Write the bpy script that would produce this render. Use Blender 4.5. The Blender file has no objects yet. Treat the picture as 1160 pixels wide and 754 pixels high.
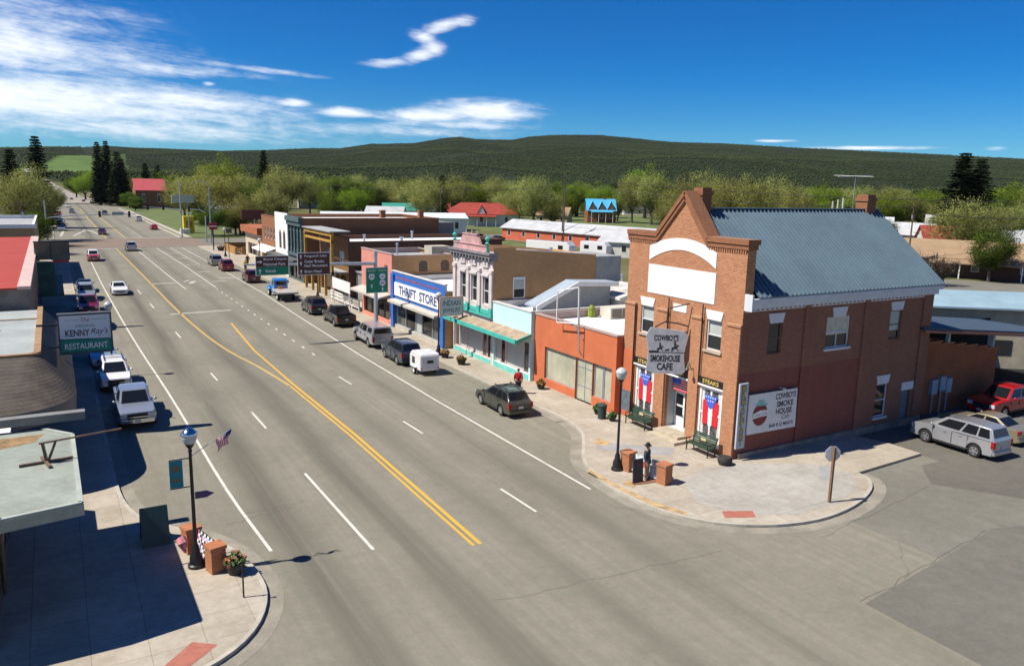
import bpy, bmesh, math, random
import numpy as np
from mathutils import Vector, Matrix
R = math.radians
random.seed(7)
sc = bpy.context.scene
COL = sc.collection

# ------------------------------------------------------------------ camera
YAW, PIT, ROL = 0.53249926, 0.18653276, 0.02195442
CAM_H = 14.0
cam = bpy.data.cameras.new("camera")
cam.sensor_width = 36.0
cam.lens = 880.585 / 1160.0 * 36.0
cam.clip_start = 0.5
cam.clip_end = 20000
co = bpy.data.objects.new("camera", cam)
COL.objects.link(co)
fw = Vector((math.sin(YAW) * math.cos(PIT), math.cos(YAW) * math.cos(PIT), -math.sin(PIT)))
rt = Vector((math.cos(YAW), -math.sin(YAW), 0))
up = rt.cross(fw)
rt, up = math.cos(ROL) * rt + math.sin(ROL) * up, -math.sin(ROL) * rt + math.cos(ROL) * up
co.matrix_world = Matrix(((rt.x, up.x, -fw.x, 0), (rt.y, up.y, -fw.y, 0), (rt.z, up.z, -fw.z, CAM_H), (0, 0, 0, 1)))
sc.camera = co

# ------------------------------------------------------------------ light
SUN_EL = 54.0
SUN_H = Vector((-0.966, 0.259, 0))          # horizontal direction towards the sun
sc.view_settings.view_transform = 'Standard'
sc.view_settings.look = 'None'
sc.view_settings.gamma = 1.0
sc.view_settings.use_curve_mapping = False
sc.view_settings.exposure = 0.74
sl = bpy.data.lights.new("sun", 'SUN')
sl.energy = 4.2
sl.angle = R(0.5)
sl.color = (1.0, 0.93, 0.82)
so = bpy.data.objects.new("sun", sl)
COL.objects.link(so)
sun_dir = Vector((SUN_H.x * math.cos(R(SUN_EL)), SUN_H.y * math.cos(R(SUN_EL)), math.sin(R(SUN_EL))))
so.rotation_euler = sun_dir.to_track_quat('Z', 'Y').to_euler()

world = bpy.data.worlds.new("World")
sc.world = world
world.use_nodes = True
nt = world.node_tree
for n in list(nt.nodes):
    nt.nodes.remove(n)


class NX:
    """tiny helper to write node maths as expressions"""
    def __init__(s, tree):
        s.t = tree

    def node(s, typ, **kw):
        n = s.t.nodes.new(typ)
        for k, v in kw.items():
            setattr(n, k, v)
        return n

    def put(s, sock, v):
        if hasattr(v, 'is_output') or isinstance(v, bpy.types.NodeSocket):
            s.t.links.new(v, sock)
        else:
            sock.default_value = v

    def m(s, op, a, b=None, c=None, clamp=False):
        n = s.node('ShaderNodeMath', operation=op)
        n.use_clamp = clamp
        s.put(n.inputs[0], a)
        if b is not None:
            s.put(n.inputs[1], b)
        if c is not None:
            s.put(n.inputs[2], c)
        return n.outputs[0]

    def smooth(s, x, lo, hi):
        n = s.node('ShaderNodeMapRange', interpolation_type='SMOOTHSTEP')
        s.put(n.inputs['Value'], x)
        n.inputs['From Min'].default_value = lo
        n.inputs['From Max'].default_value = hi
        return n.outputs[0]

    def mix(s, f, a, b, blend='MIX'):
        n = s.node('ShaderNodeMix', data_type='RGBA', blend_type=blend)
        s.put(n.inputs[0], f)
        s.put(n.inputs[6], a)
        s.put(n.inputs[7], b)
        return n.outputs[2]

    def noise(s, vec, scale, detail=4, rough=0.55, dist=0.0):
        n = s.node('ShaderNodeTexNoise')
        if vec is not None:
            s.t.links.new(vec, n.inputs['Vector'])
        n.inputs['Scale'].default_value = scale
        n.inputs['Detail'].default_value = detail
        n.inputs['Roughness'].default_value = rough
        n.inputs['Distortion'].default_value = dist
        return n.outputs['Fac']

    def comb(s, x, y, z):
        n = s.node('ShaderNodeCombineXYZ')
        for i, v in enumerate((x, y, z)):
            s.put(n.inputs[i], v)
        return n.outputs[0]

    def sep(s, v):
        n = s.node('ShaderNodeSeparateXYZ')
        s.t.links.new(v, n.inputs[0])
        return n.outputs


def rgb(c):
    return (c[0], c[1], c[2], 1.0)


x = NX(nt)
sky = x.node('ShaderNodeTexSky', sky_type='NISHITA')
sky.sun_disc = False
sky.sun_elevation = R(SUN_EL)
sky.sun_rotation = math.atan2(SUN_H.x, SUN_H.y) % (2 * math.pi)
sky.altitude = 2000
sky.air_density = 1.0
sky.dust_density = 0.15
sky.ozone_density = 2.5
hs = x.node('ShaderNodeHueSaturation')
hs.inputs['Saturation'].default_value = 1.3
hs.inputs['Value'].default_value = 1.0
nt.links.new(sky.outputs[0], hs.inputs['Color'])
geo = x.node('ShaderNodeTexCoord')
dx, dy, dz = x.sep(geo.outputs['Generated'])
az = x.m('MULTIPLY', x.m('ARCTAN2', dx, dy), 180 / math.pi)
el = x.m('MULTIPLY', x.m('ARCSINE', dz), 180 / math.pi)
lowtint = x.mix(x.smooth(el, 0.5, 9.0), (0.24, 0.52, 0.70, 1), (0.05, 0.46, 0.74, 1))
tint = x.mix(1.0, hs.outputs[0], lowtint, 'MULTIPLY')
# wispy high clouds: real directions in the sky (degrees of azimuth from +Y, degrees of elevation)
wv = x.comb(x.m('MULTIPLY', az, 0.22), x.m('MULTIPLY', x.m('ADD', el, x.m('MULTIPLY', az, 0.06)), 0.75), 3.3)
n1 = x.noise(wv, 1.0, 8, 0.62, 0.9)
wv2 = x.comb(x.m('MULTIPLY', az, 0.6), x.m('MULTIPLY', el, 1.6), 8.1)
n2 = x.noise(wv2, 1.0, 8, 0.65, 0.4)


def blob(a0, e0, sa, se, amp, tilt=0.0):
    da = x.m('SUBTRACT', az, a0)
    de = x.m('SUBTRACT', x.m('SUBTRACT', el, e0), x.m('MULTIPLY', da, tilt))
    q = x.m('ADD', x.m('POWER', x.m('DIVIDE', da, sa), 2.0), x.m('POWER', x.m('DIVIDE', de, se), 2.0))
    return x.m('MULTIPLY', x.m('EXPONENT', x.m('MULTIPLY', q, -1.0)), amp)


wv3 = x.comb(x.m('MULTIPLY', az, 0.22), x.m('MULTIPLY', x.m('ADD', el, x.m('MULTIPLY', az, 0.09)), 2.6), 1.7)
n3 = x.noise(wv3, 1.0, 8, 0.6, 1.2)
cov = None
for b in [(-3, 4.7, 14, 1.4, 1.1), (-5, 7.4, 12, 1.3, 1.0), (-4, 9.9, 10, 0.8, 0.6), (8.5, 5.0, 6.5, 0.8, 0.9), (7, 6.9, 6.5, 0.5, 0.62, -.02),
          (12.5, 7.3, 5, .22, .55, -.06), (-14, 6, 12, 3.5, 0.9), (4, 3.3, 17, 1.0, 0.62), (3, 4.2, 14, 1.0, .8), (-2, 8.6, 8, 2.6, .55),
          (20, 3.7, 10, 0.5, 0.62), (28.2, 5.15, 4.0, 0.75, 1.05), (24.0, 4.75, 3.4, 0.5, 1.0), (26, 4.2, 6, .35, .7), (14.8, 5.25, 1.3, 0.28, 0.85), (18.4, 4.75, 2.0, .36, 0.95),
          (21.6, 8.2, 1.9, .34, .75, .1), (23.6, 8.75, 1.4, .5, .85, .3), (24.6, 9.3, .85, .55, .85), (24.0, 9.9, 1.0, .45, .8, -.25), (25.2, 10.7, 1.6, .44, .85, .28), (26.6, 11.1, 1.1, .4, .75, .1), (9.6, 6.2, .45, .16, .75),
          (48.5, 3.4, 1.3, .1, .9), (54, 2.95, 3.5, .13, 1.0), (61.5, 2.9, .6, .14, .55),
          (-60, 12, 30, 6, .8), (110, 10, 30, 4, .7), (180, 14, 50, 6, .8), (-130, 16, 40, 6, .7)]:
    v = blob(*b)
    cov = v if cov is None else x.m('MAXIMUM', cov, v)
nz = x.m('ADD', x.m('ADD', x.m('MULTIPLY', x.m('SUBTRACT', n1, 0.5), 1.0), x.m('MULTIPLY', x.m('SUBTRACT', n2, 0.5), 0.6)), x.m('MULTIPLY', x.m('SUBTRACT', n3, 0.5), 0.55))
dens = x.m('SUBTRACT', x.m('ADD', cov, nz), 0.10)
cmask = x.m('MULTIPLY', x.smooth(dens, -0.05, 1.05), x.smooth(cov, 0.03, 0.35))
cmask = x.m('MULTIPLY', cmask, 0.92)
cloud_col = x.mix(x.noise(wv2, 2.0, 5), (7.0, 7.5, 8.1, 1), (9.0, 9.1, 9.1, 1))
skyc = x.mix(cmask, tint, cloud_col)
bg = x.node('ShaderNodeBackground')
bg.inputs['Strength'].default_value = 0.085
nt.links.new(skyc, bg.inputs['Color'])
wo = x.node('ShaderNodeOutputWorld')
nt.links.new(bg.outputs[0], wo.inputs['Surface'])

sc.cycles.max_bounces = 6
sc.cycles.diffuse_bounces = 3
sc.cycles.glossy_bounces = 3
sc.cycles.transmission_bounces = 4
sc.cycles.transparent_max_bounces = 6
sc.cycles.caustics_reflective = False
sc.cycles.caustics_refractive = False
sc.cycles.use_denoising = True

# ------------------------------------------------------------------ materials
MATS = {}


def _pm(name):
    m = bpy.data.materials.new(name)
    m.use_nodes = True
    t = m.node_tree
    p = t.nodes['Principled BSDF']
    return m, t, p, NX(t)


def mat(name, c, rough=0.7, metal=0.0, var=0.12, scale=1.5, bump=0.0, bscale=20, spec=0.4, coat=0.0, streak=0.0, emit=None):
    if name in MATS:
        return MATS[name]
    m, t, p, n = _pm(name)
    tc = n.node('ShaderNodeTexCoord').outputs['Object']
    if var > 0:
        f = n.noise(tc, scale, 5, 0.6)
        f2 = n.noise(tc, scale * 9, 3, 0.6)
        ff = n.m('ADD', n.m('MULTIPLY', f, 0.7), n.m('MULTIPLY', f2, 0.3))
        ff = n.smooth(ff, 0.3, 0.7)
        a = tuple(max(0, v * (1 - var)) for v in c)
        b = tuple(min(1, v * (1 + var)) for v in c)
        col = n.mix(ff, rgb(a), rgb(b))
        if streak > 0:   # run-off dirt: vertical streaks
            X, Y, Z = n.sep(tc)
            sv = n.comb(n.m('MULTIPLY', n.m('ADD', X, Y), 3.0), 0.0, n.m('MULTIPLY', Z, 0.15))
            sf = n.smooth(n.noise(sv, 1.0, 4), 0.45, 0.75)
            col = n.mix(n.m('MULTIPLY', sf, streak), col, rgb(tuple(v * 0.45 for v in c)))
        t.links.new(col, p.inputs['Base Color'])
    else:
        p.inputs['Base Color'].default_value = rgb(c)
    p.inputs['Roughness'].default_value = rough
    p.inputs['Metallic'].default_value = metal
    p.inputs['Specular IOR Level'].default_value = spec
    p.inputs['Coat Weight'].default_value = coat
    p.inputs['Coat Roughness'].default_value = 0.05
    if bump > 0:
        bn = n.node('ShaderNodeBump')
        bn.inputs['Strength'].default_value = bump
        bn.inputs['Distance'].default_value = 0.02
        t.links.new(n.noise(tc, bscale, 4), bn.inputs['Height'])
        t.links.new(bn.outputs[0], p.inputs['Normal'])
    if emit:
        p.inputs['Emission Color'].default_value = rgb(emit)
    MATS[name] = m
    return m


def brick(name, c1, c2, mortar, w=0.22, h=0.075, var=0.25, paint=None, dirt=0.3):
    if name in MATS:
        return MATS[name]
    m, t, p, n = _pm(name)
    tc = n.node('ShaderNodeTexCoord').outputs['Object']
    X, Y, Z = n.sep(tc)
    v = n.comb(n.m('ADD', X, Y), Z, 0.0)
    b = n.node('ShaderNodeTexBrick')
    t.links.new(v, b.inputs['Vector'])
    b.inputs['Color1'].default_value = rgb(c1)
    b.inputs['Color2'].default_value = rgb(c2)
    b.inputs['Mortar'].default_value = rgb(mortar)
    b.inputs['Scale'].default_value = 1.0
    b.inputs['Brick Width'].default_value = w
    b.inputs['Row Height'].default_value = h
    b.inputs['Mortar Size'].default_value = 0.008
    b.inputs['Mortar Smooth'].default_value = 0.3
    b.inputs['Bias'].default_value = 0.0
    big = n.smooth(n.noise(tc, 0.55, 6, 0.65), 0.3, 0.75)
    mid = n.smooth(n.noise(tc, 5.0, 4, 0.6), 0.3, 0.7)
    vs_ = n.m('MULTIPLY', n.smooth(n.noise(tc, 14.0, 2, 0.5), .3, .7), 0.35)
    f = n.m('ADD', n.m('ADD', n.m('MULTIPLY', big, 0.45), n.m('MULTIPLY', mid, 0.25)), vs_)
    col = n.mix(f, n.mix(1.0, b.outputs['Color'], rgb((1 - var,) * 3), 'MULTIPLY'), b.outputs['Color'])
    sv = n.comb(n.m('MULTIPLY', n.m('ADD', X, Y), 2.2), 1.7, n.m('MULTIPLY', Z, 0.2))
    sf = n.smooth(n.noise(sv, 1.0, 5), 0.5, 0.8)
    col = n.mix(n.m('MULTIPLY', sf, dirt), col, rgb(tuple(q * 0.5 for q in c1)))
    t.links.new(col, p.inputs['Base Color'])
    p.inputs['Roughness'].default_value = 0.88
    p.inputs['Specular IOR Level'].default_value = 0.2
    bn = n.node('ShaderNodeBump')
    bn.inputs['Strength'].default_value = 0.5
    bn.inputs['Distance'].default_value = 0.01
    t.links.new(n.m('SUBTRACT', 1.0, b.outputs['Fac']), bn.inputs['Height'])
    t.links.new(bn.outputs[0], p.inputs['Normal'])
    MATS[name] = m
    return m


def foliage(name, ca, cb, transl=0.3):
    if name in MATS:
        return MATS[name]
    m, t, p, n = _pm(name)
    tc = n.node('ShaderNodeTexCoord').outputs['Object']
    oi = n.node('ShaderNodeObjectInfo').outputs['Random']
    f = n.smooth(n.noise(tc, 0.45, 4, 0.7), 0.3, 0.7)
    col = n.mix(f, rgb(ca), rgb(cb))
    h = n.node('ShaderNodeHueSaturation')
    t.links.new(col, h.inputs['Color'])
    t.links.new(n.m('ADD', 0.485, n.m('MULTIPLY', oi, 0.03)), h.inputs['Hue'])
    t.links.new(n.m('ADD', 0.8, n.m('MULTIPLY', oi, 0.4)), h.inputs['Value'])
    d = n.node('ShaderNodeBsdfDiffuse')
    tr = n.node('ShaderNodeBsdfTranslucent')
    t.links.new(h.outputs[0], d.inputs['Color'])
    t.links.new(h.outputs[0], tr.inputs['Color'])
    mx = n.node('ShaderNodeMixShader')
    mx.inputs[0].default_value = transl
    t.links.new(d.outputs[0], mx.inputs[1])
    t.links.new(tr.outputs[0], mx.inputs[2])
    out = [q for q in t.nodes if q.type == 'OUTPUT_MATERIAL'][0]
    t.links.new(mx.outputs[0], out.inputs['Surface'])
    t.nodes.remove(p)
    MATS[name] = m
    return m


GLASS = mat('window_glass', (0.018, 0.022, 0.026), rough=0.06, var=0.0, spec=0.7)
CARGLASS = mat('car_glass', (0.010, 0.012, 0.015), rough=0.07, var=0.0, spec=0.5)
RUBBER = mat('tyre_rubber', (0.018, 0.018, 0.018), rough=0.85, var=0.2)
ALLOY = mat('alloy_metal', (0.55, 0.56, 0.58), rough=0.3, metal=0.8, var=0.05)
BLACKPL = mat('black_plastic', (0.02, 0.02, 0.022), rough=0.5, var=0.15)
CHROME = mat('chrome_trim', (0.65, 0.66, 0.68), rough=0.15, metal=1.0, var=0.03)
WHITEP = mat('white_paint', (0.78, 0.77, 0.74), rough=0.6, var=0.06, streak=0.12)
SIGNW = mat('sign_white', (0.8, 0.8, 0.79), rough=0.5, var=0.04)
BLACKM = mat('black_iron', (0.016, 0.017, 0.019), rough=0.4, var=0.2)
STEEL = mat('galvanised_steel', (0.42, 0.46, 0.5), rough=0.45, metal=0.5, var=0.1)
CONC = mat('concrete', (0.42, 0.40, 0.35), rough=0.9, var=0.14, scale=0.8, bump=0.1)
DARK = mat('dark_interior', (0.012, 0.012, 0.013), rough=0.9, var=0.0)
WOODP = mat('weathered_wood', (0.16, 0.10, 0.06), rough=0.85, var=0.3, scale=4)


# ------------------------------------------------------------------ mesh helpers
WPOS = {}


class MB:
    def __init__(s):
        s.v, s.f = [], []

    def add(s, vs, fs):
        o = len(s.v)
        s.v += [tuple(q) for q in vs]
        s.f += [tuple(i + o for i in f) for f in fs]
        return s

    def quad(s, a, b, c, d):
        return s.add([a, b, c, d], [(0, 1, 2, 3)])

    def poly(s, pts):
        return s.add(pts, [tuple(range(len(pts)))])

    def box(s, x0, x1, y0, y1, z0, z1):
        x0, x1 = min(x0, x1), max(x0, x1)
        y0, y1 = min(y0, y1), max(y0, y1)
        z0, z1 = min(z0, z1), max(z0, z1)
        return s.add([(x0, y0, z0), (x1, y0, z0), (x1, y1, z0), (x0, y1, z0), (x0, y0, z1), (x1, y0, z1), (x1, y1, z1), (x0, y1, z1)],
                     [(0, 3, 2, 1), (4, 5, 6, 7), (0, 1, 5, 4), (1, 2, 6, 5), (2, 3, 7, 6), (3, 0, 4, 7)])

    def bar(s, a, b, w, h=None, upv=(0, 0, 1)):
        """rectangular bar from a to b"""
        h = h or w
        a, b = Vector(a), Vector(b)
        d = (b - a).normalized()
        u = Vector(upv)
        if abs(d.dot(u)) > 0.98:
            u = Vector((1, 0, 0))
        r = d.cross(u).normalized()
        u = r.cross(d)
        vs = []
        for q in (a, b):
            for sx, sz in ((-1, -1), (1, -1), (1, 1), (-1, 1)):
                vs.append(q + r * sx * w / 2 + u * sz * h / 2)
        return s.add(vs, [(3, 2, 1, 0), (4, 5, 6, 7), (0, 1, 5, 4), (1, 2, 6, 5), (2, 3, 7, 6), (3, 0, 4, 7)])

    def tube(s, pts, rs, n=8, caps=True):
        pts = [Vector(p) for p in pts]
        if not hasattr(rs, '__len__'):
            rs = [rs] * len(pts)
        o = len(s.v)
        for i, p in enumerate(pts):
            d = (pts[min(i + 1, len(pts) - 1)] - pts[max(i - 1, 0)]).normalized()
            u = Vector((0, 0, 1)) if abs(d.z) < 0.9 else Vector((1, 0, 0))
            r = d.cross(u).normalized()
            u = r.cross(d)
            for k in range(n):
                t = 2 * math.pi * k / n
                s.v.append(tuple(p + (r * math.cos(t) + u * math.sin(t)) * rs[i]))
        for i in range(len(pts) - 1):
            for k in range(n):
                a, b = o + i * n + k, o + i * n + (k + 1) % n
                s.f.append((a, b, b + n, a + n))
        if caps:
            s.f.append(tuple(o + k for k in range(n - 1, -1, -1)))
            s.f.append(tuple(o + (len(pts) - 1) * n + k for k in range(n)))
        return s

    def lathe(s, cx, cy, prof, n=14):
        return s.tube([(cx, cy, z) for r, z in prof], [r for r, z in prof], n) if all(prof[i][1] < prof[i + 1][1] for i in range(len(prof) - 1)) else s._lathe(cx, cy, prof, n)

    def _lathe(s, cx, cy, prof, n):
        o = len(s.v)
        for r, z in prof:
            for k in range(n):
                t = 2 * math.pi * k / n
                s.v.append((cx + r * math.cos(t), cy + r * math.sin(t), z))
        for i in range(len(prof) - 1):
            for k in range(n):
                a, b = o + i * n + k, o + i * n + (k + 1) % n
                s.f.append((a, b, b + n, a + n))
        return s

    def prism(s, pts, axis, a, b):
        """polygon pts (2d) extruded along axis from a to b. axis 'X': pts are (y,z); 'Y': (x,z); 'Z': (x,y)"""
        def P(q, t):
            return {'X': (t, q[0], q[1]), 'Y': (q[0], t, q[1]), 'Z': (q[0], q[1], t)}[axis]
        n = len(pts)
        vs = [P(q, a) for q in pts] + [P(q, b) for q in pts]
        fs = [tuple(range(n)), tuple(range(2 * n - 1, n - 1, -1))] + [((i + 1) % n, i, i + n, (i + 1) % n + n) for i in range(n)]
        return s.add(vs, fs)

    def sphere(s, c, r, n=10, m=7, sq=(1, 1, 1)):
        o = len(s.v)
        for i in range(m + 1):
            ph = math.pi * i / m
            for k in range(n):
                t = 2 * math.pi * k / n
                s.v.append((c[0] + r * sq[0] * math.sin(ph) * math.cos(t), c[1] + r * sq[1] * math.sin(ph) * math.sin(t), c[2] + r * sq[2] * math.cos(ph)))
        for i in range(m):
            for k in range(n):
                a, b = o + i * n + k, o + i * n + (k + 1) % n
                s.f.append((a, a + n, b + n, b))
        return s


def mesh_from(name, mb, mt, smooth=None, bevel=0, fix=True, off=(0, 0, 0)):
    me = bpy.data.meshes.new(name)
    vs = mb.v if off == (0, 0, 0) else [(a - off[0], b - off[1], c - off[2]) for a, b, c in mb.v]
    me.from_pydata(vs, [], mb.f)
    if fix or bevel:
        bm = bmesh.new()
        bm.from_mesh(me)
        if fix:
            bmesh.ops.remove_doubles(bm, verts=bm.verts, dist=0.0004)
            bmesh.ops.recalc_face_normals(bm, faces=bm.faces)
        if bevel:
            es = [e for e in bm.edges if len(e.link_faces) == 2 and e.calc_face_angle(0) > R(22)]
            bmesh.ops.bevel(bm, geom=es, offset=bevel, segments=2, affect='EDGES', clamp_overlap=True)
        bm.to_mesh(me)
        bm.free()
    if smooth is not None:
        me.polygons.foreach_set('use_smooth', [True] * len(me.polygons))
        me.set_sharp_from_angle(angle=R(smooth))
    if mt is not None:
        for q in (mt if isinstance(mt, (list, tuple)) else [mt]):
            me.materials.append(q)
    me.update()
    return me


def wpos(o):
    return WPOS.get(o.name, (0, 0, 0))


def part(name, mb, mt, parent, smooth=None, bevel=0, fix=True, world=True, label=None):
    """one mesh object; vertices in world metres (world=True) or in the parent's local frame"""
    off = wpos(parent) if (parent is not None and world) else (0, 0, 0)
    me = mesh_from(name, mb, mt, smooth, bevel, fix, off)
    o = bpy.data.objects.new(name, me)
    COL.objects.link(o)
    if parent is not None:
        o.parent = parent
        WPOS[o.name] = off
    if label:
        o['label'] = label
    return o


def thing(name, label, cat, loc=(0, 0, 0), rz=0.0, group=None):
    o = bpy.data.objects.new(name, None)
    o.empty_display_size = 0.3
    COL.objects.link(o)
    o.location = loc
    o.rotation_euler = (0, 0, rz)
    o['label'] = label
    o['category'] = cat
    if group:
        o['group'] = group
    WPOS[o.name] = tuple(loc)
    return o


def solo(name, mb, mt, label, cat, group=None, loc=None, **kw):
    """a thing that is one mesh"""
    o = part(name, mb, mt, None, **kw)
    if loc:
        o.location = loc
    o['label'] = label
    o['category'] = cat
    if group:
        o['group'] = group
    return o


def struct(name, mb, mt, kind='structure', **kw):
    o = part(name, mb, mt, None, **kw)
    o['kind'] = kind
    return o


def dup(root, loc, rz, label=None, sc_=None):
    r = root.copy()
    COL.objects.link(r)
    r.location = loc
    r.rotation_euler = (0, 0, rz)
    if sc_:
        r.scale = sc_
    if label:
        r['label'] = label
    for ch in list(root.children):
        c = ch.copy()
        COL.objects.link(c)
        c.parent = r
        for g in ch.children:
            d = g.copy()
            COL.objects.link(d)
            d.parent = c
    return r


def text_mb(body, width=None, height=1.0, shear=0.0, bold=0.0, spacing=1.0):
    """lettering as flat faces in local (u,v): centred on 0,0; scaled to the given cap height and (optionally) width"""
    cu = bpy.data.curves.new('lettering', 'FONT')
    cu.body = body
    cu.align_x = 'CENTER'
    cu.shear = shear
    cu.offset = bold
    cu.space_character = spacing
    cu.resolution_u = 3
    ob = bpy.data.objects.new('lettering', cu)
    COL.objects.link(ob)
    dg = bpy.context.evaluated_depsgraph_get()
    me = bpy.data.meshes.new_from_object(ob.evaluated_get(dg))
    vs = [v.co.copy() for v in me.vertices]
    fs = [tuple(p.vertices) for p in me.polygons]
    bpy.data.objects.remove(ob)
    bpy.data.meshes.remove(me)
    bpy.data.curves.remove(cu)
    if not vs:
        return MB()
    x0, x1 = min(v.x for v in vs), max(v.x for v in vs)
    y0, y1 = min(v.y for v in vs), max(v.y for v in vs)
    sy = height / (y1 - y0)
    sx = sy if width is None else width / (x1 - x0)
    m = MB()
    m.add([((v.x - (x0 + x1) / 2) * sx, (v.y - (y0 + y1) / 2) * sy, 0) for v in vs], fs)
    return m


def place(mb, o, u, v, thick=0.0):
    """map (a,b) of a flat mesh to o + a*u + b*v; thick>0 gives it raised edges"""
    o, u, v = Vector(o), Vector(u), Vector(v)
    m = MB()
    n = u.cross(v)
    m.add([tuple(o + u * q[0] + v * q[1] + n * q[2]) for q in mb.v], mb.f)
    return m


def wall(mb, axis, pos, a0, a1, z0, z1, holes=(), depth=0.22, sign=1):
    """wall sheet with openings; axis 'X' = constant x, spans y; axis 'Y' = constant y, spans x. depth>0 goes inward (+axis*sign)"""
    def P(a, z, d=0.0):
        return (pos + d * sign, a, z) if axis == 'X' else (a, pos + d * sign, z)
    A = sorted({a0, a1} | {min(max(q, a0), a1) for h in holes for q in h[:2]})
    Z = sorted({z0, z1} | {min(max(q, z0), z1) for h in holes for q in h[2:4]})
    for i in range(len(A) - 1):
        for j in range(len(Z) - 1):
            ca, cz = (A[i] + A[i + 1]) / 2, (Z[j] + Z[j + 1]) / 2
            if any(h[0] < ca < h[1] and h[2] < cz < h[3] for h in holes):
                continue
            mb.quad(P(A[i], Z[j]), P(A[i + 1], Z[j]), P(A[i + 1], Z[j + 1]), P(A[i], Z[j + 1]))
    for h in holes:
        b0, b1, c0, c1 = h[:4]
        mb.quad(P(b0, c0), P(b0, c1), P(b0, c1, depth), P(b0, c0, depth))
        mb.quad(P(b1, c0), P(b1, c1), P(b1, c1, depth), P(b1, c0, depth))
        mb.quad(P(b0, c0), P(b1, c0), P(b1, c0, depth), P(b0, c0, depth))
        mb.quad(P(b0, c1), P(b1, c1), P(b1, c1, depth), P(b0, c1, depth))
    return mb


def window(parent, axis, pos, a0, a1, z0, z1, fr=None, glass=None, nv=0, nh=1, depth=0.14, fw_=0.07, sign=1, blind=None, sill=None, name='window'):
    """framed window set inside an opening"""
    def B(m, a, b, c, d, e0, e1):
        if axis == 'X':
            m.box(pos + e0 * sign, pos + e1 * sign, a, b, c, d)
        else:
            m.box(a, b, pos + e0 * sign, pos + e1 * sign, c, d)
    m = MB()
    e0, e1 = depth - 0.06, depth
    B(m, a0, a0 + fw_, z0, z1, e0, e1)
    B(m, a1 - fw_, a1, z0, z1, e0, e1)
    B(m, a0 + fw_, a1 - fw_, z0, z0 + fw_, e0, e1)
    B(m, a0 + fw_, a1 - fw_, z1 - fw_, z1, e0, e1)
    for i in range(nv):
        c = a0 + (a1 - a0) * (i + 1) / (nv + 1)
        B(m, c - fw_ * .4, c + fw_ * .4, z0 + fw_, z1 - fw_, e0 + .01, e1)
    for i in range(nh):
        c = z0 + (z1 - z0) * (i + 1) / (nh + 1)
        B(m, a0 + fw_, a1 - fw_, c - fw_ * .4, c + fw_ * .4, e0 + .015, e1)
    w = part(name, m, fr or WHITEP, parent)
    g = MB()
    B(g, a0 + .01, a1 - .01, z0 + .01, z1 - .01, e1 + .003, e1 + .03)
    part('pane', g, glass or GLASS, w)
    if blind:
        b = MB()
        B(b, a0 + fw_, a1 - fw_, z0 + (z1 - z0) * blind[0], z1 - fw_, e1 - .012, e1)
        part('blind', b, blind[1], w)
    if sill:
        s_ = MB()
        B(s_, a0 - .12, a1 + .12, z0 - .13, z0 - .003, -0.1, depth - .07)
        part('sill', s_, sill, w)
    return w

# ================================================================== SETTING: terrain, roads, pavements
CREST = [(-60, .030), (-40, .030), (-20, .027), (-2.44, .0284), (0.34, .0314), (4.8, .0327), (10.17, .0322), (13.6, .0363), (15.66, .0395), (18.05, .0409), (20.19, .0473), (23.29, .0499),
         (25.16, .0562), (26.42, .0589), (27.68, .0562), (30.21, .0562), (31.47, .0609), (33.35, .0637), (36.49, .0646), (38.99, .0609), (41.45, .0572), (45.07, .0557),
         (49.71, .0520), (55.16, .0473), (59.22, .0436), (62.99, .0399), (75, .035), (95, .025), (120, .02)]
_ca = np.array([c[0] for c in CREST])
_ce = np.array([c[1] for c in CREST])
DC = 3400.0
rs = np.random.RandomState(3)


def vnoise(px, py, seed=0):
    """cheap smooth value noise on numpy arrays"""
    px, py = np.asarray(px, float), np.asarray(py, float)
    xi, yi = np.floor(px).astype(np.int64), np.floor(py).astype(np.int64)
    fx, fy = px - xi, py - yi
    fx, fy = fx * fx * (3 - 2 * fx), fy * fy * (3 - 2 * fy)

    def h(a, b):
        q = (a * 374761393 + b * 668265263 + seed * 1442695) & 0x7fffffff
        q = ((q ^ (q >> 13)) * 1274126177) & 0x7fffffff
        return ((q ^ (q >> 16)) & 0xffff) / 65535.0
    return (h(xi, yi) * (1 - fx) + h(xi + 1, yi) * fx) * (1 - fy) + (h(xi, yi + 1) * (1 - fx) + h(xi + 1, yi + 1) * fx) * fy


def terrain_z(X, Y):
    X, Y = np.asarray(X, float), np.asarray(Y, float)
    D = np.hypot(X, Y)
    A = np.degrees(np.arctan2(X, Y))
    top = 14 + DC * np.interp(A, _ca, _ce)
    t = np.clip((D - 650) / (DC - 650), 0, 1)
    s = t ** 1.35
    z = top * s
    und = (vnoise(X / 420, Y / 420, 1) - .5) * 34 + (vnoise(X / 160, Y / 160, 2) - .5) * 14
    z = z + und * np.clip(t * 4, 0, 1) * np.clip((1 - t) * 5, 0, 1)
    z = np.where(D > DC, top - (D - DC) * 0.02, z)
    return z - 0.03


def land_cover(X, Y):
    """0 = grass/dirt of the town, 1 = forest, 2 = green field"""
    D = np.hypot(X, Y)
    A = np.degrees(np.arctan2(X, Y))
    f = np.clip((D - 950 - 260 * (vnoise(X / 220, Y / 220, 5) - .5)) / 120, 0, 1)
    u = (A - 0.8) / 3.4
    fld = np.exp(-(u ** 4)) * np.clip((D - 1150) / 60, 0, 1) * np.clip((2150 + 160 * (A - 1) - D) / 80, 0, 1)
    return f, fld


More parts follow.
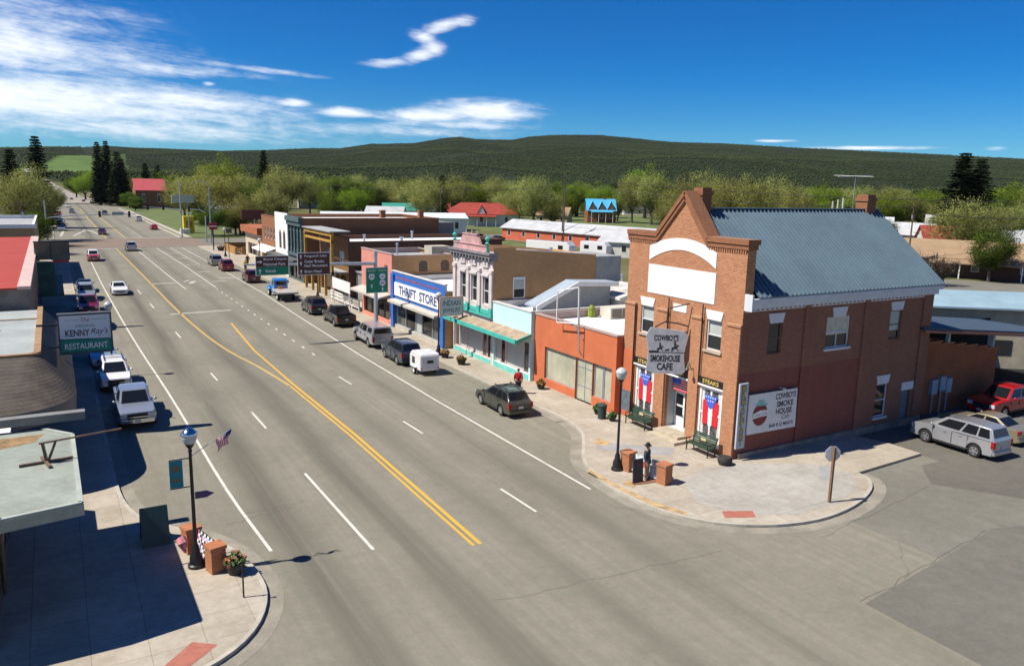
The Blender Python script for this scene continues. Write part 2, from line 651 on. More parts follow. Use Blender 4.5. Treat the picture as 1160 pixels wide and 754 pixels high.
def build_terrain():
    azs = np.concatenate([np.arange(-180, -8, 6), np.arange(-8, 70, 0.3), np.arange(70, 180, 6)])
    ds = np.concatenate([np.array([3, 20, 60, 120, 200, 300, 400, 500, 600]), np.arange(650, 3500, 30), np.array([3600, 4000, 4600])])
    AA, DD = np.meshgrid(np.radians(azs), ds, indexing='ij')
    X, Y = DD * np.sin(AA), DD * np.cos(AA)
    Z = terrain_z(X, Y)
    na, nd = X.shape
    verts = np.stack([X.ravel(), Y.ravel(), Z.ravel()], 1)
    faces = []
    for i in range(na):
        j = (i + 1) % na
        for k in range(nd - 1):
            faces.append((i * nd + k, i * nd + k + 1, j * nd + k + 1, j * nd + k))
    c = len(verts)
    faces += [(c, i * nd, ((i + 1) % na) * nd) for i in range(na)]
    verts = np.vstack([verts, [[0, 0, -0.03]]])
    me = bpy.data.meshes.new('terrain')
    me.from_pydata(verts.tolist(), [], faces)
    f, fld = land_cover(verts[:, 0], verts[:, 1])
    ca = me.color_attributes.new('cover', 'FLOAT_COLOR', 'POINT')
    cols = np.stack([f, fld, np.zeros_like(f), np.ones_like(f)], 1).astype(np.float32)
    ca.data.foreach_set('color', cols.ravel())
    me.polygons.foreach_set('use_smooth', [True] * len(me.polygons))
    m, t, p, n = _pm('terrain')
    tc = n.node('ShaderNodeTexCoord').outputs['Object']
    at = n.node('ShaderNodeVertexColor')
    at.layer_name = 'cover'
    r, g, b = n.sep(at.outputs['Color'])
    f1 = n.smooth(n.noise(tc, 0.02, 6, .65), .35, .65)
    f2 = n.smooth(n.noise(tc, 0.35, 5, .65), .3, .7)
    town = n.mix(f1, n.mix(f2, (.075, .09, .03, 1), (.11, .115, .045, 1)), n.mix(f2, (.2, .17, .11, 1), (.12, .13, .05, 1)))
    f3 = n.smooth(n.noise(tc, 0.006, 6, .7), .62, .8)
    forest = n.mix(f3, n.mix(f2, (.018, .026, .012, 1), (.024, .033, .014, 1)), (.06, .068, .035, 1))
    field = n.mix(f1, (.085, .14, .04, 1), (.11, .17, .05, 1))
    col = n.mix(g, n.mix(r, town, forest), field)
    t.links.new(col, p.inputs['Base Color'])
    p.inputs['Roughness'].default_value = 0.95
    p.inputs['Specular IOR Level'].default_value = 0.05
    me.materials.append(m)
    o = bpy.data.objects.new('terrain', me)
    COL.objects.link(o)
    o['kind'] = 'structure'
    return o


build_terrain()


def hill_forest():
    """pinyon and juniper cover of the hills: one mass of small crowns"""
    N = 150000
    a = np.radians(rs.uniform(-6, 66, N * 2))
    d = np.sqrt(rs.uniform(900 ** 2, 3380 ** 2, N * 2))
    X, Y = d * np.sin(a), d * np.cos(a)
    f, fld = land_cover(X, Y)
    dens = vnoise(X / 130, Y / 130, 11) * .6 + vnoise(X / 45, Y / 45, 12) * .4
    keep = (f > .5) & (fld < .3) & (dens > rs.uniform(.12, .82, N * 2))
    road = np.abs(np.interp(Y, FARROAD[1], FARROAD[0]) - X) > 16
    X, Y, d = X[keep & road][:N], Y[keep & road][:N], d[keep & road][:N]
    n = len(X)
    Z = terrain_z(X, Y)
    h = rs.uniform(1.6, 4.2, n)
    w = h * rs.uniform(.4, .62, n)
    K = 5
    ang = rs.uniform(0, 6.28, n)
    V = np.zeros((n, K + 2, 3))
    for k in range(K):
        t = ang + 2 * np.pi * k / K
        q = rs.uniform(.7, 1.2, n)
        V[:, k] = np.stack([X + w * q * np.cos(t), Y + w * q * np.sin(t), Z + h * rs.uniform(.3, .55, n)], 1)
    V[:, K] = np.stack([X + w * rs.uniform(-.3, .3, n), Y, Z + h], 1)
    V[:, K + 1] = np.stack([X, Y, Z - .5], 1)
    base = (np.arange(n) * (K + 2))[:, None]
    tri = []
    for k in range(K):
        tri.append(np.concatenate([base + k, base + (k + 1) % K, base + K], 1))
        tri.append(np.concatenate([base + (k + 1) % K, base + k, base + K + 1], 1))
    tri = np.stack(tri, 1).reshape(-1, 3)
    me = bpy.data.meshes.new('hill_forest')
    nv, nf = n * (K + 2), len(tri)
    me.vertices.add(nv)
    me.vertices.foreach_set('co', V.reshape(-1).astype(np.float32))
    me.loops.add(nf * 3)
    me.loops.foreach_set('vertex_index', tri.reshape(-1).astype(np.int32))
    me.polygons.add(nf)
    me.polygons.foreach_set('loop_start', np.arange(0, nf * 3, 3, dtype=np.int32))
    me.update(calc_edges=True)
    m, t, p, nn = _pm('hill_forest')
    tc = nn.node('ShaderNodeTexCoord').outputs['Object']
    f2 = nn.smooth(nn.noise(tc, 0.12, 3, .7), .3, .7)
    f1 = nn.smooth(nn.noise(tc, 0.004, 4, .6), .35, .65)
    col = nn.mix(f1, nn.mix(f2, (.024, .039, .013, 1), (.034, .049, .017, 1)), nn.mix(f2, (.034, .047, .016, 1), (.046, .060, .022, 1)))
    t.links.new(col, p.inputs['Base Color'])
    p.inputs['Roughness'].default_value = .95
    p.inputs['Specular IOR Level'].default_value = .05
    me.materials.append(m)
    o = bpy.data.objects.new('hill_forest', me)
    COL.objects.link(o)
    o['kind'] = 'stuff'
    o['label'] = 'dark green juniper forest covering the hills beyond the town'


FARROAD = (np.array([14.2, 14.2, 13, 8, 1.5, -7, -17, -22, 0, 60, 110]), np.array([0, 470, 540, 680, 850, 1000, 1120, 1260, 1420, 1640, 1900]))


# thin spring haze over the valley
hz = MB()
hz.box(-4900, 4900, -4900, 4900, -1.6, 330)
hm, ht, hp, hn = _pm('haze_air')
ht.nodes.remove(hp)
pv = hn.node('ShaderNodeVolumePrincipled')
pv.inputs['Color'].default_value = (.86, .92, 1.0, 1)
pv.inputs['Density'].default_value = 1.7e-5
pv.inputs['Anisotropy'].default_value = 0.2
ht.links.new(pv.outputs[0], [q for q in ht.nodes if q.type == 'OUTPUT_MATERIAL'][0].inputs['Volume'])
hzo = struct('haze', hz, hm, kind='stuff')
hzo['label'] = 'thin pale air over the valley'


# ---- asphalt
def asphalt(name, base, lanes=False, dark=0.75, tone=1.0):
    m, t, p, n = _pm(name)
    tc = n.node('ShaderNodeTexCoord').outputs['Object']
    X, Y, Z = n.sep(tc)
    f1 = n.smooth(n.noise(tc, 0.12, 6, .62), .3, .7)
    f2 = n.smooth(n.noise(tc, 1.6, 5, .65), .3, .72)
    f3 = n.noise(tc, 38.0, 2, .6)
    f4 = n.smooth(n.noise(tc, 5.5, 4, .7), .32, .68)
    ff = n.m('ADD', n.m('ADD', n.m('MULTIPLY', f1, .36), n.m('MULTIPLY', f2, .24)), n.m('ADD', n.m('MULTIPLY', f3, .2), n.m('MULTIPLY', f4, .2)))
    a = tuple(v * .68 for v in base)
    b = tuple(v * 1.25 for v in base)
    col = n.mix(ff, rgb(a), rgb(b))
    if lanes:   # oil and rubber worn into the middle of each lane, patchy along the street
        acc = None
        wob = n.m('MULTIPLY', n.m('SUBTRACT', n.noise(n.comb(0.0, n.m('MULTIPLY', Y, .05), 3.0), 1.0, 3), .5), 1.0)
        for cx_, amp, w_ in ((7.5, 1.15, .8), (11.3, 1.0, .85), (15.5, .6, .65), (19.2, .65, .65)):
            q = n.m('DIVIDE', n.m('SUBTRACT', n.m('ADD', X, wob), cx_), w_)
            e = n.m('MULTIPLY', n.m('EXPONENT', n.m('MULTIPLY', n.m('MULTIPLY', q, q), -1.0)), amp)
            acc = e if acc is None else n.m('ADD', acc, e)
        st = n.smooth(n.noise(n.comb(n.m('MULTIPLY', X, 1.5), n.m('MULTIPLY', Y, .045), 0.0), 1.0, 6, .6), .15, .62)
        col = n.mix(n.m('MULTIPLY', n.m('MULTIPLY', acc, st), .9), col, rgb(tuple(v * .48 for v in base)))
    fine = n.smooth(n.noise(n.comb(n.m('MULTIPLY', X, 3.2), n.m('MULTIPLY', Y, .07), 2.0), 1.0, 5, .6), .3, .72)
    col = n.mix(n.m('MULTIPLY', fine, .48 if lanes else .15), col, rgb(tuple(v * .68 for v in base)))
    # blotchy stains
    s = n.smooth(n.noise(n.comb(X, n.m('MULTIPLY', Y, .5), 7.0), .35, 6, .7), .55, .76)
    col = n.mix(n.m('MULTIPLY', s, .5), col, rgb(tuple(v * dark * .8 for v in base)))
    t.links.new(col, p.inputs['Base Color'])
    p.inputs['Roughness'].default_value = .88
    p.inputs['Specular IOR Level'].default_value = .25
    bn = n.node('ShaderNodeBump')
    bn.inputs['Strength'].default_value = .25
    bn.inputs['Distance'].default_value = .01
    t.links.new(f3, bn.inputs['Height'])
    t.links.new(bn.outputs[0], p.inputs['Normal'])
    MATS[name] = m
    return m


ASPH = asphalt('asphalt_main', (.232, .218, .172), lanes=True)
ASPH2 = asphalt('asphalt_side', (.185, .177, .146))
ASPH3 = asphalt('asphalt_lot', (.135, .126, .107))
b = MB()
b.box(-2.0, 29.0, -40, 176, -.4, 0)
b.box(-2.0, 29.0, 203, 470, -.4, 0)
struct('road', b, ASPH)
# road beyond, bending and climbing the hill
b = MB()
ys = np.concatenate([np.arange(470, 1900, 22)])
xs = np.interp(ys, FARROAD[1], FARROAD[0])
wd = np.interp(ys, [470, 620, 900, 1900], [11.5, 9, 6.5, 7])
zs = terrain_z(xs, ys) + .5
zs[0] = 0.0
for i in range(len(ys) - 1):
    zl0 = max(zs[i], float(terrain_z(xs[i] - wd[i], ys[i])) + .4), max(zs[i], float(terrain_z(xs[i] + wd[i], ys[i])) + .4)
    zl1 = max(zs[i + 1], float(terrain_z(xs[i + 1] - wd[i + 1], ys[i + 1])) + .4), max(zs[i + 1], float(terrain_z(xs[i + 1] + wd[i + 1], ys[i + 1])) + .4)
    b.quad((xs[i] - wd[i], ys[i], zl0[0]), (xs[i] + wd[i], ys[i], zl0[1]), (xs[i + 1] + wd[i + 1], ys[i + 1], zl1[1]), (xs[i + 1] - wd[i + 1], ys[i + 1], zl1[0]))
struct('far_road', b, mat('far_road', (.30, .27, .22), var=.12, scale=.05))
hill_forest()
# crossing streets
b = MB()
b.box(29.0, 150, -40, 22.6, -.4, -.002)
b.box(29.5, 40.15, 22.6, 28.5, -.4, -.002)
struct('side_street', b, ASPH2)
b = MB()
b.box(-60, -2.0, -40, 21.4, -.4, -.002)
struct('left_side_street', b, ASPH2)
# dark repaved patch and parking lot, laid over the side street
b = MB()
b.prism([(23.2, -8), (150, -8), (150, 11.5), (37.0, 15.6), (33.6, 16.4), (23.4, 15.1)], 'Z', .0, .004)
struct('road_patch', b, asphalt('asphalt_patch', (.155, .15, .126)))
b = MB()
b.prism([(39.0, 17.2), (90, 14.2), (90, 22.6), (38.5, 22.6), (36.5, 20.8)], 'Z', .0, .0045)
b.box(40.15, 90, 22.6, 45, -.3, .0045)
struct('parking_lot', b, ASPH3)
b = MB()
b.box(-2, 29, 176, 203, -.4, .0)
struct('brick_intersection', b, brick('red_paving', (.27, .19, .145), (.25, .17, .13), (.24, .185, .145), .4, .2))
b = MB()
b.box(29, 190, 178, 200, -.4, .0)
b.box(-190, -2, 180, 198, -.4, .0)
struct('cross_street', b, ASPH2)
# back lot, alley and far cross street behind the shops on the right
b = MB()
b.prism([(46, 45), (140, 45), (128, 70), (112, 84), (46, 100)], 'Z', -.2, .006)
struct('back_lot', b, mat('gravel_lot', (.27, .235, .18), var=.2, scale=.3, rough=.95))
b = MB()
b.prism([(118, 60), (190, 42), (190, 50), (140, 64), (121, 90), (116, 140), (109, 200), (101, 200), (108, 140), (113, 85)], 'Z', -.2, .012)
struct('back_street', b, ASPH2)
b = MB()
b.prism([(46, 148), (98, 133), (101, 170), (99, 210), (44, 212)], 'Z', -.2, .004)
b.prism([(118, 208), (260, 175), (300, 330), (120, 300)], 'Z', -.2, .004)
GRASS = mat('lawn_grass', (.105, .135, .04), var=.35, scale=.25, rough=.95)
struct('lawn', b, GRASS)
b = MB()
b.prism([(27.4, 204), (36, 204), (66, 330), (64, 400), (29, 402), (27.4, 300)], 'Z', -.2, .05)
struct('church_lawn', b, GRASS)


# ---- pavements with kerbs
def arc_poly(pts, it=2):
    """Chaikin smoothing of an open polyline"""
    for _ in range(it):
        q = [pts[0]]
        for a, c in zip(pts[:-1], pts[1:]):
            q += [(a[0] * .75 + c[0] * .25, a[1] * .75 + c[1] * .25), (a[0] * .25 + c[0] * .75, a[1] * .25 + c[1] * .75)]
        q.append(pts[-1])
        pts = q
    return pts


def offset(pts, d):
    out = []
    for i, p in enumerate(pts):
        a = Vector(pts[max(i - 1, 0)])
        c = Vector(pts[min(i + 1, len(pts) - 1)])
        t = (c - a).normalized()
        out.append((p[0] - t.y * d, p[1] + t.x * d))
    return out


def ribbon(mb, A, B, z0, z1):
    for i in range(len(A) - 1):
        mb.quad((A[i][0], A[i][1], z0), (A[i + 1][0], A[i + 1][1], z0), (B[i + 1][0], B[i + 1][1], z1), (B[i][0], B[i][1], z1))


def concrete_slabs(name, base, sx=1.55, sy=1.55):
    m, t, p, n = _pm(name)
    tc = n.node('ShaderNodeTexCoord').outputs['Object']
    X, Y, Z = n.sep(tc)
    bt = n.node('ShaderNodeTexBrick')
    t.links.new(n.comb(Y, X, 0.0), bt.inputs['Vector'])
    bt.offset = 0
    bt.inputs['Scale'].default_value = 1
    bt.inputs['Brick Width'].default_value = sx
    bt.inputs['Row Height'].default_value = sy
    bt.inputs['Mortar Size'].default_value = .012
    bt.inputs['Mortar Smooth'].default_value = .2
    bt.inputs['Color1'].default_value = rgb(tuple(v * .94 for v in base))
    bt.inputs['Color2'].default_value = rgb(tuple(v * 1.05 for v in base))
    bt.inputs['Mortar'].default_value = rgb(tuple(v * .6 for v in base))
    f = n.m('ADD', n.m('MULTIPLY', n.noise(tc, .35, 6, .65), .6), n.m('MULTIPLY', n.noise(tc, 4, 4, .65), .4))
    col = n.mix(n.smooth(f, .35, .7), n.mix(1.0, bt.outputs['Color'], (.72, .7, .66, 1), 'MULTIPLY'), bt.outputs['Color'])
    s = n.smooth(n.noise(tc, .8, 6, .7), .58, .78)
    col = n.mix(n.m('MULTIPLY', s, .5), col, rgb(tuple(v * .5 for v in base)))
    t.links.new(col, p.inputs['Base Color'])
    p.inputs['Roughness'].default_value = .9
    p.inputs['Specular IOR Level'].default_value = .2
    MATS[name] = m
    return m


SLAB = concrete_slabs('pavement_concrete', (.45, .405, .335))
SLABW = concrete_slabs('pavement_pale', (.425, .41, .375), 1.8, 1.8)
KERB = mat('kerb_concrete', (.40, .37, .31), var=.18, scale=1.2, rough=.9)
GUT = mat('gutter_concrete', (.25, .23, .185), var=.22, scale=.9, rough=.9)

# right hand kerb line from far to the corner and round into the side street
KR = [(26.05, 175.8), (26.05, 60), (26.05, 44), (26.05, 37.6)] + arc_poly([(26.05, 37.6), (25.6, 35.2), (24.2, 33.2), (22.7, 31.2), (21.95, 28.6), (21.8, 25.6), (22.6, 23.0), (24.6, 21.2), (27.2, 20.35), (30.0, 20.5), (32.8, 21.4), (34.2, 22.5), (34.3, 23.3)])
b = MB()
inner = offset(KR, .16)
b.poly([(q[0], q[1], .13) for q in inner] + [(40.05, 23.6, .13), (40.05, 25.5, .13), (39.3, 27.62, .13), (31.0, 27.62, .13), (31.0, 175.8, .13)])
b.quad((34.1, 23.3, .13), (40.05, 23.6, .13), (40.05, 23.6, 0), (34.3, 23.3, 0))
struct('sidewalk', b, SLAB)
b = MB()
ribbon(b, KR, KR, 0, .132)
ribbon(b, KR, inner, .132, .132)
struct('kerb', b, KERB)
b = MB()
ribbon(b, offset(KR[2:], -.62), KR[2:], .006, .006)
struct('gutter', b, GUT)
# pale corner paving of newer concrete
b = MB()
b.poly([(25.4, 26.6, .135), (24.2, 24.2, .135), (25.2, 22.2, .135), (27.2, 21.2, .135), (30.0, 21.2, .135), (32.4, 22.0, .135), (33.9, 23.25, .135), (33.2, 25.2, .135), (29.9, 26.9, .135), (27.6, 27.3, .135)])
struct('corner_paving', b, SLABW)
b = MB()
b.poly([(24.5, 23.0, .14), (25.75, 22.4, .14), (25.35, 21.85, .14), (24.1, 22.45, .14)])
struct('tactile_pad', b, mat('tactile_red', (.36, .13, .09), var=.15, scale=4))
b = MB()
b.poly([(31.6, 23.6, .14), (33.3, 24.9, .14), (34.0, 24.6, .14), (32.2, 23.2, .14)])
b.poly([(24.4, 32.2, .1345), (25.2, 33.2, .1345), (28.4, 30.4, .1345), (27.4, 29.6, .1345)])
struct('pavement_strip', b, mat('old_concrete', (.3, .3, .3), var=.15))
# dirt and faded yellow by the kerb
b = MB()
b.poly([(22.05, 29.9, .137), (22.3, 29.85, .137), (22.25, 27.5, .137), (22.5, 25.0, .137), (23.0, 23.7, .137), (22.8, 23.4, .137), (22.2, 24.7, .137), (21.98, 27.2, .137)])
b.poly([(22.5, 27.55, .137), (23.05, 27.85, .137), (23.25, 27.35, .137), (22.75, 26.95, .137)])
b.poly([(24.9, 33.1, .137), (25.5, 33.7, .137), (25.9, 32.7, .137), (25.1, 32.5, .137)])
struct('rust_stain', b, mat('rusty_dirt', (.42, .29, .14), var=.4, scale=2.5))

# left hand kerb and pavement
KL = arc_poly([(-60, 21.4), (0.5, 21.4), (2.6, 21.6), (4.4, 22.8), (5.45, 25.0), (5.5, 27.2), (5.0, 29.6), (3.8, 31.8), (2.3, 33.6), (1.75, 36.0), (1.65, 39)]) + [(1.65, 175.8)]
b = MB()
innl = offset(KL, .16)
b.poly([(q[0], q[1], .13) for q in innl] + [(-2.2, 175.8, .13), (-2.2, 60, .13), (-60, 60, .13)])
struct('sidewalk_left', b, SLAB)
b = MB()
ribbon(b, KL, KL, 0, .132)
ribbon(b, KL, innl, .132, .132)
struct('kerb_left', b, KERB)
b = MB()
ribbon(b, offset(KL, -.55), KL, .006, .006)
struct('gutter_left', b, GUT)
b = MB()
b.poly([(1.6, 22.3, .136), (2.7, 23.4, .136), (3.35, 22.9, .136), (2.3, 22.0, .136)])
struct('tactile_pad_left', b, MATS['tactile_red'])
# kerbs beyond the brick crossing
b = MB()
b.box(26.05, 26.6, 203, 400, -.05, .13)
b.box(-.3, -0.05, 203, 400, -.05, .13)
b.box(27.6, 28.9, 203, 380, -.05, .12)
struct('far_kerb', b, KERB)


# ---- painted markings
def worn_paint(name, c, wear=.45):
    m, t, p, n = _pm(name)
    tc = n.node('ShaderNodeTexCoord').outputs['Object']
    f = n.smooth(n.noise(tc, 1.2, 7, .75), .5 - .1 * wear, .5 + .35)
    p.inputs['Base Color'].default_value = rgb(c)
    t.links.new(n.mix(n.m('MULTIPLY', f, wear), rgb(c), (.2, .18, .15, 1)), p.inputs['Base Color'])
    p.inputs['Roughness'].default_value = .7
    MATS[name] = m
    return m


PW = worn_paint('road_paint_white', (.62, .60, .54), .7)
PWF = worn_paint('road_paint_faded', (.45, .43, .38), .85)
PY = worn_paint('road_paint_yellow', (.62, .36, .035))
PYF = worn_paint('road_paint_yellow_faded', (.5, .34, .09), .7)


def strip(mb, pts, w, z=.004):
    l, r_ = offset(pts, w / 2), offset(pts, -w / 2)
    for i in range(len(pts) - 1):
        mb.quad((l[i][0], l[i][1], z), (r_[i][0], r_[i][1], z), (r_[i + 1][0], r_[i + 1][1], z), (l[i + 1][0], l[i + 1][1], z))


b = MB()
strip(b, [(21.0, 28.0), (20.95, 45), (21.1, 60), (21.6, 80), (22.3, 100), (22.6, 140), (22.6, 174)], .13)
strip(b, arc_poly([(6.3, 28.6), (5.9, 36), (5.85, 52), (5.35, 72), (5.1, 97), (4.95, 120), (5.0, 160)]), .13)
strip(b, [(9.8, 26.9), (9.7, 36.1)], .13)
strip(b, [(14.15, 107.5), (14.0, 130), (13.9, 174)], .13)
strip(b, [(17.9, 107.5), (18.1, 140), (17.8, 174)], .13)
strip(b, [(20.6, 138), (20.4, 174)], .1)
for y0, y1 in ((44.1, 47.8), (56.7, 59.2), (74, 77), (92.4, 96), (104.5, 109)):
    x0 = np.interp(y0, [44, 60, 75, 95, 110], [9.7, 9.1, 9.1, 8.8, 8.55])
    strip(b, [(x0, y0), (x0 - .03, y1)], .12)
for y0, y1 in ((27.0, 30.0), (39.2, 41.9), (51.6, 54.2)):
    strip(b, [(17.35, y0), (17.25, y1)], .12)
for y in np.arange(62, 106, 3.1):
    strip(b, [(17.75, y), (17.77, y + .8)], .14)
struct('white_lines', b, PW)
b = MB()
strip(b, [(9.9, 87.6), (16.1, 88.1)], .55)
strip(b, [(10.8, 114.4), (13.8, 114.4)], .55)
for y in (114.3, 127, 138.6, 150, 161):
    strip(b, [(18.6, y), (20.4, y + .2)], .45)
strip(b, [(20.1, 117.8), (23.4, 118)], .45)
strip(b, [(15.5, 113.0), (16.4, 115.6)], .7)
strip(b, [(15.0, 115.2), (15.9, 117)], .35)
for (xa, ya, xb, yb) in ((4.0, 215, 7.6, 240), (7.6, 240, 10.2, 214), (1.2, 213, 2.4, 240)):
    strip(b, [(xa, ya), (xb, yb)], .6)
strip(b, [(3, 174.5), (13.5, 174.6)], .7)
strip(b, [(14, 204.6), (26, 204.8)], .7)
strip(b, [(18.0, 206), (17.8, 250)], .14)
struct('faded_markings', b, PWF)
b = MB()
strip(b, [(13.72, 25.4), (13.86, 41), (13.7, 54), (13.75, 66), (14.55, 79.8)], .17)
strip(b, [(13.42, 25.4), (13.56, 41), (13.4, 53)], .13)
struct('yellow_line', b, PY)
b = MB()
strip(b, arc_poly([(13.38, 53.2), (12.7, 60.5), (11.8, 66), (11.2, 75), (10.85, 90), (10.8, 110), (10.7, 135), (10.5, 174)]), .22)
strip(b, [(10.4, 206), (10.3, 300), (10.6, 400)], .3)
strip(b, [(14.4, 206), (14.2, 330)], .25)
struct('yellow_line_faded', b, PYF)
# sealed cracks and seams in the asphalt
b = MB()
rc = random.Random(5)


def crack(x0, y0, x1, y1, w=.035):
    n_ = 14
    pts = [(x0 + (x1 - x0) * i / n_ + rc.uniform(-.12, .12), y0 + (y1 - y0) * i / n_ + rc.uniform(-.12, .12)) for i in range(n_ + 1)]
    strip(b, pts, w, .005)


for q in ((6, 32.5, 9, 32.8, .02), (20.5, 26, 24.5, 21.6, .02), (23.3, 15.2, 33.5, 16.4, .03), (6, 62, 21, 62.8, .03), (6, 84.5, 21, 85.2, .03), (5.5, 103, 20, 104, .03),
          (33.7, 16.4, 45, 12.6, .03), (24.5, 13.9, 29, 17.6, .02), (12, 21.3, 22, 20.4, .018), (26.5, 19.3, 36, 20.7, .02), (34, 14, 60, 4, .03), (5.2, 31.8, 8.2, 32.4, .02)):
    crack(*q)
struct('road_cracks', b, mat('crack_sealer', (.125, .115, .10), var=.2))

# ================================================================== BUILDINGS
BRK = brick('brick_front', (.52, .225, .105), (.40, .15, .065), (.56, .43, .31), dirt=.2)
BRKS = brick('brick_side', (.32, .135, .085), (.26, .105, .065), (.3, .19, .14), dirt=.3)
BRKRED = brick('brick_painted_red', (.28, .10, .075), (.255, .088, .068), (.25, .09, .07), var=.2, dirt=.4)
BRKTAN = brick('brick_tan', (.56, .32, .15), (.48, .265, .115), (.52, .34, .2), dirt=.3)
BRKRUST = brick('brick_rust', (.33, .14, .07), (.28, .115, .055), (.3, .18, .12), dirt=.3)
ROOFW = mat('white_roof_membrane', (.74, .74, .73), var=.1, scale=.6, rough=.8)
ROOFG = mat('grey_roof', (.33, .34, .34), var=.15, scale=.5, rough=.85)
ROOFBLUE = mat('blue_metal_roof', (.125, .185, .23), rough=.42, metal=.15, var=.12, scale=.35, spec=.5)
FASCIA = mat('fascia_white', (.62, .64, .66), rough=.6, var=.06, streak=.15)
TEAL = mat('teal_paint', (.06, .42, .35), rough=.6, var=.12)
AQUA = mat('aqua_paint', (.50, .75, .74), rough=.75, var=.05, streak=.1)
ORANGE = mat('orange_stucco', (.52, .145, .06), rough=.85, var=.1, scale=.7, streak=.12)
CURTAIN = mat('curtain', (.55, .52, .4), rough=.9, var=.15, scale=3)
SHOPG = mat('shop_glass', (.07, .085, .08), rough=.08, var=.35, scale=.6, spec=.7)
PALEG = mat('papered_glass', (.42, .45, .43), rough=.35, var=.12, scale=.8)


def lettering(parent, body, o, u, v, h, w=None, mt=BLACKM, shear=0, bold=0, name='lettering', sp=1.0):
    return part(name, place(text_mb(body, w, h, shear, bold, sp), o, u, v), mt, parent, fix=False)


# --- the corner cafe ------------------------------------------------------------------------------
XF, YS, YN = 29.9, 27.65, 36.98
cafe = thing('brick_cafe', 'two-storey red brick corner cafe with pointed gable front and blue metal roof', 'building', (38, 32.3, 0))
b = MB()
FH = [(34.1, 35.85, .62, 3.55), (28.65, 30.4, .62, 3.55), (31.25, 33.12, .0, 3.65), (34.47, 35.6, 5.6, 7.25), (29.05, 30.15, 5.6, 7.25)]
wall(b, 'X', XF, YS, YN, 0, 11.35, FH, .24)
b.poly([(XF, 34.5, 11.35), (XF, 30.45, 11.35), (XF, 32.32, 13.7)])
b.poly([(XF + .6, 34.5, 11.35), (XF + .6, 30.45, 11.35), (XF + .6, 32.32, 13.7)])
for (p, q) in (((34.5, 11.35), (32.32, 13.7)), ((32.32, 13.7), (30.45, 11.35))):
    b.quad((XF, *p), (XF + .6, *p), (XF + .6, *q), (XF, *q))
b.quad((XF + .6, YS, 8), (XF + .6, YN, 8), (XF + .6, YN, 11.35), (XF + .6, YS, 11.35))
b.quad((XF, YN, 0), (XF + .6, YN, 0), (XF + .6, YN, 11.35), (XF, YN, 11.35))
b.quad((XF, YS, 8.0), (XF + .6, YS, 8.0), (XF + .6, YS, 11.35), (XF, YS, 11.35))
# piers on the front and toothed courses under the copings
for y0, y1 in ((YS, 28.55), (30.45, 31.2), (33.17, 34.02), (36.0, YN)):
    b.box(XF - .11, XF - .002, y0, y1, 0, 7.28)
    b.box(XF - .16, XF - .112, y0 - .03, y1 + .03, 7.15, 7.28)
part('front_wall', b, BRK, cafe)
b = MB()
SH = [(31.85, 32.9, 5.6, 7.25), (36.45, 38.45, 5.5, 7.25), (42.1, 43.2, 5.55, 7.3), (41.5, 42.6, .85, 2.9), (44.1, 44.95, .1, 2.2)]
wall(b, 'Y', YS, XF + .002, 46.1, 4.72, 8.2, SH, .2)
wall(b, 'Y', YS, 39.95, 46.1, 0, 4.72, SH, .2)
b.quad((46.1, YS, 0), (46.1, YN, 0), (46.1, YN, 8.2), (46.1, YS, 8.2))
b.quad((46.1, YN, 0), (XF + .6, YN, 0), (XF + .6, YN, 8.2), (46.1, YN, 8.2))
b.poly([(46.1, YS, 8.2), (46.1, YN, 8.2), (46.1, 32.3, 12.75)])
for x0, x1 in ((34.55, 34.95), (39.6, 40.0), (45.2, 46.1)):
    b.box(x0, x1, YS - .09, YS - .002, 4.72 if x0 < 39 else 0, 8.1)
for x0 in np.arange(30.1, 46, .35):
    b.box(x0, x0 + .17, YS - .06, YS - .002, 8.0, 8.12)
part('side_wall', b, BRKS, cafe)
b = MB()
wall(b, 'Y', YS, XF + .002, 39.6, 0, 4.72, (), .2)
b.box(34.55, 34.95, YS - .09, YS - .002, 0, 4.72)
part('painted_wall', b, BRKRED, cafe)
b = MB()
b.box(30.2, 46.1, YS - .14, YS - .003, -.05, .42)
part('stone_base', b, mat('old_stone', (.24, .2, .17), var=.35, scale=2.2, bump=.4, bscale=6), cafe)
b = MB()
for (p, q) in (((YN + .12, 11.35), (34.42, 11.35)), ((30.52, 11.35), (YS - .14, 11.35))):
    b.box(XF - .16, XF + .72, p[0], q[0], 11.35, 11.62)
    b.box(XF - .1, XF + .6, p[0] - .03, q[0] + .03, 11.1, 11.347)
for (p, q) in (((34.5, 11.5), (32.32, 13.88)), ((32.32, 13.88), (30.43, 11.5))):
    b.bar((XF + .27, *p), (XF + .27, *q), .9, .22, upv=(0, .5, .5))
    b.bar((XF - .06, p[0], p[1] - .3), (XF - .06, q[0], q[1] - .3), .12, .2, upv=(0, .5, .5))
part('coping', b, BRKRUST, cafe)
b = MB()
for i in range(24):      # dentils following the coping
    for (y0, y1, z0, z1) in ((34.35, 32.4, 11.25, 13.3), (32.24, 30.58, 13.3, 11.25)):
        t = (i + .5) / 24
        b.box(XF - .07, XF - .004, y0 + (y1 - y0) * t - .025, y0 + (y1 - y0) * t + .025, z0 + (z1 - z0) * t - .05, z0 + (z1 - z0) * t + .05)
for y0, y1 in ((YN, 34.5), (30.4, YS)):
    for t in np.arange(min(y0, y1) + .06, max(y0, y1), .16):
        b.box(XF - .07, XF - .004, t, t + .08, 10.95, 11.09)
part('dentil_course', b, BRK, cafe)
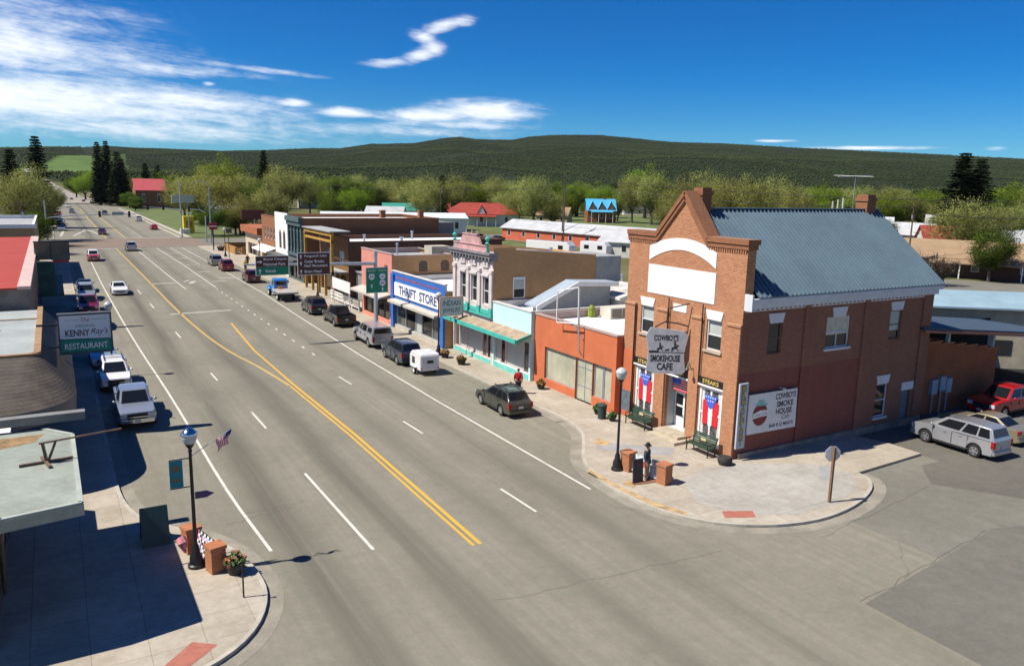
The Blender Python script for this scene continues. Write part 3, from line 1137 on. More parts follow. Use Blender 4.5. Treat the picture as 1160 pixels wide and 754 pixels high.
# roof
b = MB()
sl = (13.0 - 8.72) / (32.3 - 27.2)
for y0, y1 in ((27.2, 32.3), (37.4, 32.3)):
    b.quad((XF + .6, y0, 8.72), (46.55, y0, 8.72), (46.55, y1, 13.0), (XF + .6, y1, 13.0))
    b.quad((XF + .6, y0, 8.66), (46.55, y0, 8.66), (46.55, y1, 12.94), (XF + .6, y1, 12.94))
    b.quad((46.55, y0, 8.66), (46.55, y0, 8.72), (46.55, y1, 13.0), (46.55, y1, 12.94))
    b.quad((XF + .6, y0, 8.66), (46.55, y0, 8.66), (46.55, y0, 8.72), (XF + .6, y0, 8.72))
for x0 in np.arange(XF + .75, 46.5, .32):
    b.bar((x0, 27.2, 8.755), (x0, 32.28, 13.025), .05, .1)
    b.bar((x0, 37.4, 8.745), (x0, 32.32, 13.015), .06, .06)
b.bar((XF + .6, 32.3, 13.03), (46.6, 32.3, 13.03), .34, .06)
roof = part('roof', b, ROOFBLUE, cafe)
for nm, (x0, x1, y0, y1, z0, z1) in (('chimney', (30.75, 31.45, 32.0, 32.75, 12.3, 14.15)), ('chimney', (45.0, 45.85, 32.0, 32.85, 12.2, 13.95))):
    b = MB()
    b.box(x0, x1, y0, y1, z0, z1 - .42)
    b.box(x0 - .06, x1 + .06, y0 - .06, y1 + .06, z1 - .418, z1 - .2)
    b.box(x0 + .02, x1 - .02, y0 + .02, y1 - .02, z1 - .198, z1)
    part('chimney', b, BRKRUST, roof)
b = MB()
b.box(XF + .1, 46.4, 27.22, 27.42, 8.42, 8.655)
b.box(XF + .1, 46.2, 27.36, 27.6, 8.12, 8.417)
b.box(XF + .1, 46.2, 27.605, 27.62, 7.95, 8.115)
b.box(XF - .02, XF + .097, 27.1, 27.62, 8.05, 8.9)
b.bar((46.48, 27.25, 8.6), (46.48, 32.3, 12.83), .12, .2)
part('cornice', b, FASCIA, cafe)
b = MB()       # ridge flashing and shingled back of the gable
b.quad((XF + .62, 30.6, 11.4), (XF + 1.5, 31.4, 12.2), (XF + 1.5, 32.3, 13.05), (XF + .62, 32.32, 13.7))
b.quad((XF + .62, 34.1, 11.4), (XF + 1.5, 33.2, 12.2), (XF + 1.5, 32.3, 13.05), (XF + .62, 32.32, 13.7))
part('cricket_roof', b, mat('old_shingles', (.12, .09, .065), var=.35, scale=6), cafe)
# painted white panels on the gable
b = MB()
N = 18
for i in range(N):
    def arc(t):
        y = 35.1 - 5.35 * t
        k = 1 - (2 * t - 1) ** 2
        return y, 9.95 + .78 * k, 10.78 + .6 * k
    y0, l0, h0 = arc(i / N)
    y1, l1, h1 = arc((i + 1) / N)
    vs = [(XF - .03, y0, l0), (XF - .03, y1, l1), (XF - .03, y1, h1), (XF - .03, y0, h0)]
    b.quad(*vs)
    b.quad((XF - .03, y0, h0), (XF - .03, y1, h1), (XF - .002, y1, h1), (XF - .002, y0, h0))
    b.quad((XF - .03, y0, l0), (XF - .03, y1, l1), (XF - .002, y1, l1), (XF - .002, y0, l0))
part('arched_panel', b, SIGNW, cafe)
b = MB()
b.box(XF - .035, XF - .003, 29.7, 35.1, 8.07, 9.73)
part('sign_panel', b, SIGNW, cafe)
b = MB()
b.box(XF - .03, XF - .003, 31.75, 32.82, 7.3, 7.72)
part('small_panel', b, SIGNW, cafe)


def lintel(axis, a0, a1, z0, z1, pos):
    m = MB()
    pts = [(a0 + .05, z0), (a1 - .05, z0), (a1 + .09, z1), (a0 - .09, z1)]
    m.prism(pts, axis, pos - .05, pos - .003)
    return m


for y0, y1 in ((34.47, 35.6), (29.05, 30.15)):
    w = window(cafe, 'X', XF, y0, y1, 5.6, 7.25, fr=FASCIA, nh=1, sill=mat('stone_sill', (.42, .36, .28), var=.15))
    part('lintel', lintel('X', y0, y1, 7.25, 7.75, XF), SIGNW, w)
    m = MB()
    m.box(XF + .142, XF + .146, y0 + .1, y1 - .1, 6.45, 7.17)
    part('blind', m, PALEG, w)
for x0, x1, z0, z1, nv in ((31.85, 32.9, 5.6, 7.25, 0), (36.45, 38.45, 5.5, 7.25, 1), (42.1, 43.2, 5.55, 7.3, 0), (41.5, 42.6, .85, 2.9, 0)):
    w = window(cafe, 'Y', YS, x0, x1, z0, z1, fr=FASCIA if nv or z0 < 2 else WOODP, nv=nv, nh=1, depth=.13, sill=FASCIA if (nv or z0 < 2) else None,
               blind=(.42, CURTAIN) if nv else ((.3, PALEG) if x0 > 42 else None))
    c = (x0 + x1) / 2
    if nv:
        part('lintel', lintel('Y', c - .55, c + .55, z1, z1 + .55, YS), FASCIA, w)
    else:
        part('lintel', lintel('Y', x0, x1, z1, z1 + .52, YS), FASCIA, w)
# side door at the back
b = MB()
b.box(44.1, 44.95, YS + .16, YS + .2, .1, 2.2)
part('back_door', b, mat('blue_grey_door', (.12, .17, .22), var=.1), cafe)
b = MB()
b.box(43.95, 45.1, YS - .05, YS - .003, 2.25, 2.75)
part('door_panel', b, FASCIA, cafe)
# display windows with patriotic bunting
RED = mat('bunting_red', (.62, .02, .03), var=.06)
BWHITE = mat('bunting_white', (.8, .8, .8), var=.04)
BBLUE = mat('bunting_blue', (.05, .12, .55), var=.06)
DISP = mat('display_clutter', (.10, .09, .09), var=.8, scale=3.5, rough=.6)
for y0, y1 in ((34.1, 35.85), (28.65, 30.4)):
    w = window(cafe, 'X', XF, y0, y1, .62, 3.55, fr=WHITEP, glass=DISP, nv=1, nh=1, depth=.12, fw_=.15, name='display_window')
    c = (y0 + y1) / 2
    for a_, e_ in ((y0 + .15, y0 + .36), (y1 - .36, y1 - .15)):
        m = MB()
        m.prism([(a_, .8), (e_, .8), (e_ - .03, 2.0), (e_ + .04 if a_ < c else e_, 3.4), (a_, 3.4)], 'X', XF + .112, XF + .118)
        part('lace_curtain', m, mat('lace_white', (.6, .6, .58), var=.25, scale=9), w)
    m = MB()
    m.prism([(c + .58, 2.75), (c + .18, 3.0), (c + .16, 1.5), (c + .55, 1.42)], 'X', XF + .07, XF + .085)
    m.prism([(c - .58, 2.75), (c - .18, 3.0), (c - .16, 1.5), (c - .55, 1.42)], 'X', XF + .07, XF + .085)
    part('red_drape', m, RED, w)
    m = MB()
    m.prism([(c - .155, 2.9), (c + .155, 2.9), (c + .14, 1.45), (c - .14, 1.45)], 'X', XF + .068, XF + .083)
    part('white_drape', m, BWHITE, w)
    m = MB()
    m.prism([(c - .5, 3.12), (c + .5, 3.12), (c + .2, 2.5), (c, 2.38), (c - .2, 2.5)], 'X', XF + .05, XF + .064)
    bl = part('blue_drape', m, BBLUE, w)
    m = MB()
    for i in range(9):
        yy, zz = c - .34 + .17 * (i % 5), 3.02 - .2 * (i // 5)
        if abs(yy - c) > .36 - (3.05 - zz) * .4:
            continue
        m.prism([(yy + .055 * math.cos(t * math.pi / 5 + .3) * (1 if t % 2 else .5), zz + .055 * math.sin(t * math.pi / 5 + .3) * (1 if t % 2 else .5)) for t in range(10)], 'X', XF + .042, XF + .046)
    part('drape_stars', m, BWHITE, w)
    m = MB()
    m.box(XF - .16, XF + .1, y0 - .14, y1 + .14, .44, .6)
    part('sill', m, WHITEP, w)
GOLD = mat('gold_letters', (.62, .47, .12), rough=.4, var=.1)
for y0, y1, tx in ((34.05, 35.95, 'STEAKS'), (28.6, 30.45, 'STEAKS'), (31.2, 33.15, 'BREAKFAST')):
    m = MB()
    m.box(XF - .06, XF - .003, y0, y1, 3.68, 4.05)
    s_ = part('sign_board', m, BLACKM, cafe)
    lettering(s_, tx, (XF - .065, (y0 + y1) / 2, 3.865), (0, -1, 0), (0, 0, 1), .23, 1.2, GOLD, bold=.02)
    m = MB()
    m.box(XF - .09, XF - .003, y0 - .03, y1 + .03, 3.57, 3.66)
    part('sign_trim', m, WHITEP, s_)
# door recess, leaf and hanging flag
b = MB()
b.box(XF + .24, XF + .85, 33.13, 33.2, .3, 3.65)
b.box(XF + .24, XF + .85, 31.17, 31.24, .3, 3.65)
b.box(XF + .24, XF + .85, 31.2, 33.2, 3.66, 3.72)
b.box(XF + .24, XF + .85, 31.2, 33.2, .3, .43)
b.box(XF + .85, XF + .9, 31.17, 33.2, 2.55, 3.7)
b.box(XF + .85, XF + .9, 33.1, 33.2, .3, 2.55)
part('door_recess', b, mat('pale_grey_paint', (.5, .52, .52), var=.08), cafe)
b = MB()
b.box(XF + .95, XF + .98, 31.1, 33.3, .2, 3.7)
part('dark_opening', b, DARK, cafe)
b = MB()
b.box(XF + .8, XF + .86, 32.28, 33.1, .435, 2.5)
dr = part('door', b, WHITEP, cafe)
b = MB()
b.box(XF + .78, XF + .797, 32.42, 32.97, 1.75, 2.35)
b.box(XF + .78, XF + .797, 32.42, 32.97, 1.05, 1.62)
part('door_pane', b, CARGLASS, dr)
b = MB()
b.box(XF + .75, XF + .797, 32.33, 32.37, 1.0, 1.2)
part('handle', b, CHROME, dr)
b = MB()
for i in range(6):
    b.box(XF + .5, XF + .52, 31.3, 33.05, 2.62 + i * .14, 2.69 + i * .14)
fl = part('hung_flag', b, RED, cafe)
b = MB()
b.box(XF + .521, XF + .53, 31.3, 33.05, 2.6, 3.45)
part('flag_cloth', b, BWHITE, fl)
b = MB()
b.box(XF + .48, XF + .497, 32.4, 33.05, 3.02, 3.46)
part('flag_canton', b, BBLUE, fl)
b = MB()
b.box(XF - 1.3, XF + .24, 30.7, 33.0, .13, .29)
b.box(XF - .8, XF + .24, 31.0, 33.05, .29, .44)
part('front_steps', b, mat('step_stone', (.42, .37, .28), var=.2, scale=2), cafe)
# black tubes standing in for shadow lines at the pier edges; small wall lamp
for y_, za, zb in ((36.0, 7.3, .6), (33.08, 8.0, 4.1), (30.38, 8.0, 4.1)):
    b = MB()
    b.tube([(XF - .13, y_, za), (XF - .13, y_, zb)], .035, 6)
    part('pier_shadow_line', b, BLACKPL, cafe)
b = MB()
b.tube([(XF - .12, 31.0, 4.3), (XF - .4, 30.9, 4.75), (XF - .55, 30.85, 4.5)], .025, 6)
b._lathe(XF - .55, 30.85, [(.02, 4.52), (.13, 4.36), (.13, 4.34), (0.0, 4.4)], 8)
part('wall_lamp', b, BLACKM, cafe)

# hanging sign over the door
hs_ = thing('hanging_sign', 'grey shield sign with black riders and lettering hanging over the cafe door', 'sign', (28.4, 32.3, 0))
SY = 32.3
pts = [(27.8, 4.12), (28.3, 3.98), (30.35, 3.92), (30.62, 4.1), (30.45, 5.0), (30.68, 6.1), (30.4, 6.36), (28.3, 6.52), (28.0, 6.55), (27.82, 6.3), (27.68, 6.1), (27.9, 5.2)]
pts = [(p[0] - .78, p[1]) for p in pts]
b = MB()
b.prism(pts, 'Y', SY - .05, SY + .05)
part('board', b, mat('sign_grey', (.44, .46, .49), rough=.6, var=.16, scale=1.8), hs_)
SX = 28.35
for tx, z, h, w_ in (("COWBOY'S", 5.98, .34, 1.75), ('SMOKEHOUSE', 4.82, .38, 2.15), ('CAFE', 4.36, .4, 1.15)):
    lettering(hs_, tx, (SX, SY - .056, z), (1, 0, 0), (0, 0, 1), h, w_, BLACKM, bold=.03)
b = MB()
b.box(27.12, 29.72, SY - .057, SY - .053, 5.14, 5.17)
b.box(27.15, 27.85, SY - .058, SY - .053, 5.17, 5.25)
part('ground_line', b, BLACKM, hs_)
HORSE = [(0, .28), (.05, .36), (.2, .38), (.34, .38), (.44, .5), (.52, .56), (.6, .5), (.55, .44), (.5, .42), (.45, .3), (.5, .16), (.6, .1), (.56, .06), (.44, .14), (.38, .24), (.2, .24), (.1, .12), (.02, .02), (-.06, .02), (.02, .14), (.04, .24), (-.08, .18), (-.1, .22)]
RIDER = [(.2, .36), (.19, .56), (.16, .66), (.2, .7), (.18, .78), (.1, .8), (.2, .82), (.21, .88), (.29, .88), (.3, .82), (.38, .8), (.29, .78), (.29, .7), (.36, .6), (.44, .56), (.34, .54), (.31, .36)]
CALF = [(0, .14), (.06, .24), (.3, .25), (.38, .32), (.44, .26), (.4, .2), (.34, .14), (.42, .02), (.36, .02), (.26, .12), (.12, .12), (.02, .02), (-.04, .03), (.03, .11)]
for k, (shape, x0, s_) in enumerate(((HORSE, 27.75, .7), (RIDER, 27.75, .7), (CALF, 28.3, .7), (HORSE, 28.78, .85), (RIDER, 28.78, .85))):
    b = MB()
    b.prism([(x0 + q[0] * s_, 5.2 + q[1] * s_ * .85) for q in shape], 'Y', SY - .0575, SY - .053)
    part('calf_figure' if shape is CALF else ('horse_figure' if shape is HORSE else 'rider_figure'), b, BLACKM, hs_)
b = MB()
b.tube([(27.5, SY, 6.56), (28.2, SY, 6.86), (29.1, SY, 6.8), (29.9, SY, 6.62)], .04, 6)
b.tube([(28.3, SY, 6.8), (28.35, SY, 7.6), (29.9, SY, 7.9)], .035, 6)
b.tube([(29.6, SY, 6.3), (29.9, SY, 6.3)], .04, 6)
b.tube([(29.6, SY, 4.3), (29.9, SY, 4.3)], .04, 6)
part('bracket', b, BLACKM, hs_)
hs_.location = (28.75, 31.95, 0)
hs_.rotation_euler = (0, 0, R(-30))
hs_.scale = (.77, 1, 1)

# painted board on the side wall
ms = thing('wall_sign', 'white painted board with red round emblem on the shaded brick side wall', 'sign', (32.4, YS - .02, 1.4))
b = MB()
b.prism([(30.6, 1.42), (34.35, 1.37), (34.28, 3.56), (30.6, 3.58)], 'Y', YS - .2, YS - .145)
part('board', b, mat('sign_board_white', (.68, .68, .66), var=.08, streak=.15), ms)
INK = mat('dark_ink', (.05, .045, .05), var=.2)
for tx, x_, z, h, w_ in (('COWBOYS', 33.4, 3.26, .34, 1.6), ('SMOKE', 33.38, 2.83, .33, 1.3), ('HOUSE', 33.33, 2.42, .33, 1.25), ('BAR B Q MEATS', 33.2, 1.67, .23, 1.85)):
    lettering(ms, tx, (x_, YS - .203, z), (1, 0, 0), (0, 0, 1), h, w_, INK, bold=.035)
lettering(ms, 'Cafe', (33.5, YS - .203, 2.1), (1, 0, 0), (0, 0, 1), .27, .62, INK, shear=.3)
b = MB()
b.prism([(31.5 + .56 * math.cos(t * math.pi / 14), 2.42 + .6 * math.sin(t * math.pi / 14)) for t in range(28)], 'Y', YS - .21, YS - .203)
em = part('emblem', b, mat('emblem_red', (.22, .035, .03), var=.25, scale=5), ms)
b = MB()
b.prism([(30.95, 2.24), (31.5, 2.3), (32.04, 2.32), (32.05, 2.62), (31.5, 2.66), (30.97, 2.52)], 'Y', YS - .216, YS - .211)
part('emblem_band', b, SIGNW, em)
lettering(em, 'Coca-Cola', (31.52, YS - .219, 2.46), (1, .0, .06), (0, 0, 1), .2, .95, MATS['emblem_red'], shear=.3)
b = MB()
b.prism([(31.02, 3.0), (31.25, 2.93), (31.95, 2.88), (32.0, 2.98), (31.78, 3.0), (31.72, 3.2), (31.35, 3.22), (31.28, 3.04)], 'Y', YS - .216, YS - .2105)
part('emblem_hat', b, mat('faded_teal', (.25, .5, .46), var=.2), em)
b = MB()
b.tube([(32.95, YS - .1, 3.7), (32.95, YS - .4, 3.75)], .02, 6)
b.sphere((32.95, YS - .44, 3.7), .09, 8, 6)
part('sign_lamp', b, FASCIA, ms)
# vertical blade on the corner
bs = thing('vertical_sign', 'tall narrow grey sign with yellow letters on the corner of the cafe', 'sign', (30.1, 27.4, .75))
b = MB()
b.box(29.8, 30.42, YS - .27, YS - .17, .78, 4.28)
part('board', b, mat('sign_bluegrey', (.42, .45, .5), var=.1), bs)
YEL = mat('yellow_letters', (.5, .36, .02), var=.15)
for i, ch in enumerate('BREAKFAST'):
    lettering(bs, ch, (30.11, YS - .273, 4.02 - i * .365), (1, 0, 0), (0, 0, 1), .33, .34, BLACKM, bold=.06)
    lettering(bs, ch, (30.11, YS - .278, 4.02 - i * .365), (1, 0, 0), (0, 0, 1), .25, .25, YEL, bold=.03)
for z_ in (3.7, 1.2):
    b = MB()
    b.box(29.95, 30.05, YS - .168, YS - .095, z_, z_ + .1)
    part('bracket', b, BLACKM, bs)


# --- generic flat-roofed shop ----------------------------------------------------------------------
def shop(name, label, x0, x1, y0, y1, z, front, side, roofm, holes=(), roof_drop=.45, cope=None, side_z=None, sideholes=(), cat='building'):
    t = thing(name, label, cat, (x0, (y0 + y1) / 2, 0))
    sz = side_z if side_z is not None else z
    m = MB()
    wall(m, 'X', x0, y0, y1, 0, z, holes, .25)
    part('front_wall', m, front, t)
    m = MB()
    wall(m, 'Y', y0, x0 + .003, x1, 0, z if side_z is None else sz, sideholes, .2)
    m.quad((x1, y0, 0), (x1, y1, 0), (x1, y1, sz), (x1, y0, sz))
    m.quad((x1, y1, 0), (x0 + .003, y1, 0), (x0 + .003, y1, sz), (x1, y1, sz))
    part('side_wall', m, side, t)
    m = MB()
    rz = sz - roof_drop
    m.box(x0 + .1, x1 - .02, y0 + .02, y1 - .02, rz - .1, rz)
    part('roof', m, roofm, t)
    m = MB()
    c = .25
    m.box(x0 - .05, x0 + c, y0 - .03, y1 + .03, z + .002, z + .1)
    m.box(x0 + c + .003, x1 + .03, y0 - .03, y0 + c, sz + .002, sz + .08)
    m.box(x0 + c + .003, x1 + .03, y1 - c, y1 + .03, sz + .002, sz + .08)
    m.box(x1 - c, x1 + .03, y0 + c + .003, y1 - c - .003, sz + .002, sz + .08)
    m.box(x0 + .02, x0 + c - .05, y0 + .02, y1 - .02, rz, z)
    m.box(x0 + c, x1, y0 + .02, y0 + c - .04, rz, sz)
    m.box(x0 + c, x1, y1 - c + .04, y1 - .02, rz, sz)
    part('parapet', m, cope or side, t)
    return t


def shopfront(t, x, y0, y1, z0, z1, ymul, fr, glass, base=None, zb=None):
    """row of shop windows in an opening"""
    n_ = len(ymul) - 1
    for i in range(n_):
        a, c = ymul[i], ymul[i + 1]
        window(t, 'X', x, a + .02, c - .02, z0, z1, fr=fr, glass=glass[i % len(glass)], nh=0, depth=.2, fw_=.07, name='shop_window')
    if base:
        m = MB()
        m.box(x - .03, x + .2, y0 + .01, y1 - .01, 0.1, z0 - .005)
        part('stall_riser', m, base, t)


def roof_vent(x, y, z, r=.12, h=.6, label='small metal vent pipe on the flat roof', **k):
    m = MB()
    m.lathe(x, y, [(r, z), (r, z + h * .8), (r * 1.5, z + h * .82), (r * 1.5, z + h)], 8)
    return solo('roof_vent', m, STEEL, label, 'vent', 'roof vents on the shops')


# orange shop next to the cafe
t = shop('orange_shop', 'single-storey orange stucco shop with papered windows beside the brick cafe', 29.3, 43, 37.0, 46.5, 5.05, ORANGE, ORANGE, ROOFW,
         [(41.3, 45.1, .65, 2.95), (37.4, 39.4, .75, 2.95), (39.42, 41.28, .13, 2.95)], cope=mat('coping_pinkgrey', (.4, .3, .27)))
PAPER = mat('papered_window', (.40, .40, .30), rough=.35, var=.22, scale=.7)
shopfront(t, 29.3, 41.3, 45.1, .65, 2.95, [41.3, 45.1], STEEL, [PAPER])
shopfront(t, 29.3, 37.4, 39.4, .75, 2.95, [37.4, 38.4, 39.4], STEEL, [PAPER])
m = MB()
m.box(29.45, 29.5, 39.5, 40.32, .15, 2.9)
m.box(29.45, 29.5, 40.38, 41.2, .15, 2.9)
d = part('shop_door', m, PAPER, t)
m = MB()
for a in (39.44, 40.33, 41.22):
    m.box(29.42, 29.47, a, a + .05, .15, 2.93)
m.box(29.42, 29.47, 39.44, 41.27, 1.1, 1.15)
m.box(29.42, 29.47, 39.44, 41.27, 2.35, 2.4)
part('door_frame', m, STEEL, d)
m = MB()
m.box(29.24, 29.28, 35.45, 36.25, .75, 2.0)
solo('notice_board', m, mat('board_slate', (.12, .14, .16), var=.4, scale=6), 'small dark notice board on the orange wall end beside the cafe bench', 'notice board')
m = MB()
m.box(XF - .125, XF - .113, 36.02, YN, .14, 4.4)
part('painted_pier', m, ORANGE, cafe)
# white metal frame that once held a sign
t2 = thing('empty_sign', 'empty white metal sign frame standing over the orange shop parapet', 'sign frame', (28.9, 41.8, 3.0))
m = MB()
for a, c in (((40.55, 5.35), (40.6, 7.7)), ((40.6, 7.7), (43.05, 7.2)), ((43.05, 7.2), (43.05, 5.05)), ((43.05, 5.05), (40.55, 5.35))):
    m.bar((28.85, *a), (28.85, *c), .06)
part('frame', m, WHITEP, t2)
m = MB()
m.tube([(29.22, 40.5, 3.2), (28.95, 40.52, 3.6), (28.86, 40.55, 7.7)], .045, 6)
m.tube([(29.22, 41.2, 5.0), (28.85, 41.5, 5.24)], .03, 6)
m.tube([(29.22, 40.5, 4.3), (28.85, 41.2, 5.28)], .03, 6)
part('post', m, STEEL, t2)

# aqua shop and ornate white front share a green-edged canopy
t = shop('aqua_shop', 'low aqua-fronted jewelry shop with a green-edged canopy', 29.0, 44, 46.52, 52.2, 5.15, AQUA, AQUA, ROOFW,
         [(46.75, 52.0, .55, 2.9)], cope=mat('coping_pale', (.6, .58, .55)))
KICK = mat('aqua_kickboard', (.16, .5, .44), var=.2, scale=1)
shopfront(t, 29.0, 46.75, 52.0, .55, 2.9, [46.75, 47.7, 50.35, 51.1, 52.0], mat('pink_trim', (.62, .45, .42), var=.1), [SHOPG, PALEG, CARGLASS, PALEG], KICK)
m = MB()
m.prism([(27.75, 3.05), (29.0, 3.5), (29.0, 3.6), (27.75, 3.2)], 'Y', 46.55, 52.2)
aw = part('canopy', m, mat('canopy_brown', (.33, .25, .17), var=.35, scale=1.5), t)
m = MB()
m.box(27.66, 27.745, 46.5, 52.2, 2.98, 3.28)
m.prism([(27.75, 2.98), (29.0, 3.42), (29.0, 3.62), (27.75, 3.24)], 'Y', 46.46, 46.545)
part('canopy_edge', m, TEAL, aw)
vic = thing('ornate_shop', 'narrow two-storey white ornate shop front with a pink parapet and tan brick side', 'building', (29, 55.7, 0))
PINKW = mat('pale_pink_metal', (.57, .51, .49), var=.14, scale=1.2, streak=.2)
VH = [(52.95, 53.95, 4.75, 6.9), (54.95, 55.95, 4.75, 6.9), (56.9, 57.9, 4.75, 6.9), (52.5, 59.0, .5, 2.9)]
m = MB()
wall(m, 'X', 29.0, 52.22, 59.3, 0, 9.0, VH, .25)
for y0 in (52.25, 54.2, 56.15, 58.6):
    m.box(28.86, 28.998, y0, y0 + .45, 4.4, 7.3)
    m.box(28.8, 28.998, y0 - .05, y0 + .5, 7.302, 7.55)
for y0, y1 in ((52.9, 54.0), (54.9, 56.0), (56.85, 57.95)):
    m.box(28.84, 28.998, y0 - .05, y1 + .05, 7.0, 7.18)
    m.box(28.9, 28.998, y0 + .1, y1 - .1, 7.7, 8.25)
part('front_wall', m, PINKW, vic)
for y0, y1, *_ in VH[:3]:
    window(vic, 'X', 29.0, y0, y1, 4.75, 6.9, fr=WHITEP, nh=1, depth=.2)
m = MB()
m.box(28.9, 29.0 - .003, 52.2, 59.3, 4.05, 4.35)
for y0 in (52.25, 54.2, 56.15, 58.6):
    m.box(28.82, 28.897, y0, y0 + .45, 3.8, 4.6)
m.box(28.78, 28.897, 52.2, 59.3, 3.86, 4.0)
part('teal_band', m, TEAL, vic)
m = MB()
m.box(28.55, 29.3, 52.15, 59.35, 8.72, 8.9)
m.box(28.65, 29.3, 52.15, 59.35, 8.5, 8.718)
m.box(28.8, 29.3, 52.2, 59.3, 8.25, 8.498)
for y in np.arange(52.3, 59.2, .55):
    m.box(28.62, 28.797, y, y + .16, 8.26, 8.49)
part('cornice', m, mat('cornice_slate', (.2, .19, .2), var=.25, scale=2), vic)
m = MB()
m.prism([(53.0, 8.9), (58.6, 8.9), (58.6, 9.42), (57.6, 9.44), (57.0, 10.12), (54.6, 10.12), (54.0, 9.42), (53.0, 9.4)], 'X', 28.75, 28.95)
m.box(28.68, 28.747, 53.0, 58.6, 8.9, 8.98)
m.box(28.68, 28.747, 53.0, 58.6, 9.36, 9.44)
m.box(28.7, 29.0, 54.55, 57.05, 10.122, 10.2)
part('parapet', m, mat('parapet_rose', (.5, .3, .29), var=.25, scale=2), vic)
for y in (53.0, 58.7):
    m = MB()
    m._lathe(28.85, y, [(.09, 8.9), (.09, 9.5), (.2, 9.6), (.06, 9.72), (.2, 9.9), (.2, 10.0), (.05, 10.12), (0, 10.35)], 8)
    part('finial', m, TEAL, vic)
m = MB()
for y in (54.7, 55.6, 56.6):
    m.tube([(28.85, y, 10.2), (28.85, y, 10.55)], [.05, .02], 5)
part('crest', m, PINKW, vic)
m = MB()
SZ = [(29.003, 9.3), (31.0, 9.3), (31.0, 9.12), (34, 9.02), (38.7, 8.55)]
for i in range(4):
    m.quad((SZ[i][0], 52.22, 0 if SZ[i][0] > 32 else 0), (SZ[i + 1][0], 52.22, 0), (SZ[i + 1][0], 52.22, SZ[i + 1][1]), (SZ[i][0], 52.22, SZ[i][1])) if SZ[i][0] != SZ[i + 1][0] else None
    m.quad((SZ[i][0], 59.3, 0), (SZ[i + 1][0], 59.3, 0), (SZ[i + 1][0], 59.3, SZ[i + 1][1] - .1), (SZ[i][0], 59.3, SZ[i][1] - .1)) if SZ[i][0] != SZ[i + 1][0] else None
m.quad((38.7, 52.22, 0), (38.7, 59.3, 0), (38.7, 59.3, 8.55), (38.7, 52.22, 8.55))
m.box(31, 38.6, 52.28, 52.5, 8.0, 8.45)
part('side_wall', m, BRKTAN, vic)
w = MB()
w.box(30.75, 31.85, 52.17, 52.215, 5.3, 7.0)
wf = part('window', w, WHITEP, vic)
w = MB()
w.box(30.85, 31.75, 52.15, 52.167, 5.4, 6.05)
part('pane', w, GLASS, wf)
w = MB()
w.box(30.85, 31.75, 52.15, 52.167, 6.1, 6.8)
part('blind', w, PALEG, wf)
m = MB()
m.box(29.2, 38.6, 52.55, 59.2, 8.0, 8.1)
m.bar((31.0, 52.3, 9.16), (38.7, 52.3, 8.6), .3, .06)
part('roof', m, ROOFW, vic)
shopfront(vic, 29.0, 52.5, 59.0, .5, 2.9, [52.5, 53.3, 54.1, 56.9, 58.2, 59.0], MATS['pink_trim'], [CARGLASS, SHOPG, PALEG, PALEG, SHOPG], KICK)
m = MB()
m.prism([(27.75, 3.05), (28.78, 3.42), (28.78, 3.52), (27.75, 3.2)], 'Y', 52.205, 58.4)
aw = part('canopy', m, MATS['canopy_brown'], vic)
m = MB()
m.box(27.66, 27.745, 52.205, 58.45, 2.98, 3.28)
part('canopy_edge', m, TEAL, aw)
m = MB()
m.box(38.75, 41.4, 52.3, 57, 0, 8.4)
m.box(38.8, 41.35, 52.27, 52.297, 4, 8.2)
solo('block_shed', m, mat('grey_block', (.32, .33, .32), var=.15, scale=1.2, streak=.2), 'grey block lift housing at the back of the tan brick wall', 'outbuilding')
# projecting signs
sg = thing('projecting_sign', 'grey projecting sign with blue lettering above the green canopy', 'sign', (27.9, 56.2, 3.2))
m = MB()
m.box(26.4, 28.35, 56.15, 56.3, 3.55, 5.0)
part('board', m, mat('sign_palegrey', (.5, .55, .56), var=.1), sg)
m = MB()
m.box(26.35, 28.4, 56.13, 56.32, 5.003, 5.1)
m.box(26.33, 26.397, 56.13, 56.32, 3.5, 5.0)
m.box(28.353, 28.42, 56.13, 56.32, 3.3, 5.0)
part('frame', m, mat('rust_frame', (.4, .26, .2), var=.2), sg)
SLB = mat('slate_blue_ink', (.05, .14, .2), var=.1)
lettering(sg, 'INDIAN', (27.37, 56.145, 4.6), (1, 0, 0), (0, 0, 1), .46, 1.6, SLB, bold=.02)
lettering(sg, 'JEWELRY', (27.37, 56.145, 3.98), (1, 0, 0), (0, 0, 1), .46, 1.6, SLB, bold=.02)

# thrift store
BLUE = mat('royal_blue', (.035, .14, .45), rough=.6, var=.12, scale=.8)
t = shop('thrift_shop', 'blue-framed thrift store with a long white lettered sign and dark glass front', 28.3, 44, 59.35, 71.4, 5.6, BLUE, BRKTAN, ROOFW,
         [(60.1, 70.7, .13, 2.75)], cope=mat('coping_pale', (.6, .58, .55)), side_z=5.0)
m = MB()
m.box(28.18, 28.297, 60.0, 70.6, 3.35, 4.62)
s_ = part('sign_panel', m, SIGNW, t)
lettering(s_, 'THRIFT  STORE', (28.165, 65.1, 3.98), (0, -1, 0), (0, 0, 1), .85, 8.6, mat('navy_ink', (.03, .06, .2), var=.1), bold=.02)
m = MB()
rr = random.Random(2)
for a in np.arange(60.6, 70.2, .42):
    m.box(28.28, 28.297, a, a + rr.uniform(.15, .34), 5.0 + rr.uniform(-.05, .05), 5.12 + rr.uniform(0, .1))
part('small_lettering', m, mat('faded_red', (.4, .08, .07), var=.2), t)
m = MB()
m.prism([(27.55, 2.68), (28.29, 2.8), (28.29, 3.02), (27.55, 2.9)], 'Y', 60.0, 70.8)
part('canopy', m, mat('canopy_stone', (.47, .44, .38), var=.12), t)
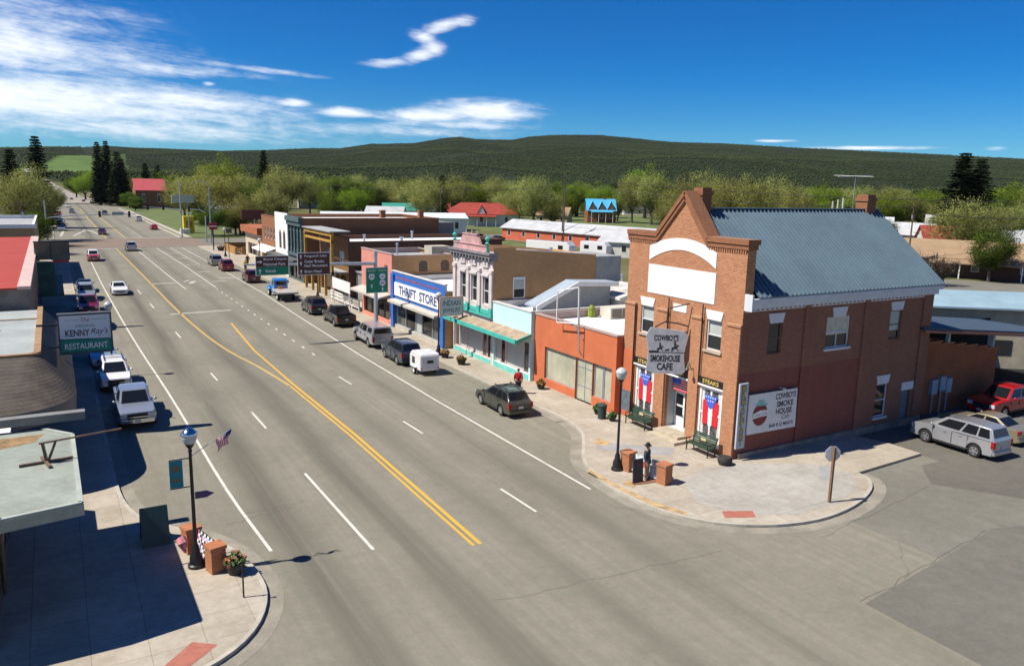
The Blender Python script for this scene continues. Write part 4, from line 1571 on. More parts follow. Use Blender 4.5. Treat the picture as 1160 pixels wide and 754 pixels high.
for a, c, g in ((60.15, 62.3, SHOPG), (62.35, 64.6, CARGLASS), (64.65, 66.0, PALEG), (66.05, 68.4, CARGLASS), (68.45, 70.65, SHOPG)):
    window(t, 'X', 28.3, a, c, .45, 2.72, fr=STEEL, glass=g, nh=0, depth=.24, fw_=.06, name='shop_window')
m = MB()
m.box(28.28, 28.5, 60.1, 70.7, .1, .44)
part('stall_riser', m, CONC, t)
for a_, c_, z_ in ((59.36, 60.0, 2.9), (70.75, 71.4, 5.4)):
    m = MB()
    m.box(28.1, 28.297, a_, c_, .12, z_)
    part('pilaster', m, BLUE, t)

# pink shop
PINK = mat('pink_stucco', (.62, .25, .19), var=.1, scale=.8, streak=.12)
t = shop('pink_shop', 'tall pink stucco shop front with a tan brick side wall', 28.3, 35, 71.5, 80.2, 7.15, PINK, BRKTAN, ROOFG,
         [(72.6, 73.5, 4.5, 6.0), (72.2, 79.6, .5, 2.6)], side_z=7.0, cope=mat('coping_pinkgrey', (.4, .3, .27)))
window(t, 'X', 28.3, 72.6, 73.5, 4.5, 6.0, fr=WHITEP, nh=1)
shopfront(t, 28.3, 72.2, 79.6, .5, 2.6, [72.2, 74, 75.8, 77.6, 79.6], WOODP, [SHOPG, CARGLASS], PINK)
m = MB()
m.prism([(26.9, 2.75), (28.29, 3.1), (28.29, 3.25), (26.9, 2.95)], 'Y', 71.6, 80.0)
part('canopy', m, MATS['canopy_stone'], t)
for a in (31.2, 33.6):
    w = MB()
    w.prism([(a, 5.4), (a + .9, 5.4), (a + .9, 6.2), (a + .7, 6.45), (a + .2, 6.45), (a, 6.2)], 'Y', 71.46, 71.497)
    part('arched_window', w, mat('old_board', (.1, .07, .05), var=.2), t)
m = MB()
m.box(27.0, 27.1, 80.4, 86.5, 2.2, 3.4)
m.box(27.0, 27.1, 80.6, 80.7, .13, 2.2)
m.box(27.0, 27.1, 86.2, 86.3, .13, 2.2)
solo('banner_board', m, WHITEP, 'long white banner board on posts beyond the pink shop', 'banner')
f = thing('rail_fence', 'white rail fence along the pavement in the gap between shops', 'fence', (28.2, 85.5, .13))
for k, y in enumerate(np.arange(80.9, 91, 2.4)):
    m = MB()
    m.box(28.14, 28.26, y - .06, y + .06, .13, 1.35)
    part('post', m, WHITEP, f)
m = MB()
for z in (.5, .9, 1.25):
    m.box(28.1, 28.137, 80.8, 90.8, z, z + .14)
part('rail', m, WHITEP, f)
m = MB()
m.box(31.5, 44, 80.3, 91.3, 0, 3.3)
m.box(31.3, 44.2, 80.25, 91.35, 3.303, 3.5)
solo('grey_shed', m, mat('weathered_grey', (.26, .26, .25), var=.2, scale=1, streak=.2), 'low weathered grey building set back between pink and timber shops', 'outbuilding')

# timber western front
TIM = mat('yellow_timber', (.42, .24, .045), var=.25, scale=2)
BROWNW = brick('brick_dark_brown', (.15, .075, .05), (.125, .06, .04), (.14, .09, .07), dirt=.3)
t = shop('timber_shop', 'dark brown building with a yellow timber western porch front', 30.6, 52, 91.4, 103.2, 7.4, mat('brown_boards', (.2, .1, .04), var=.3, scale=2), BROWNW, ROOFW,
         [(93.0, 95.0, 4.3, 5.6), (97.5, 99.5, 4.3, 5.6), (92.5, 101.8, .3, 2.7)], side_z=6.9, sideholes=[(32.2, 34.2, 3.95, 5.5)])
window(t, 'Y', 91.4, 32.2, 34.2, 3.95, 5.5, fr=WHITEP, nv=1, nh=0, blind=(.2, PALEG))
window(t, 'X', 30.6, 93.0, 95.0, 4.3, 5.6, nv=1, blind=(.2, PALEG))
window(t, 'X', 30.6, 97.5, 99.5, 4.3, 5.6, nv=1, blind=(.2, PALEG))
shopfront(t, 30.6, 92.5, 101.8, .3, 2.7, [92.5, 95, 97, 99, 101.8], TIM, [CARGLASS])
m = MB()
for y in (91.5, 94.3, 97.1, 99.9, 102.9):
    m.box(28.5, 28.8, y, y + .28, .12, 7.6 if y in (91.5, 102.9) else 3.2)
m.box(28.55, 28.8, 91.5, 103.15, 3.0, 3.4)
m.box(28.55, 28.8, 91.5, 103.15, 6.85, 7.1)
m.box(28.52, 28.83, 91.4, 103.2, 7.6, 8.1)
for y in np.arange(91.9, 103, .5):
    m.box(28.6, 28.68, y, y + .07, 3.4, 4.2)
m.box(28.58, 28.7, 91.8, 102.9, 4.2, 4.3)
part('porch', m, TIM, t)
m = MB()
m.box(28.55, 30.6, 91.5, 103.1, 3.15, 3.3)
m.box(28.3, 30.9, 91.3, 103.3, 8.103, 8.22)
part('porch_deck', m, ROOFG, t)
# big brick block behind and the dark ornate front
t = shop('ornate_brick_block', 'big rust brick block with a dark teal cast-metal shop front', 29.5, 50, 107.2, 122, 9.0, mat('dark_teal_metal', (.07, .11, .11), var=.3, scale=2), BRKRUST, ROOFW,
         [(108 + i * 1.7, 109 + i * 1.7, 4.6, 7.0) for i in range(4)] + [(107.8, 114.2, .4, 3.0)])
for i in range(4):
    window(t, 'X', 29.5, 108 + i * 1.7, 109 + i * 1.7, 4.6, 7.0, fr=mat('pale_teal', (.3, .4, .39)), nh=1)
shopfront(t, 29.5, 107.8, 114.2, .4, 3.0, [107.8, 109.9, 112, 114.2], BLACKPL, [CARGLASS])
m = MB()
m.box(28.9, 29.495, 107.2, 114.6, 8.5, 9.15)
m.box(29.1, 29.495, 107.2, 114.6, 7.9, 8.495)
m.box(29.2, 29.495, 107.2, 114.6, 3.6, 4.0)
for i in range(5):
    m.box(29.3, 29.495, 107.4 + i * 1.7, 107.75 + i * 1.7, 4.05, 7.85)
part('cornice', m, MATS['dark_teal_metal'], t)
m = MB()
m.box(29.3, 29.495, 114.7, 122, .2, 9.4)
pw = part('white_front', m, WHITEP, t)
for y in (116, 118.3):
    m = MB()
    m.prism([(y, 4.2), (y + 1.1, 4.2), (y + 1.1, 6.4), (y + .55, 6.9), (y, 6.4)], 'X', 29.25, 29.297)
    part('arched_window', m, GLASS, pw)
m = MB()
m.box(28, 29.49, 107.3, 121.9, 3.0, 3.3)
part('canopy', m, mat('canopy_dark', (.1, .1, .1)), t)
m = MB()
m.box(50.003, 52.5, 107.25, 116, 0, 8.4)
solo('stucco_annex', m, mat('grey_stucco', (.2, .2, .19), var=.12, streak=.2), 'grey stucco annex behind the big rust brick block', 'outbuilding')
for i, (x_, y_) in enumerate(((41, 107.6), (47, 107.6))):
    m = MB()
    m.box(x_, x_ + .7, y_, y_ + .7, 9.1, 10.0)
    m.box(x_ - .05, x_ + .75, y_ - .05, y_ + .75, 10.003, 10.15)
    part('chimney', m, BRKRUST, t)
t = shop('brick_shop', 'plain two-storey orange brick shop beyond the white arched front', 30, 46, 123.8, 134, 8.4, BRKRUST, BRKRUST, ROOFG,
         [(125 + i * 2.1, 126 + i * 2.1, 4.8, 6.6) for i in range(4)] + [(124.6, 133, .4, 2.8)])
for i in range(4):
    window(t, 'X', 30, 125 + i * 2.1, 126 + i * 2.1, 4.8, 6.6)
shopfront(t, 30, 124.6, 133, .4, 2.8, [124.6, 127, 130, 133], WHITEP, [CARGLASS])
m = MB()
m.prism([(28.2, 2.9), (29.99, 3.5), (29.99, 3.65), (28.2, 3.1)], 'Y', 124, 133.8)
part('canopy', m, WHITEP, t)
t = shop('corner_diner', 'low corner shop with rust-red fascia and cream walls at the far crossing', 31, 44, 139, 152, 4.6, mat('cream_wall', (.55, .46, .33), var=.1), MATS['cream_wall'], ROOFG, [(140.5, 150, .6, 2.8)])
shopfront(t, 31, 140.5, 150, .6, 2.8, [140.5, 143, 147, 150], WHITEP, [CARGLASS])
m = MB()
m.box(30.2, 44.2, 138.6, 152.4, 4.75, 5.9)
part('fascia', m, mat('rust_fascia', (.36, .12, .05), var=.25, scale=1.5), t)

# gable shed and clutter on the roofs beside the cafe
g = thing('gabled_shed', 'grey shed with a white-edged roof rising behind the aqua and orange fronts', 'outbuilding', (34.2, 49, 4.6))
m = MB()
m.poly([(30.9, 48.4, 4.6), (37.4, 48.4, 4.6), (37.4, 48.4, 6.6), (34.0, 48.4, 6.75), (30.9, 48.4, 5.35)])
m.poly([(30.9, 49.4, 4.6), (37.4, 49.4, 4.6), (37.4, 49.4, 6.6), (34.0, 49.4, 6.75), (30.9, 49.4, 5.35)])
m.quad((30.9, 48.4, 4.6), (30.9, 49.4, 4.6), (30.9, 49.4, 5.35), (30.9, 48.4, 5.35))
m.quad((37.4, 48.4, 4.6), (37.4, 49.4, 4.6), (37.4, 49.4, 6.6), (37.4, 48.4, 6.6))
part('wall', m, mat('shed_grey', (.36, .37, .37), var=.08, scale=3), g)
m = MB()
m.prism([(30.3, 5.2), (34.0, 6.86), (37.8, 6.7), (37.8, 6.82), (34.0, 7.0), (30.3, 5.34)], 'Y', 47.95, 49.6)
part('roof', m, mat('pale_blue_metal', (.32, .38, .44), var=.1, rough=.5), g)
m = MB()
m.prism([(30.28, 5.0), (34.0, 6.66), (37.82, 6.5), (37.82, 6.84), (34.0, 7.02), (30.28, 5.36)], 'Y', 47.85, 47.945)
part('bargeboard', m, WHITEP, g)
m = MB()
m.box(34.6, 36.6, 44.6, 45.9, 4.62, 5.4)
ac = solo('air_conditioner', m, mat('ac_cream', (.55, .52, .44), var=.08), 'cream air conditioner box on the white roof behind the orange parapet', 'air conditioner')
m = MB()
m.box(34.75, 35.6, 44.57, 44.597, 4.72, 5.3)
m.box(35.7, 36.5, 44.57, 44.597, 4.72, 5.3)
part('grille', m, mat('grille_brown', (.2, .17, .13), var=.3, scale=12), ac)
m = MB()
m.lathe(33.9, 46.0, [(.28, 4.61), (.3, 4.9), (.28, 5.3), (.1, 5.5)], 10)
solo('gas_bottle', m, mat('green_yellow', (.2, .25, .03), var=.5, scale=2), 'green gas bottle standing beside the cream air conditioner', 'gas bottle')
m = MB()
m.box(37.6, 43.5, 47.2, 51.0, 4.6, 5.5)
m.prism([(37.3, 5.5), (43.8, 5.5), (43.8, 5.7), (40.5, 6.4), (37.3, 5.7)], 'Y', 47.0, 51.2)
solo('roof_lean_to', m, mat('lean_to', (.5, .48, .44), var=.35, scale=.8), 'pale lean-to with a patched roof behind the gabled shed', 'outbuilding')
roof_vent(40.6, 51.0, 6.2, .1, .8, 'thin pipe vent rising from the pale lean-to roof')
roof_vent(33.0, 66, 4.55, .15, .9, 'steel vent pipe on the white thrift store roof')
roof_vent(36, 76, 6.5, .2, .9, 'steel vent on the roof behind the pink shop')
roof_vent(39, 95, 6.4, .2, .8, 'vent on the white roof of the timber shop')

roof_vent(34.5, 62.5, 4.55, .1, .7, 'short pipe vent at the near end of the white thrift store roof')
roof_vent(37.5, 69, 4.55, .12, 1.1, 'taller pipe vent at the far end of the white thrift store roof')
roof_vent(31.5, 78, 6.5, .1, 1.3, 'slim pipe standing at the back corner of the pink shop roof')
roof_vent(35, 98, 6.4, .14, 1.0, 'stubby vent in the middle of the timber shop roof')
roof_vent(43, 101, 6.4, .14, 1.2, 'vent at the rear of the timber shop roof')
roof_vent(36, 55, 8.1, .12, .9, 'pipe vent on the roof of the ornate shop')
m = MB()
m.box(39.5, 41.5, 39, 40.6, 4.62, 5.5)
m.box(39.45, 41.55, 38.95, 40.65, 5.503, 5.56)
solo('roof_hatch', m, mat('hatch_grey', (.4, .41, .4), var=.15), 'grey roof hatch box at the back of the white roof beside the cafe', 'roof hatch')
m = MB()
m.box(33.5, 35.6, 73.5, 75.4, 6.56, 7.7)
solo('swamp_cooler', m, mat('cooler_tan', (.42, .38, .3), var=.12), 'tan cooler box on the roof of the pink shop', 'cooler')
# brown yard wall with stepped top and lean-to roof behind the cafe
yd = thing('brown_annex', 'shaded brown annex with stepped parapet and blue lean-to roof behind the cafe', 'building', (51, 28.6, 0))
m = MB()
ST = [46.2, 47.6, 49.0, 50.4, 51.8, 53.2, 54.5, 55.8]
wall(m, 'Y', 28.4, 46.2, 55.8, 0, 3.6, [(46.5, 47.4, .1, 2.3)], .25)
for i in range(7):
    m.box(ST[i], ST[i + 1], 28.4, 28.65, 3.6, 4.95 - i * .19)
m.quad((55.8, 28.4, 0), (55.8, 36, 0), (55.8, 36, 3.6), (55.8, 28.4, 3.6))
part('wall', m, mat('brown_stucco', (.27, .095, .04), var=.18, scale=.8, rough=.9), yd)
m = MB()
for i in range(7):
    m.box(ST[i] - .02, ST[i + 1] + .02, 28.36, 28.69, 4.953 - i * .19, 5.01 - i * .19)
part('coping', m, mat('coping_terracotta', (.4, .2, .12)), yd)
m = MB()
m.prism([(45.2, 5.95), (64, 4.15), (64, 4.27), (45.2, 6.1)], 'Y', 27.35, 34.5)
part('roof', m, mat('blue_lean_to', (.05, .075, .11), rough=.75, var=.12), yd)
m = MB()
m.prism([(45.2, 5.8), (64, 4.0), (64, 4.14), (45.2, 5.94)], 'Y', 27.27, 27.345)
part('fascia', m, mat('rust_edge', (.35, .14, .08)), yd)
for x_, z_ in ((49.7, 4.2), (55.1, 3.75), (61.0, 0)):
    m = MB()
    m.box(x_, x_ + .22, 28.42, 28.62, z_, 5.78 - (x_ - 46) * .094)
    part('post', m, mat('pale_blue_post', (.42, .5, .56)), yd)
m = MB()
m.box(46.6, 47.3, 28.6, 28.65, .1, 2.25)
part('door', m, mat('blue_grey_door', (.12, .17, .22), var=.1), yd)
m = MB()
m.box(56.0, 72, 34.5, 34.6, 0, 4.2)
m.box(56.0, 72, 30, 34.5, .0, .02)
part('garage_back', m, DARK, yd)
for i, (x_, z_) in enumerate(((48.1, 1.35), (49.0, 1.5), (49.7, 1.3))):
    m = MB()
    m.box(x_, x_ + .6, 28.15, 28.395, z_, z_ + .95)
    m.tube([(x_ + .3, 28.27, 0.02), (x_ + .3, 28.27, z_)], .05, 6)
    part('meter_box', m, mat('meter_grey', (.3, .36, .42), var=.1), yd)
# pale building behind
pb = thing('pale_warehouse', 'long pale concrete warehouse with a light blue metal roof right of the cafe', 'building', (64, 36, 0), rz=R(-37))
m = MB()
m.box(-9, 22, 0, .3, 0, 5.0)
m.box(-9, -8.7, .3, 10, 0, 5.0)
m.box(21.7, 22, .3, 10, 0, 5.0)
m.box(-8.7, 21.7, 9.7, 10, 0, 5.0)
part('wall', m, mat('board_concrete', (.43, .38, .28), var=.2, scale=.7, streak=.15), pb, world=False)
m = MB()
m.prism([(-.6, 4.95), (5, 5.7), (10.6, 4.95), (10.6, 5.1), (5, 5.85), (-.6, 5.1)], 'X', -9.5, 22.5)
part('roof', m, mat('light_blue_roof', (.25, .36, .42), rough=.6, var=.15, scale=.4), pb, world=False)
for x_ in (-5, 3, 11, 18):
    m = MB()
    m.box(x_, x_ + 1.4, -.05, -.003, 1.2, 2.4)
    part('window', m, GLASS, pb, world=False)

# ================================================================== LEFT SIDE BUILDINGS
MARQ = mat('roof_pale_green', (.27, .30, .255), var=.2, scale=.5, streak=.15)
mq = thing('canopied_shop', 'flat pale grey-green roofed shop at bottom left with rust stained roof edge', 'building', (-3, 29, 0))
m = MB()
m.prism([(-14, 24.9), (-1.93, 24.9), (.16, 25.25), (.1, 32.6), (-.95, 33.9), (-14, 35.0)], 'Z', 4.05, 4.4)
part('roof', m, MARQ, mq)
m = MB()
m.bar((-14, 25.0, 4.43), (-1.9, 25.0, 4.43), .16, .06)
m.bar((-1.93, 25.0, 4.43), (.1, 25.33, 4.43), .14, .06)
m.bar((.08, 25.33, 4.43), (.02, 32.55, 4.43), .14, .06)
m.bar((.02, 32.6, 4.43), (-.95, 33.85, 4.43), .14, .06)
part('roof_edge', m, mat('roof_edge_pale', (.36, .39, .34), var=.15), mq)
m = MB()
wall(m, 'X', -2.4, 25.6, 33.5, 0, 4.05, [(26.2, 29.0, .6, 2.9), (29.3, 30.3, .1, 2.5), (30.6, 33, .6, 2.9)], .2, sign=-1)
m.quad((-2.4, 25.6, 0), (-14, 25.6, 0), (-14, 25.6, 4.05), (-2.4, 25.6, 4.05))
m.quad((-2.4, 33.5, 0), (-14, 33.5, 0), (-14, 33.5, 4.05), (-2.4, 33.5, 4.05))
part('wall', m, mat('dark_brown_wall', (.13, .09, .06), var=.25, scale=1), mq)
window(mq, 'X', -2.4, 26.2, 29.0, .6, 2.9, sign=-1, nv=1, nh=0)
window(mq, 'X', -2.4, 30.6, 33.0, .6, 2.9, sign=-1, nv=1, nh=0)
m = MB()
m.box(-2.36, -2.3, 29.3, 30.3, .13, 2.45)
part('door', m, WOODP, mq)
m = MB()
m.poly([(-4.6, 31.9, 4.405), (-3.2, 31.5, 4.405), (-1.2, 32.3, 4.405), (-.9, 33.2, 4.405), (-3.5, 33.2, 4.405)])
part('rust_stain', m, mat('roof_rust', (.26, .17, .08), var=.5, scale=1.6), mq)
br = thing('roof_bracket', 'rusty steel bracket arm on the pale flat roof at bottom left', 'bracket', (-.9, 29.8, 4.4))
m = MB()
m.bar((-1.6, 29.55, 4.45), (-.02, 29.75, 4.45), .09)
m.bar((-.95, 30.2, 4.45), (-.7, 29.0, 4.45), .09)
part('base_frame', m, mat('rusty_steel', (.14, .09, .06), var=.4, scale=5), br)
m = MB()
m.bar((-.8, 29.65, 4.45), (-.88, 29.65, 5.1), .1)
m.bar((-.75, 29.65, 4.47), (-.5, 29.7, 5.1), .07)
m.tube([(-.98, 29.63, 5.12), (1.55, 29.95, 5.2)], .035, 6)
part('arm', m, MATS['rusty_steel'], br)
# small white-roofed shop in between with an edge-on box sign
t = thing('white_roof_shop', 'narrow shop with white roof between pale flat roof and shingled mansard', 'building', (-6, 36, 0))
m = MB()
m.box(-14, -2.4, 34.2, 38.0, 0, 3.7)
part('wall', m, MATS['dark_brown_wall'], t)
m = MB()
m.prism([(-14, 34.1), (-2.1, 34.1), (-2.1, 36.2), (-4.2, 37.9), (-14, 37.9)], 'Z', 3.75, 4.0)
part('roof', m, ROOFW, t)
m = MB()
m.box(-5.4, .52, 33.85, 34.25, 4.62, 4.9)
m.box(-5.4, .52, 33.83, 34.27, 4.903, 4.94)
solo('box_sign', m, mat('box_sign_grey', (.2, .2, .19), var=.2), 'long grey box sign reaching out between the two flat roofs, seen edge-on', 'sign')

# mansard restaurant
SHING = mat('mansard_shingles', (.072, .06, .046), var=.3, scale=1.2, bump=.3)
kr = thing('mansard_restaurant', 'restaurant with white flat roof and rounded brown shingle mansard on the left pavement', 'building', (-4, 48, 0))


def ring(xr, y0, r, z, y1):
    """half outline: from far left along the near edge, round the corner, up the street side"""
    pts = [(-14, y0), (-9, y0), (xr - r - 1.5, y0)]
    for k in range(9):
        a = -math.pi / 2 + math.pi / 2 * k / 8
        pts.append((xr - r + r * math.cos(a), y0 + r + r * math.sin(a)))
    pts += [(xr, y1 * .5 + (y0 + r) * .5), (xr, y1)]
    return [(p[0], p[1], z) for p in pts]


top_ = ring(-1.15, 43.3, .5, 5.5, 59.3)
m = MB()
rows = 15
prev = None
for k in range(rows + 1):
    s_ = k / rows
    low = ring(-1.15 + 1.5 * s_, 43.3 - 5.0 * s_, .5 + 2.6 * s_, 5.5 - 1.6 * s_, 59.3)
    if prev:
        dn = [(p[0] * 1, p[1], p[2] + .008) for p in low]
        for i in range(len(low) - 1):
            m.quad(prev[i], prev[i + 1], dn[i + 1], dn[i])
            m.quad(dn[i], dn[i + 1], low[i + 1], low[i])
    prev = low
eave = prev
part('mansard_roof', m, SHING, kr)
m = MB()
bot = [(p[0] - .05, p[1] + .05, p[2] - .72) for p in eave]
for i in range(len(eave) - 1):
    m.quad(eave[i], eave[i + 1], bot[i + 1], bot[i])
m.poly([(p[0], p[1], 3.18) for p in bot] + [(-2.4, 59.3, 3.18), (-2.4, 44, 3.18), (-14, 44, 3.18)])
m.quad(eave[-1], bot[-1], (-2.4, 59.3, 3.18), (-2.4, 59.3, 4))
part('fascia', m, mat('fascia_grey', (.16, .155, .15), var=.12), kr)
m = MB()
m.poly([(p[0] - .1, p[1] + .1, 5.36) for p in top_] + [(-14, 59.3, 5.36)])
part('roof', m, mat('roof_pale', (.33, .36, .35), var=.16, scale=.5, streak=.1), kr)
m = MB()
for i in range(len(top_) - 1):
    a_, c_ = top_[i], top_[i + 1]
    m.bar((a_[0], a_[1], 5.5), (c_[0], c_[1], 5.5), .3, .14)
part('roof_edge', m, mat('rust_flashing', (.33, .2, .1), var=.3, scale=2), kr)
m = MB()
wall(m, 'X', -2.4, 43.8, 59.3, 0, 3.9, [(45 + 3 * i, 47 + 3 * i, .7, 2.7) for i in range(4)], .2, sign=-1)
m.quad((-2.4, 43.8, 0), (-14, 43.8, 0), (-14, 43.8, 3.9), (-2.4, 43.8, 3.9))
part('wall', m, MATS['dark_brown_wall'], kr)
for i in range(4):
    window(kr, 'X', -2.4, 45 + 3 * i, 47 + 3 * i, .7, 2.7, sign=-1, nv=1, nh=0)
m = MB()
m.box(-14, -1.3, 55.2, 55.3, 5.365, 5.42)
part('roof_seam', m, MATS['rust_flashing'], kr)
for k_, y_ in enumerate((47.2, 51.5)):
    m = MB()
    m.box(-4.2, -3.0, y_, y_ + .5, 5.365, 5.38)
    m.box(-4.6, -3.6, y_ - .9, y_ - .4, 5.365, 5.38)
    part('roof_patch', m, mat('roof_patch', (.3, .3, .28), var=.2), kr)
# restaurant sign over the pavement
ks = thing('restaurant_sign', 'two-tone white and green restaurant sign over parked cars at left', 'sign', (1.1, 47.5, 4.5))
KY = 47.5
m = MB()
m.prism([(-.15, 5.45), (2.28, 5.35), (2.28, 6.68), (-.15, 6.68)], 'Y', KY - .22, KY + .22)
part('white_panel', m, mat('sign_white_panel', (.66, .69, .7), var=.05), ks)
m = MB()
m.box(-.15, 2.28, KY - .22, KY + .22, 4.68, 5.34)
part('green_panel', m, mat('sign_green_panel', (.02, .24, .17), var=.1), ks)
m = MB()
m.box(-.22, 2.36, KY - .25, KY + .25, 6.683, 6.78)
m.box(-.22, -.153, KY - .25, KY + .25, 4.6, 6.68)
m.box(2.283, 2.36, KY - .25, KY + .25, 4.6, 6.68)
m.box(-.153, 2.283, KY - .25, KY + .25, 4.58, 4.677)
part('frame', m, mat('sign_frame_dark', (.07, .08, .09)), ks)
for z_ in (6.2, 5.0):
    m = MB()
    m.tube([(-1.2, KY, z_), (-.2, KY, z_)], .06, 6)
    part('bracket', m, BLACKM, ks)
MAR = mat('maroon_ink', (.09, .02, .05), var=.1)
lettering(ks, 'The', (1.08, KY - .225, 6.42), (1, 0, 0), (0, 0, 1), .22, .42, mat('sign_red', (.5, .06, .05)), shear=.25)
lettering(ks, 'ORIGINAL', (1.08, KY - .225, 6.1), (1, 0, 0), (0, 0, 1), .15, .95, mat('grey_green_ink', (.1, .18, .17)))
lettering(ks, 'KENNY', (.68, KY - .225, 5.72), (1, 0, 0), (0, 0, 1), .36, 1.15, MAR, bold=.02)
lettering(ks, "Ray's", (1.74, KY - .225, 5.74), (1, 0, 0), (0, 0, 1), .4, .85, MAR, shear=.35)
lettering(ks, 'RESTAURANT', (1.07, KY - .225, 5.0), (1, 0, 0), (0, 0, 1), .32, 2.05, SIGNW, bold=.01)
m = MB()
m.box(.1, .8, KY - .226, KY - .221, 6.42, 6.44)
m.box(1.36, 2.1, KY - .226, KY - .221, 6.42, 6.44)
part('rule_line', m, MATS['grey_green_ink'], ks)

# red-roofed stone shop and tan shop further along
t = shop('stone_shop', 'grey stone shop with a red sloping roof behind the mansard restaurant', -15, -1.75, 59.6, 107, 6.6, BRKRUST, mat('grey_stonework', (.17, .15, .13), var=.35, scale=1.2, bump=.4), ROOFG, (), sideholes=[(-6.5, -4.0, 5.2, 6.3)])
window(t, 'Y', 59.6, -6.5, -4.0, 5.2, 6.3, nv=0, nh=1, fr=mat('pale_green_frame', (.4, .5, .42)))
m = MB()
m.prism([(59.4, 6.7), (107, 6.85), (107, 6.97), (59.4, 6.82)], 'X', -15.2, -2.35)
part('red_roof', m, mat('red_roofing', (.36, .05, .03), var=.12, scale=.5), t)
m = MB()
m.prism([(59.4, 6.7), (107, 6.85), (107, 7.05), (59.4, 6.9)], 'X', -2.345, -1.6)
m.box(-15.2, -8.5, 59.2, 59.39, 6.62, 6.9)
part('roof_edge', m, mat('pink_flashing', (.55, .4, .36)), t)
m = MB()
wall(m, 'X', -1.74, 60, 106, 0, 5.5, (), .1)
part('street_wall', m, mat('street_wall_brown', (.2, .12, .08), var=.3, scale=.6), t)
for i in range(8):
    m = MB()
    m.box(-1.73, -1.68, 62 + i * 5.4, 65.6 + i * 5.4, .7, 2.8)
    part('shop_window', m, CARGLASS, t)
m = MB()
m.box(-1.9, .4, 62, 76, 2.9, 3.15)
m.box(-1.9, .4, 84, 100, 2.9, 3.15)
part('canopy', m, mat('dark_green_canopy', (.03, .09, .08), var=.3), t)
t = shop('tan_shop', 'tan stucco shop with a white parapet cap beyond the red sloping roof', -17, -2.2, 119, 150, 7.6, mat('tan_stucco', (.36, .22, .12), var=.12, scale=.6), MATS['tan_stucco'], ROOFG, [(122, 146, .6, 2.8)], cope=WHITEP)
shopfront(t, -2.2, 122, 146, .6, 2.8, [122, 128, 134, 140, 146], WHITEP, [CARGLASS])
m = MB()
m.box(-17.1, -1.9, 118.8, 118.97, 7.3, 7.8)
part('parapet_band', m, WHITEP, t)
og = thing('blade_sign', 'wide weathered olive two-panel sign with a red lower edge over the left pavement', 'sign', (-.4, 83, 6.4))
m = MB()
m.box(-1.7, -.42, 82.9, 83.2, 6.45, 8.05)
m.box(-.38, 1.05, 82.9, 83.2, 6.4, 8.05)
part('panel', m, mat('olive_panel', (.13, .125, .08), var=.3, scale=1.5), og)
m = MB()
m.box(-1.75, 1.1, 82.86, 83.24, 8.053, 8.13)
m.box(-.42, -.38, 82.85, 83.25, 6.4, 8.05)
m.box(1.053, 1.1, 82.86, 83.24, 6.35, 8.05)
part('frame', m, BLACKPL, og)
m = MB()
m.box(-.3, 1.0, 82.88, 83.22, 6.2, 6.397)
part('red_edge', m, mat('red_trim', (.45, .05, .04)), og)
m = MB()
m.box(-1.6, -.2, 83.0, 83.1, 3.3, 6.2)
solo('green_awning_banner', m, mat('dark_green_canopy', (.03, .09, .08), var=.3), 'dark green hanging banner below the olive sign', 'banner')

# ================================================================== VEHICLES
LAMP_R = mat('tail_lamp_red', (.35, .01, .01), rough=.2, var=.05)
LAMP_W = mat('head_lamp_clear', (.6, .62, .64), rough=.1, var=.05, spec=.8)
PLATE = mat('plate_white', (.6, .58, .55), rough=.5, var=.05)


def paint(name, c, metal=.3):
    return mat('car_paint_' + name, c, rough=.28, metal=metal, var=.04, coat=.8, spec=.5)


# side profile tables: (L, W, lower body top line [(x,z)...] from rear to front, cabin base [(x_rear, x_front, z)], cabin roof [(x_rear, x_front, z)], wheel radius, axle xs, ground clearance)
KINDS_CAR = {
    'sedan': dict(L=4.75, W=1.8, low=[(-2.37, .5), (-2.36, .86), (-2.2, 1.0), (-1.55, 1.02), (.95, .98), (1.9, .88), (2.28, .72), (2.37, .5)], base=(-1.75, 1.05, .97), roof=(-1.0, .12, 1.44), r=.33, ax=(-1.4, 1.38), gc=.22),
    'suv': dict(L=4.8, W=1.9, low=[(-2.38, .55), (-2.42, .95), (-2.36, 1.15), (1.15, 1.15), (2.0, 1.08), (2.34, .95), (2.42, .55)], base=(-2.34, 1.38, 1.13), roof=(-2.08, .42, 1.8), r=.37, ax=(-1.42, 1.42), gc=.27),
    'wagon': dict(L=4.8, W=1.83, low=[(-2.38, .5), (-2.4, .9), (-2.3, 1.03), (1.0, 1.0), (1.95, .9), (2.3, .76), (2.4, .5)], base=(-2.27, 1.2, .98), roof=(-1.75, .2, 1.6), r=.35, ax=(-1.4, 1.4), gc=.25),
    'minivan': dict(L=5.0, W=1.95, low=[(-2.48, .5), (-2.5, .95), (-2.42, 1.05), (1.3, 1.02), (2.1, .92), (2.45, .75), (2.5, .5)], base=(-2.4, 1.6, 1.0), roof=(-2.15, .6, 1.75), r=.34, ax=(-1.5, 1.55), gc=.22),
    'pickup': dict(L=5.8, W=2.0, low=[(-2.88, .6), (-2.9, .8), (-2.85, .82), (-1.25, .82), (-1.2, 1.18), (1.35, 1.18), (2.55, 1.1), (2.85, .98), (2.9, .6)], base=(-1.18, 1.45, 1.16), roof=(-1.0, .72, 1.88), r=.4, ax=(-1.75, 1.85), gc=.38),
}


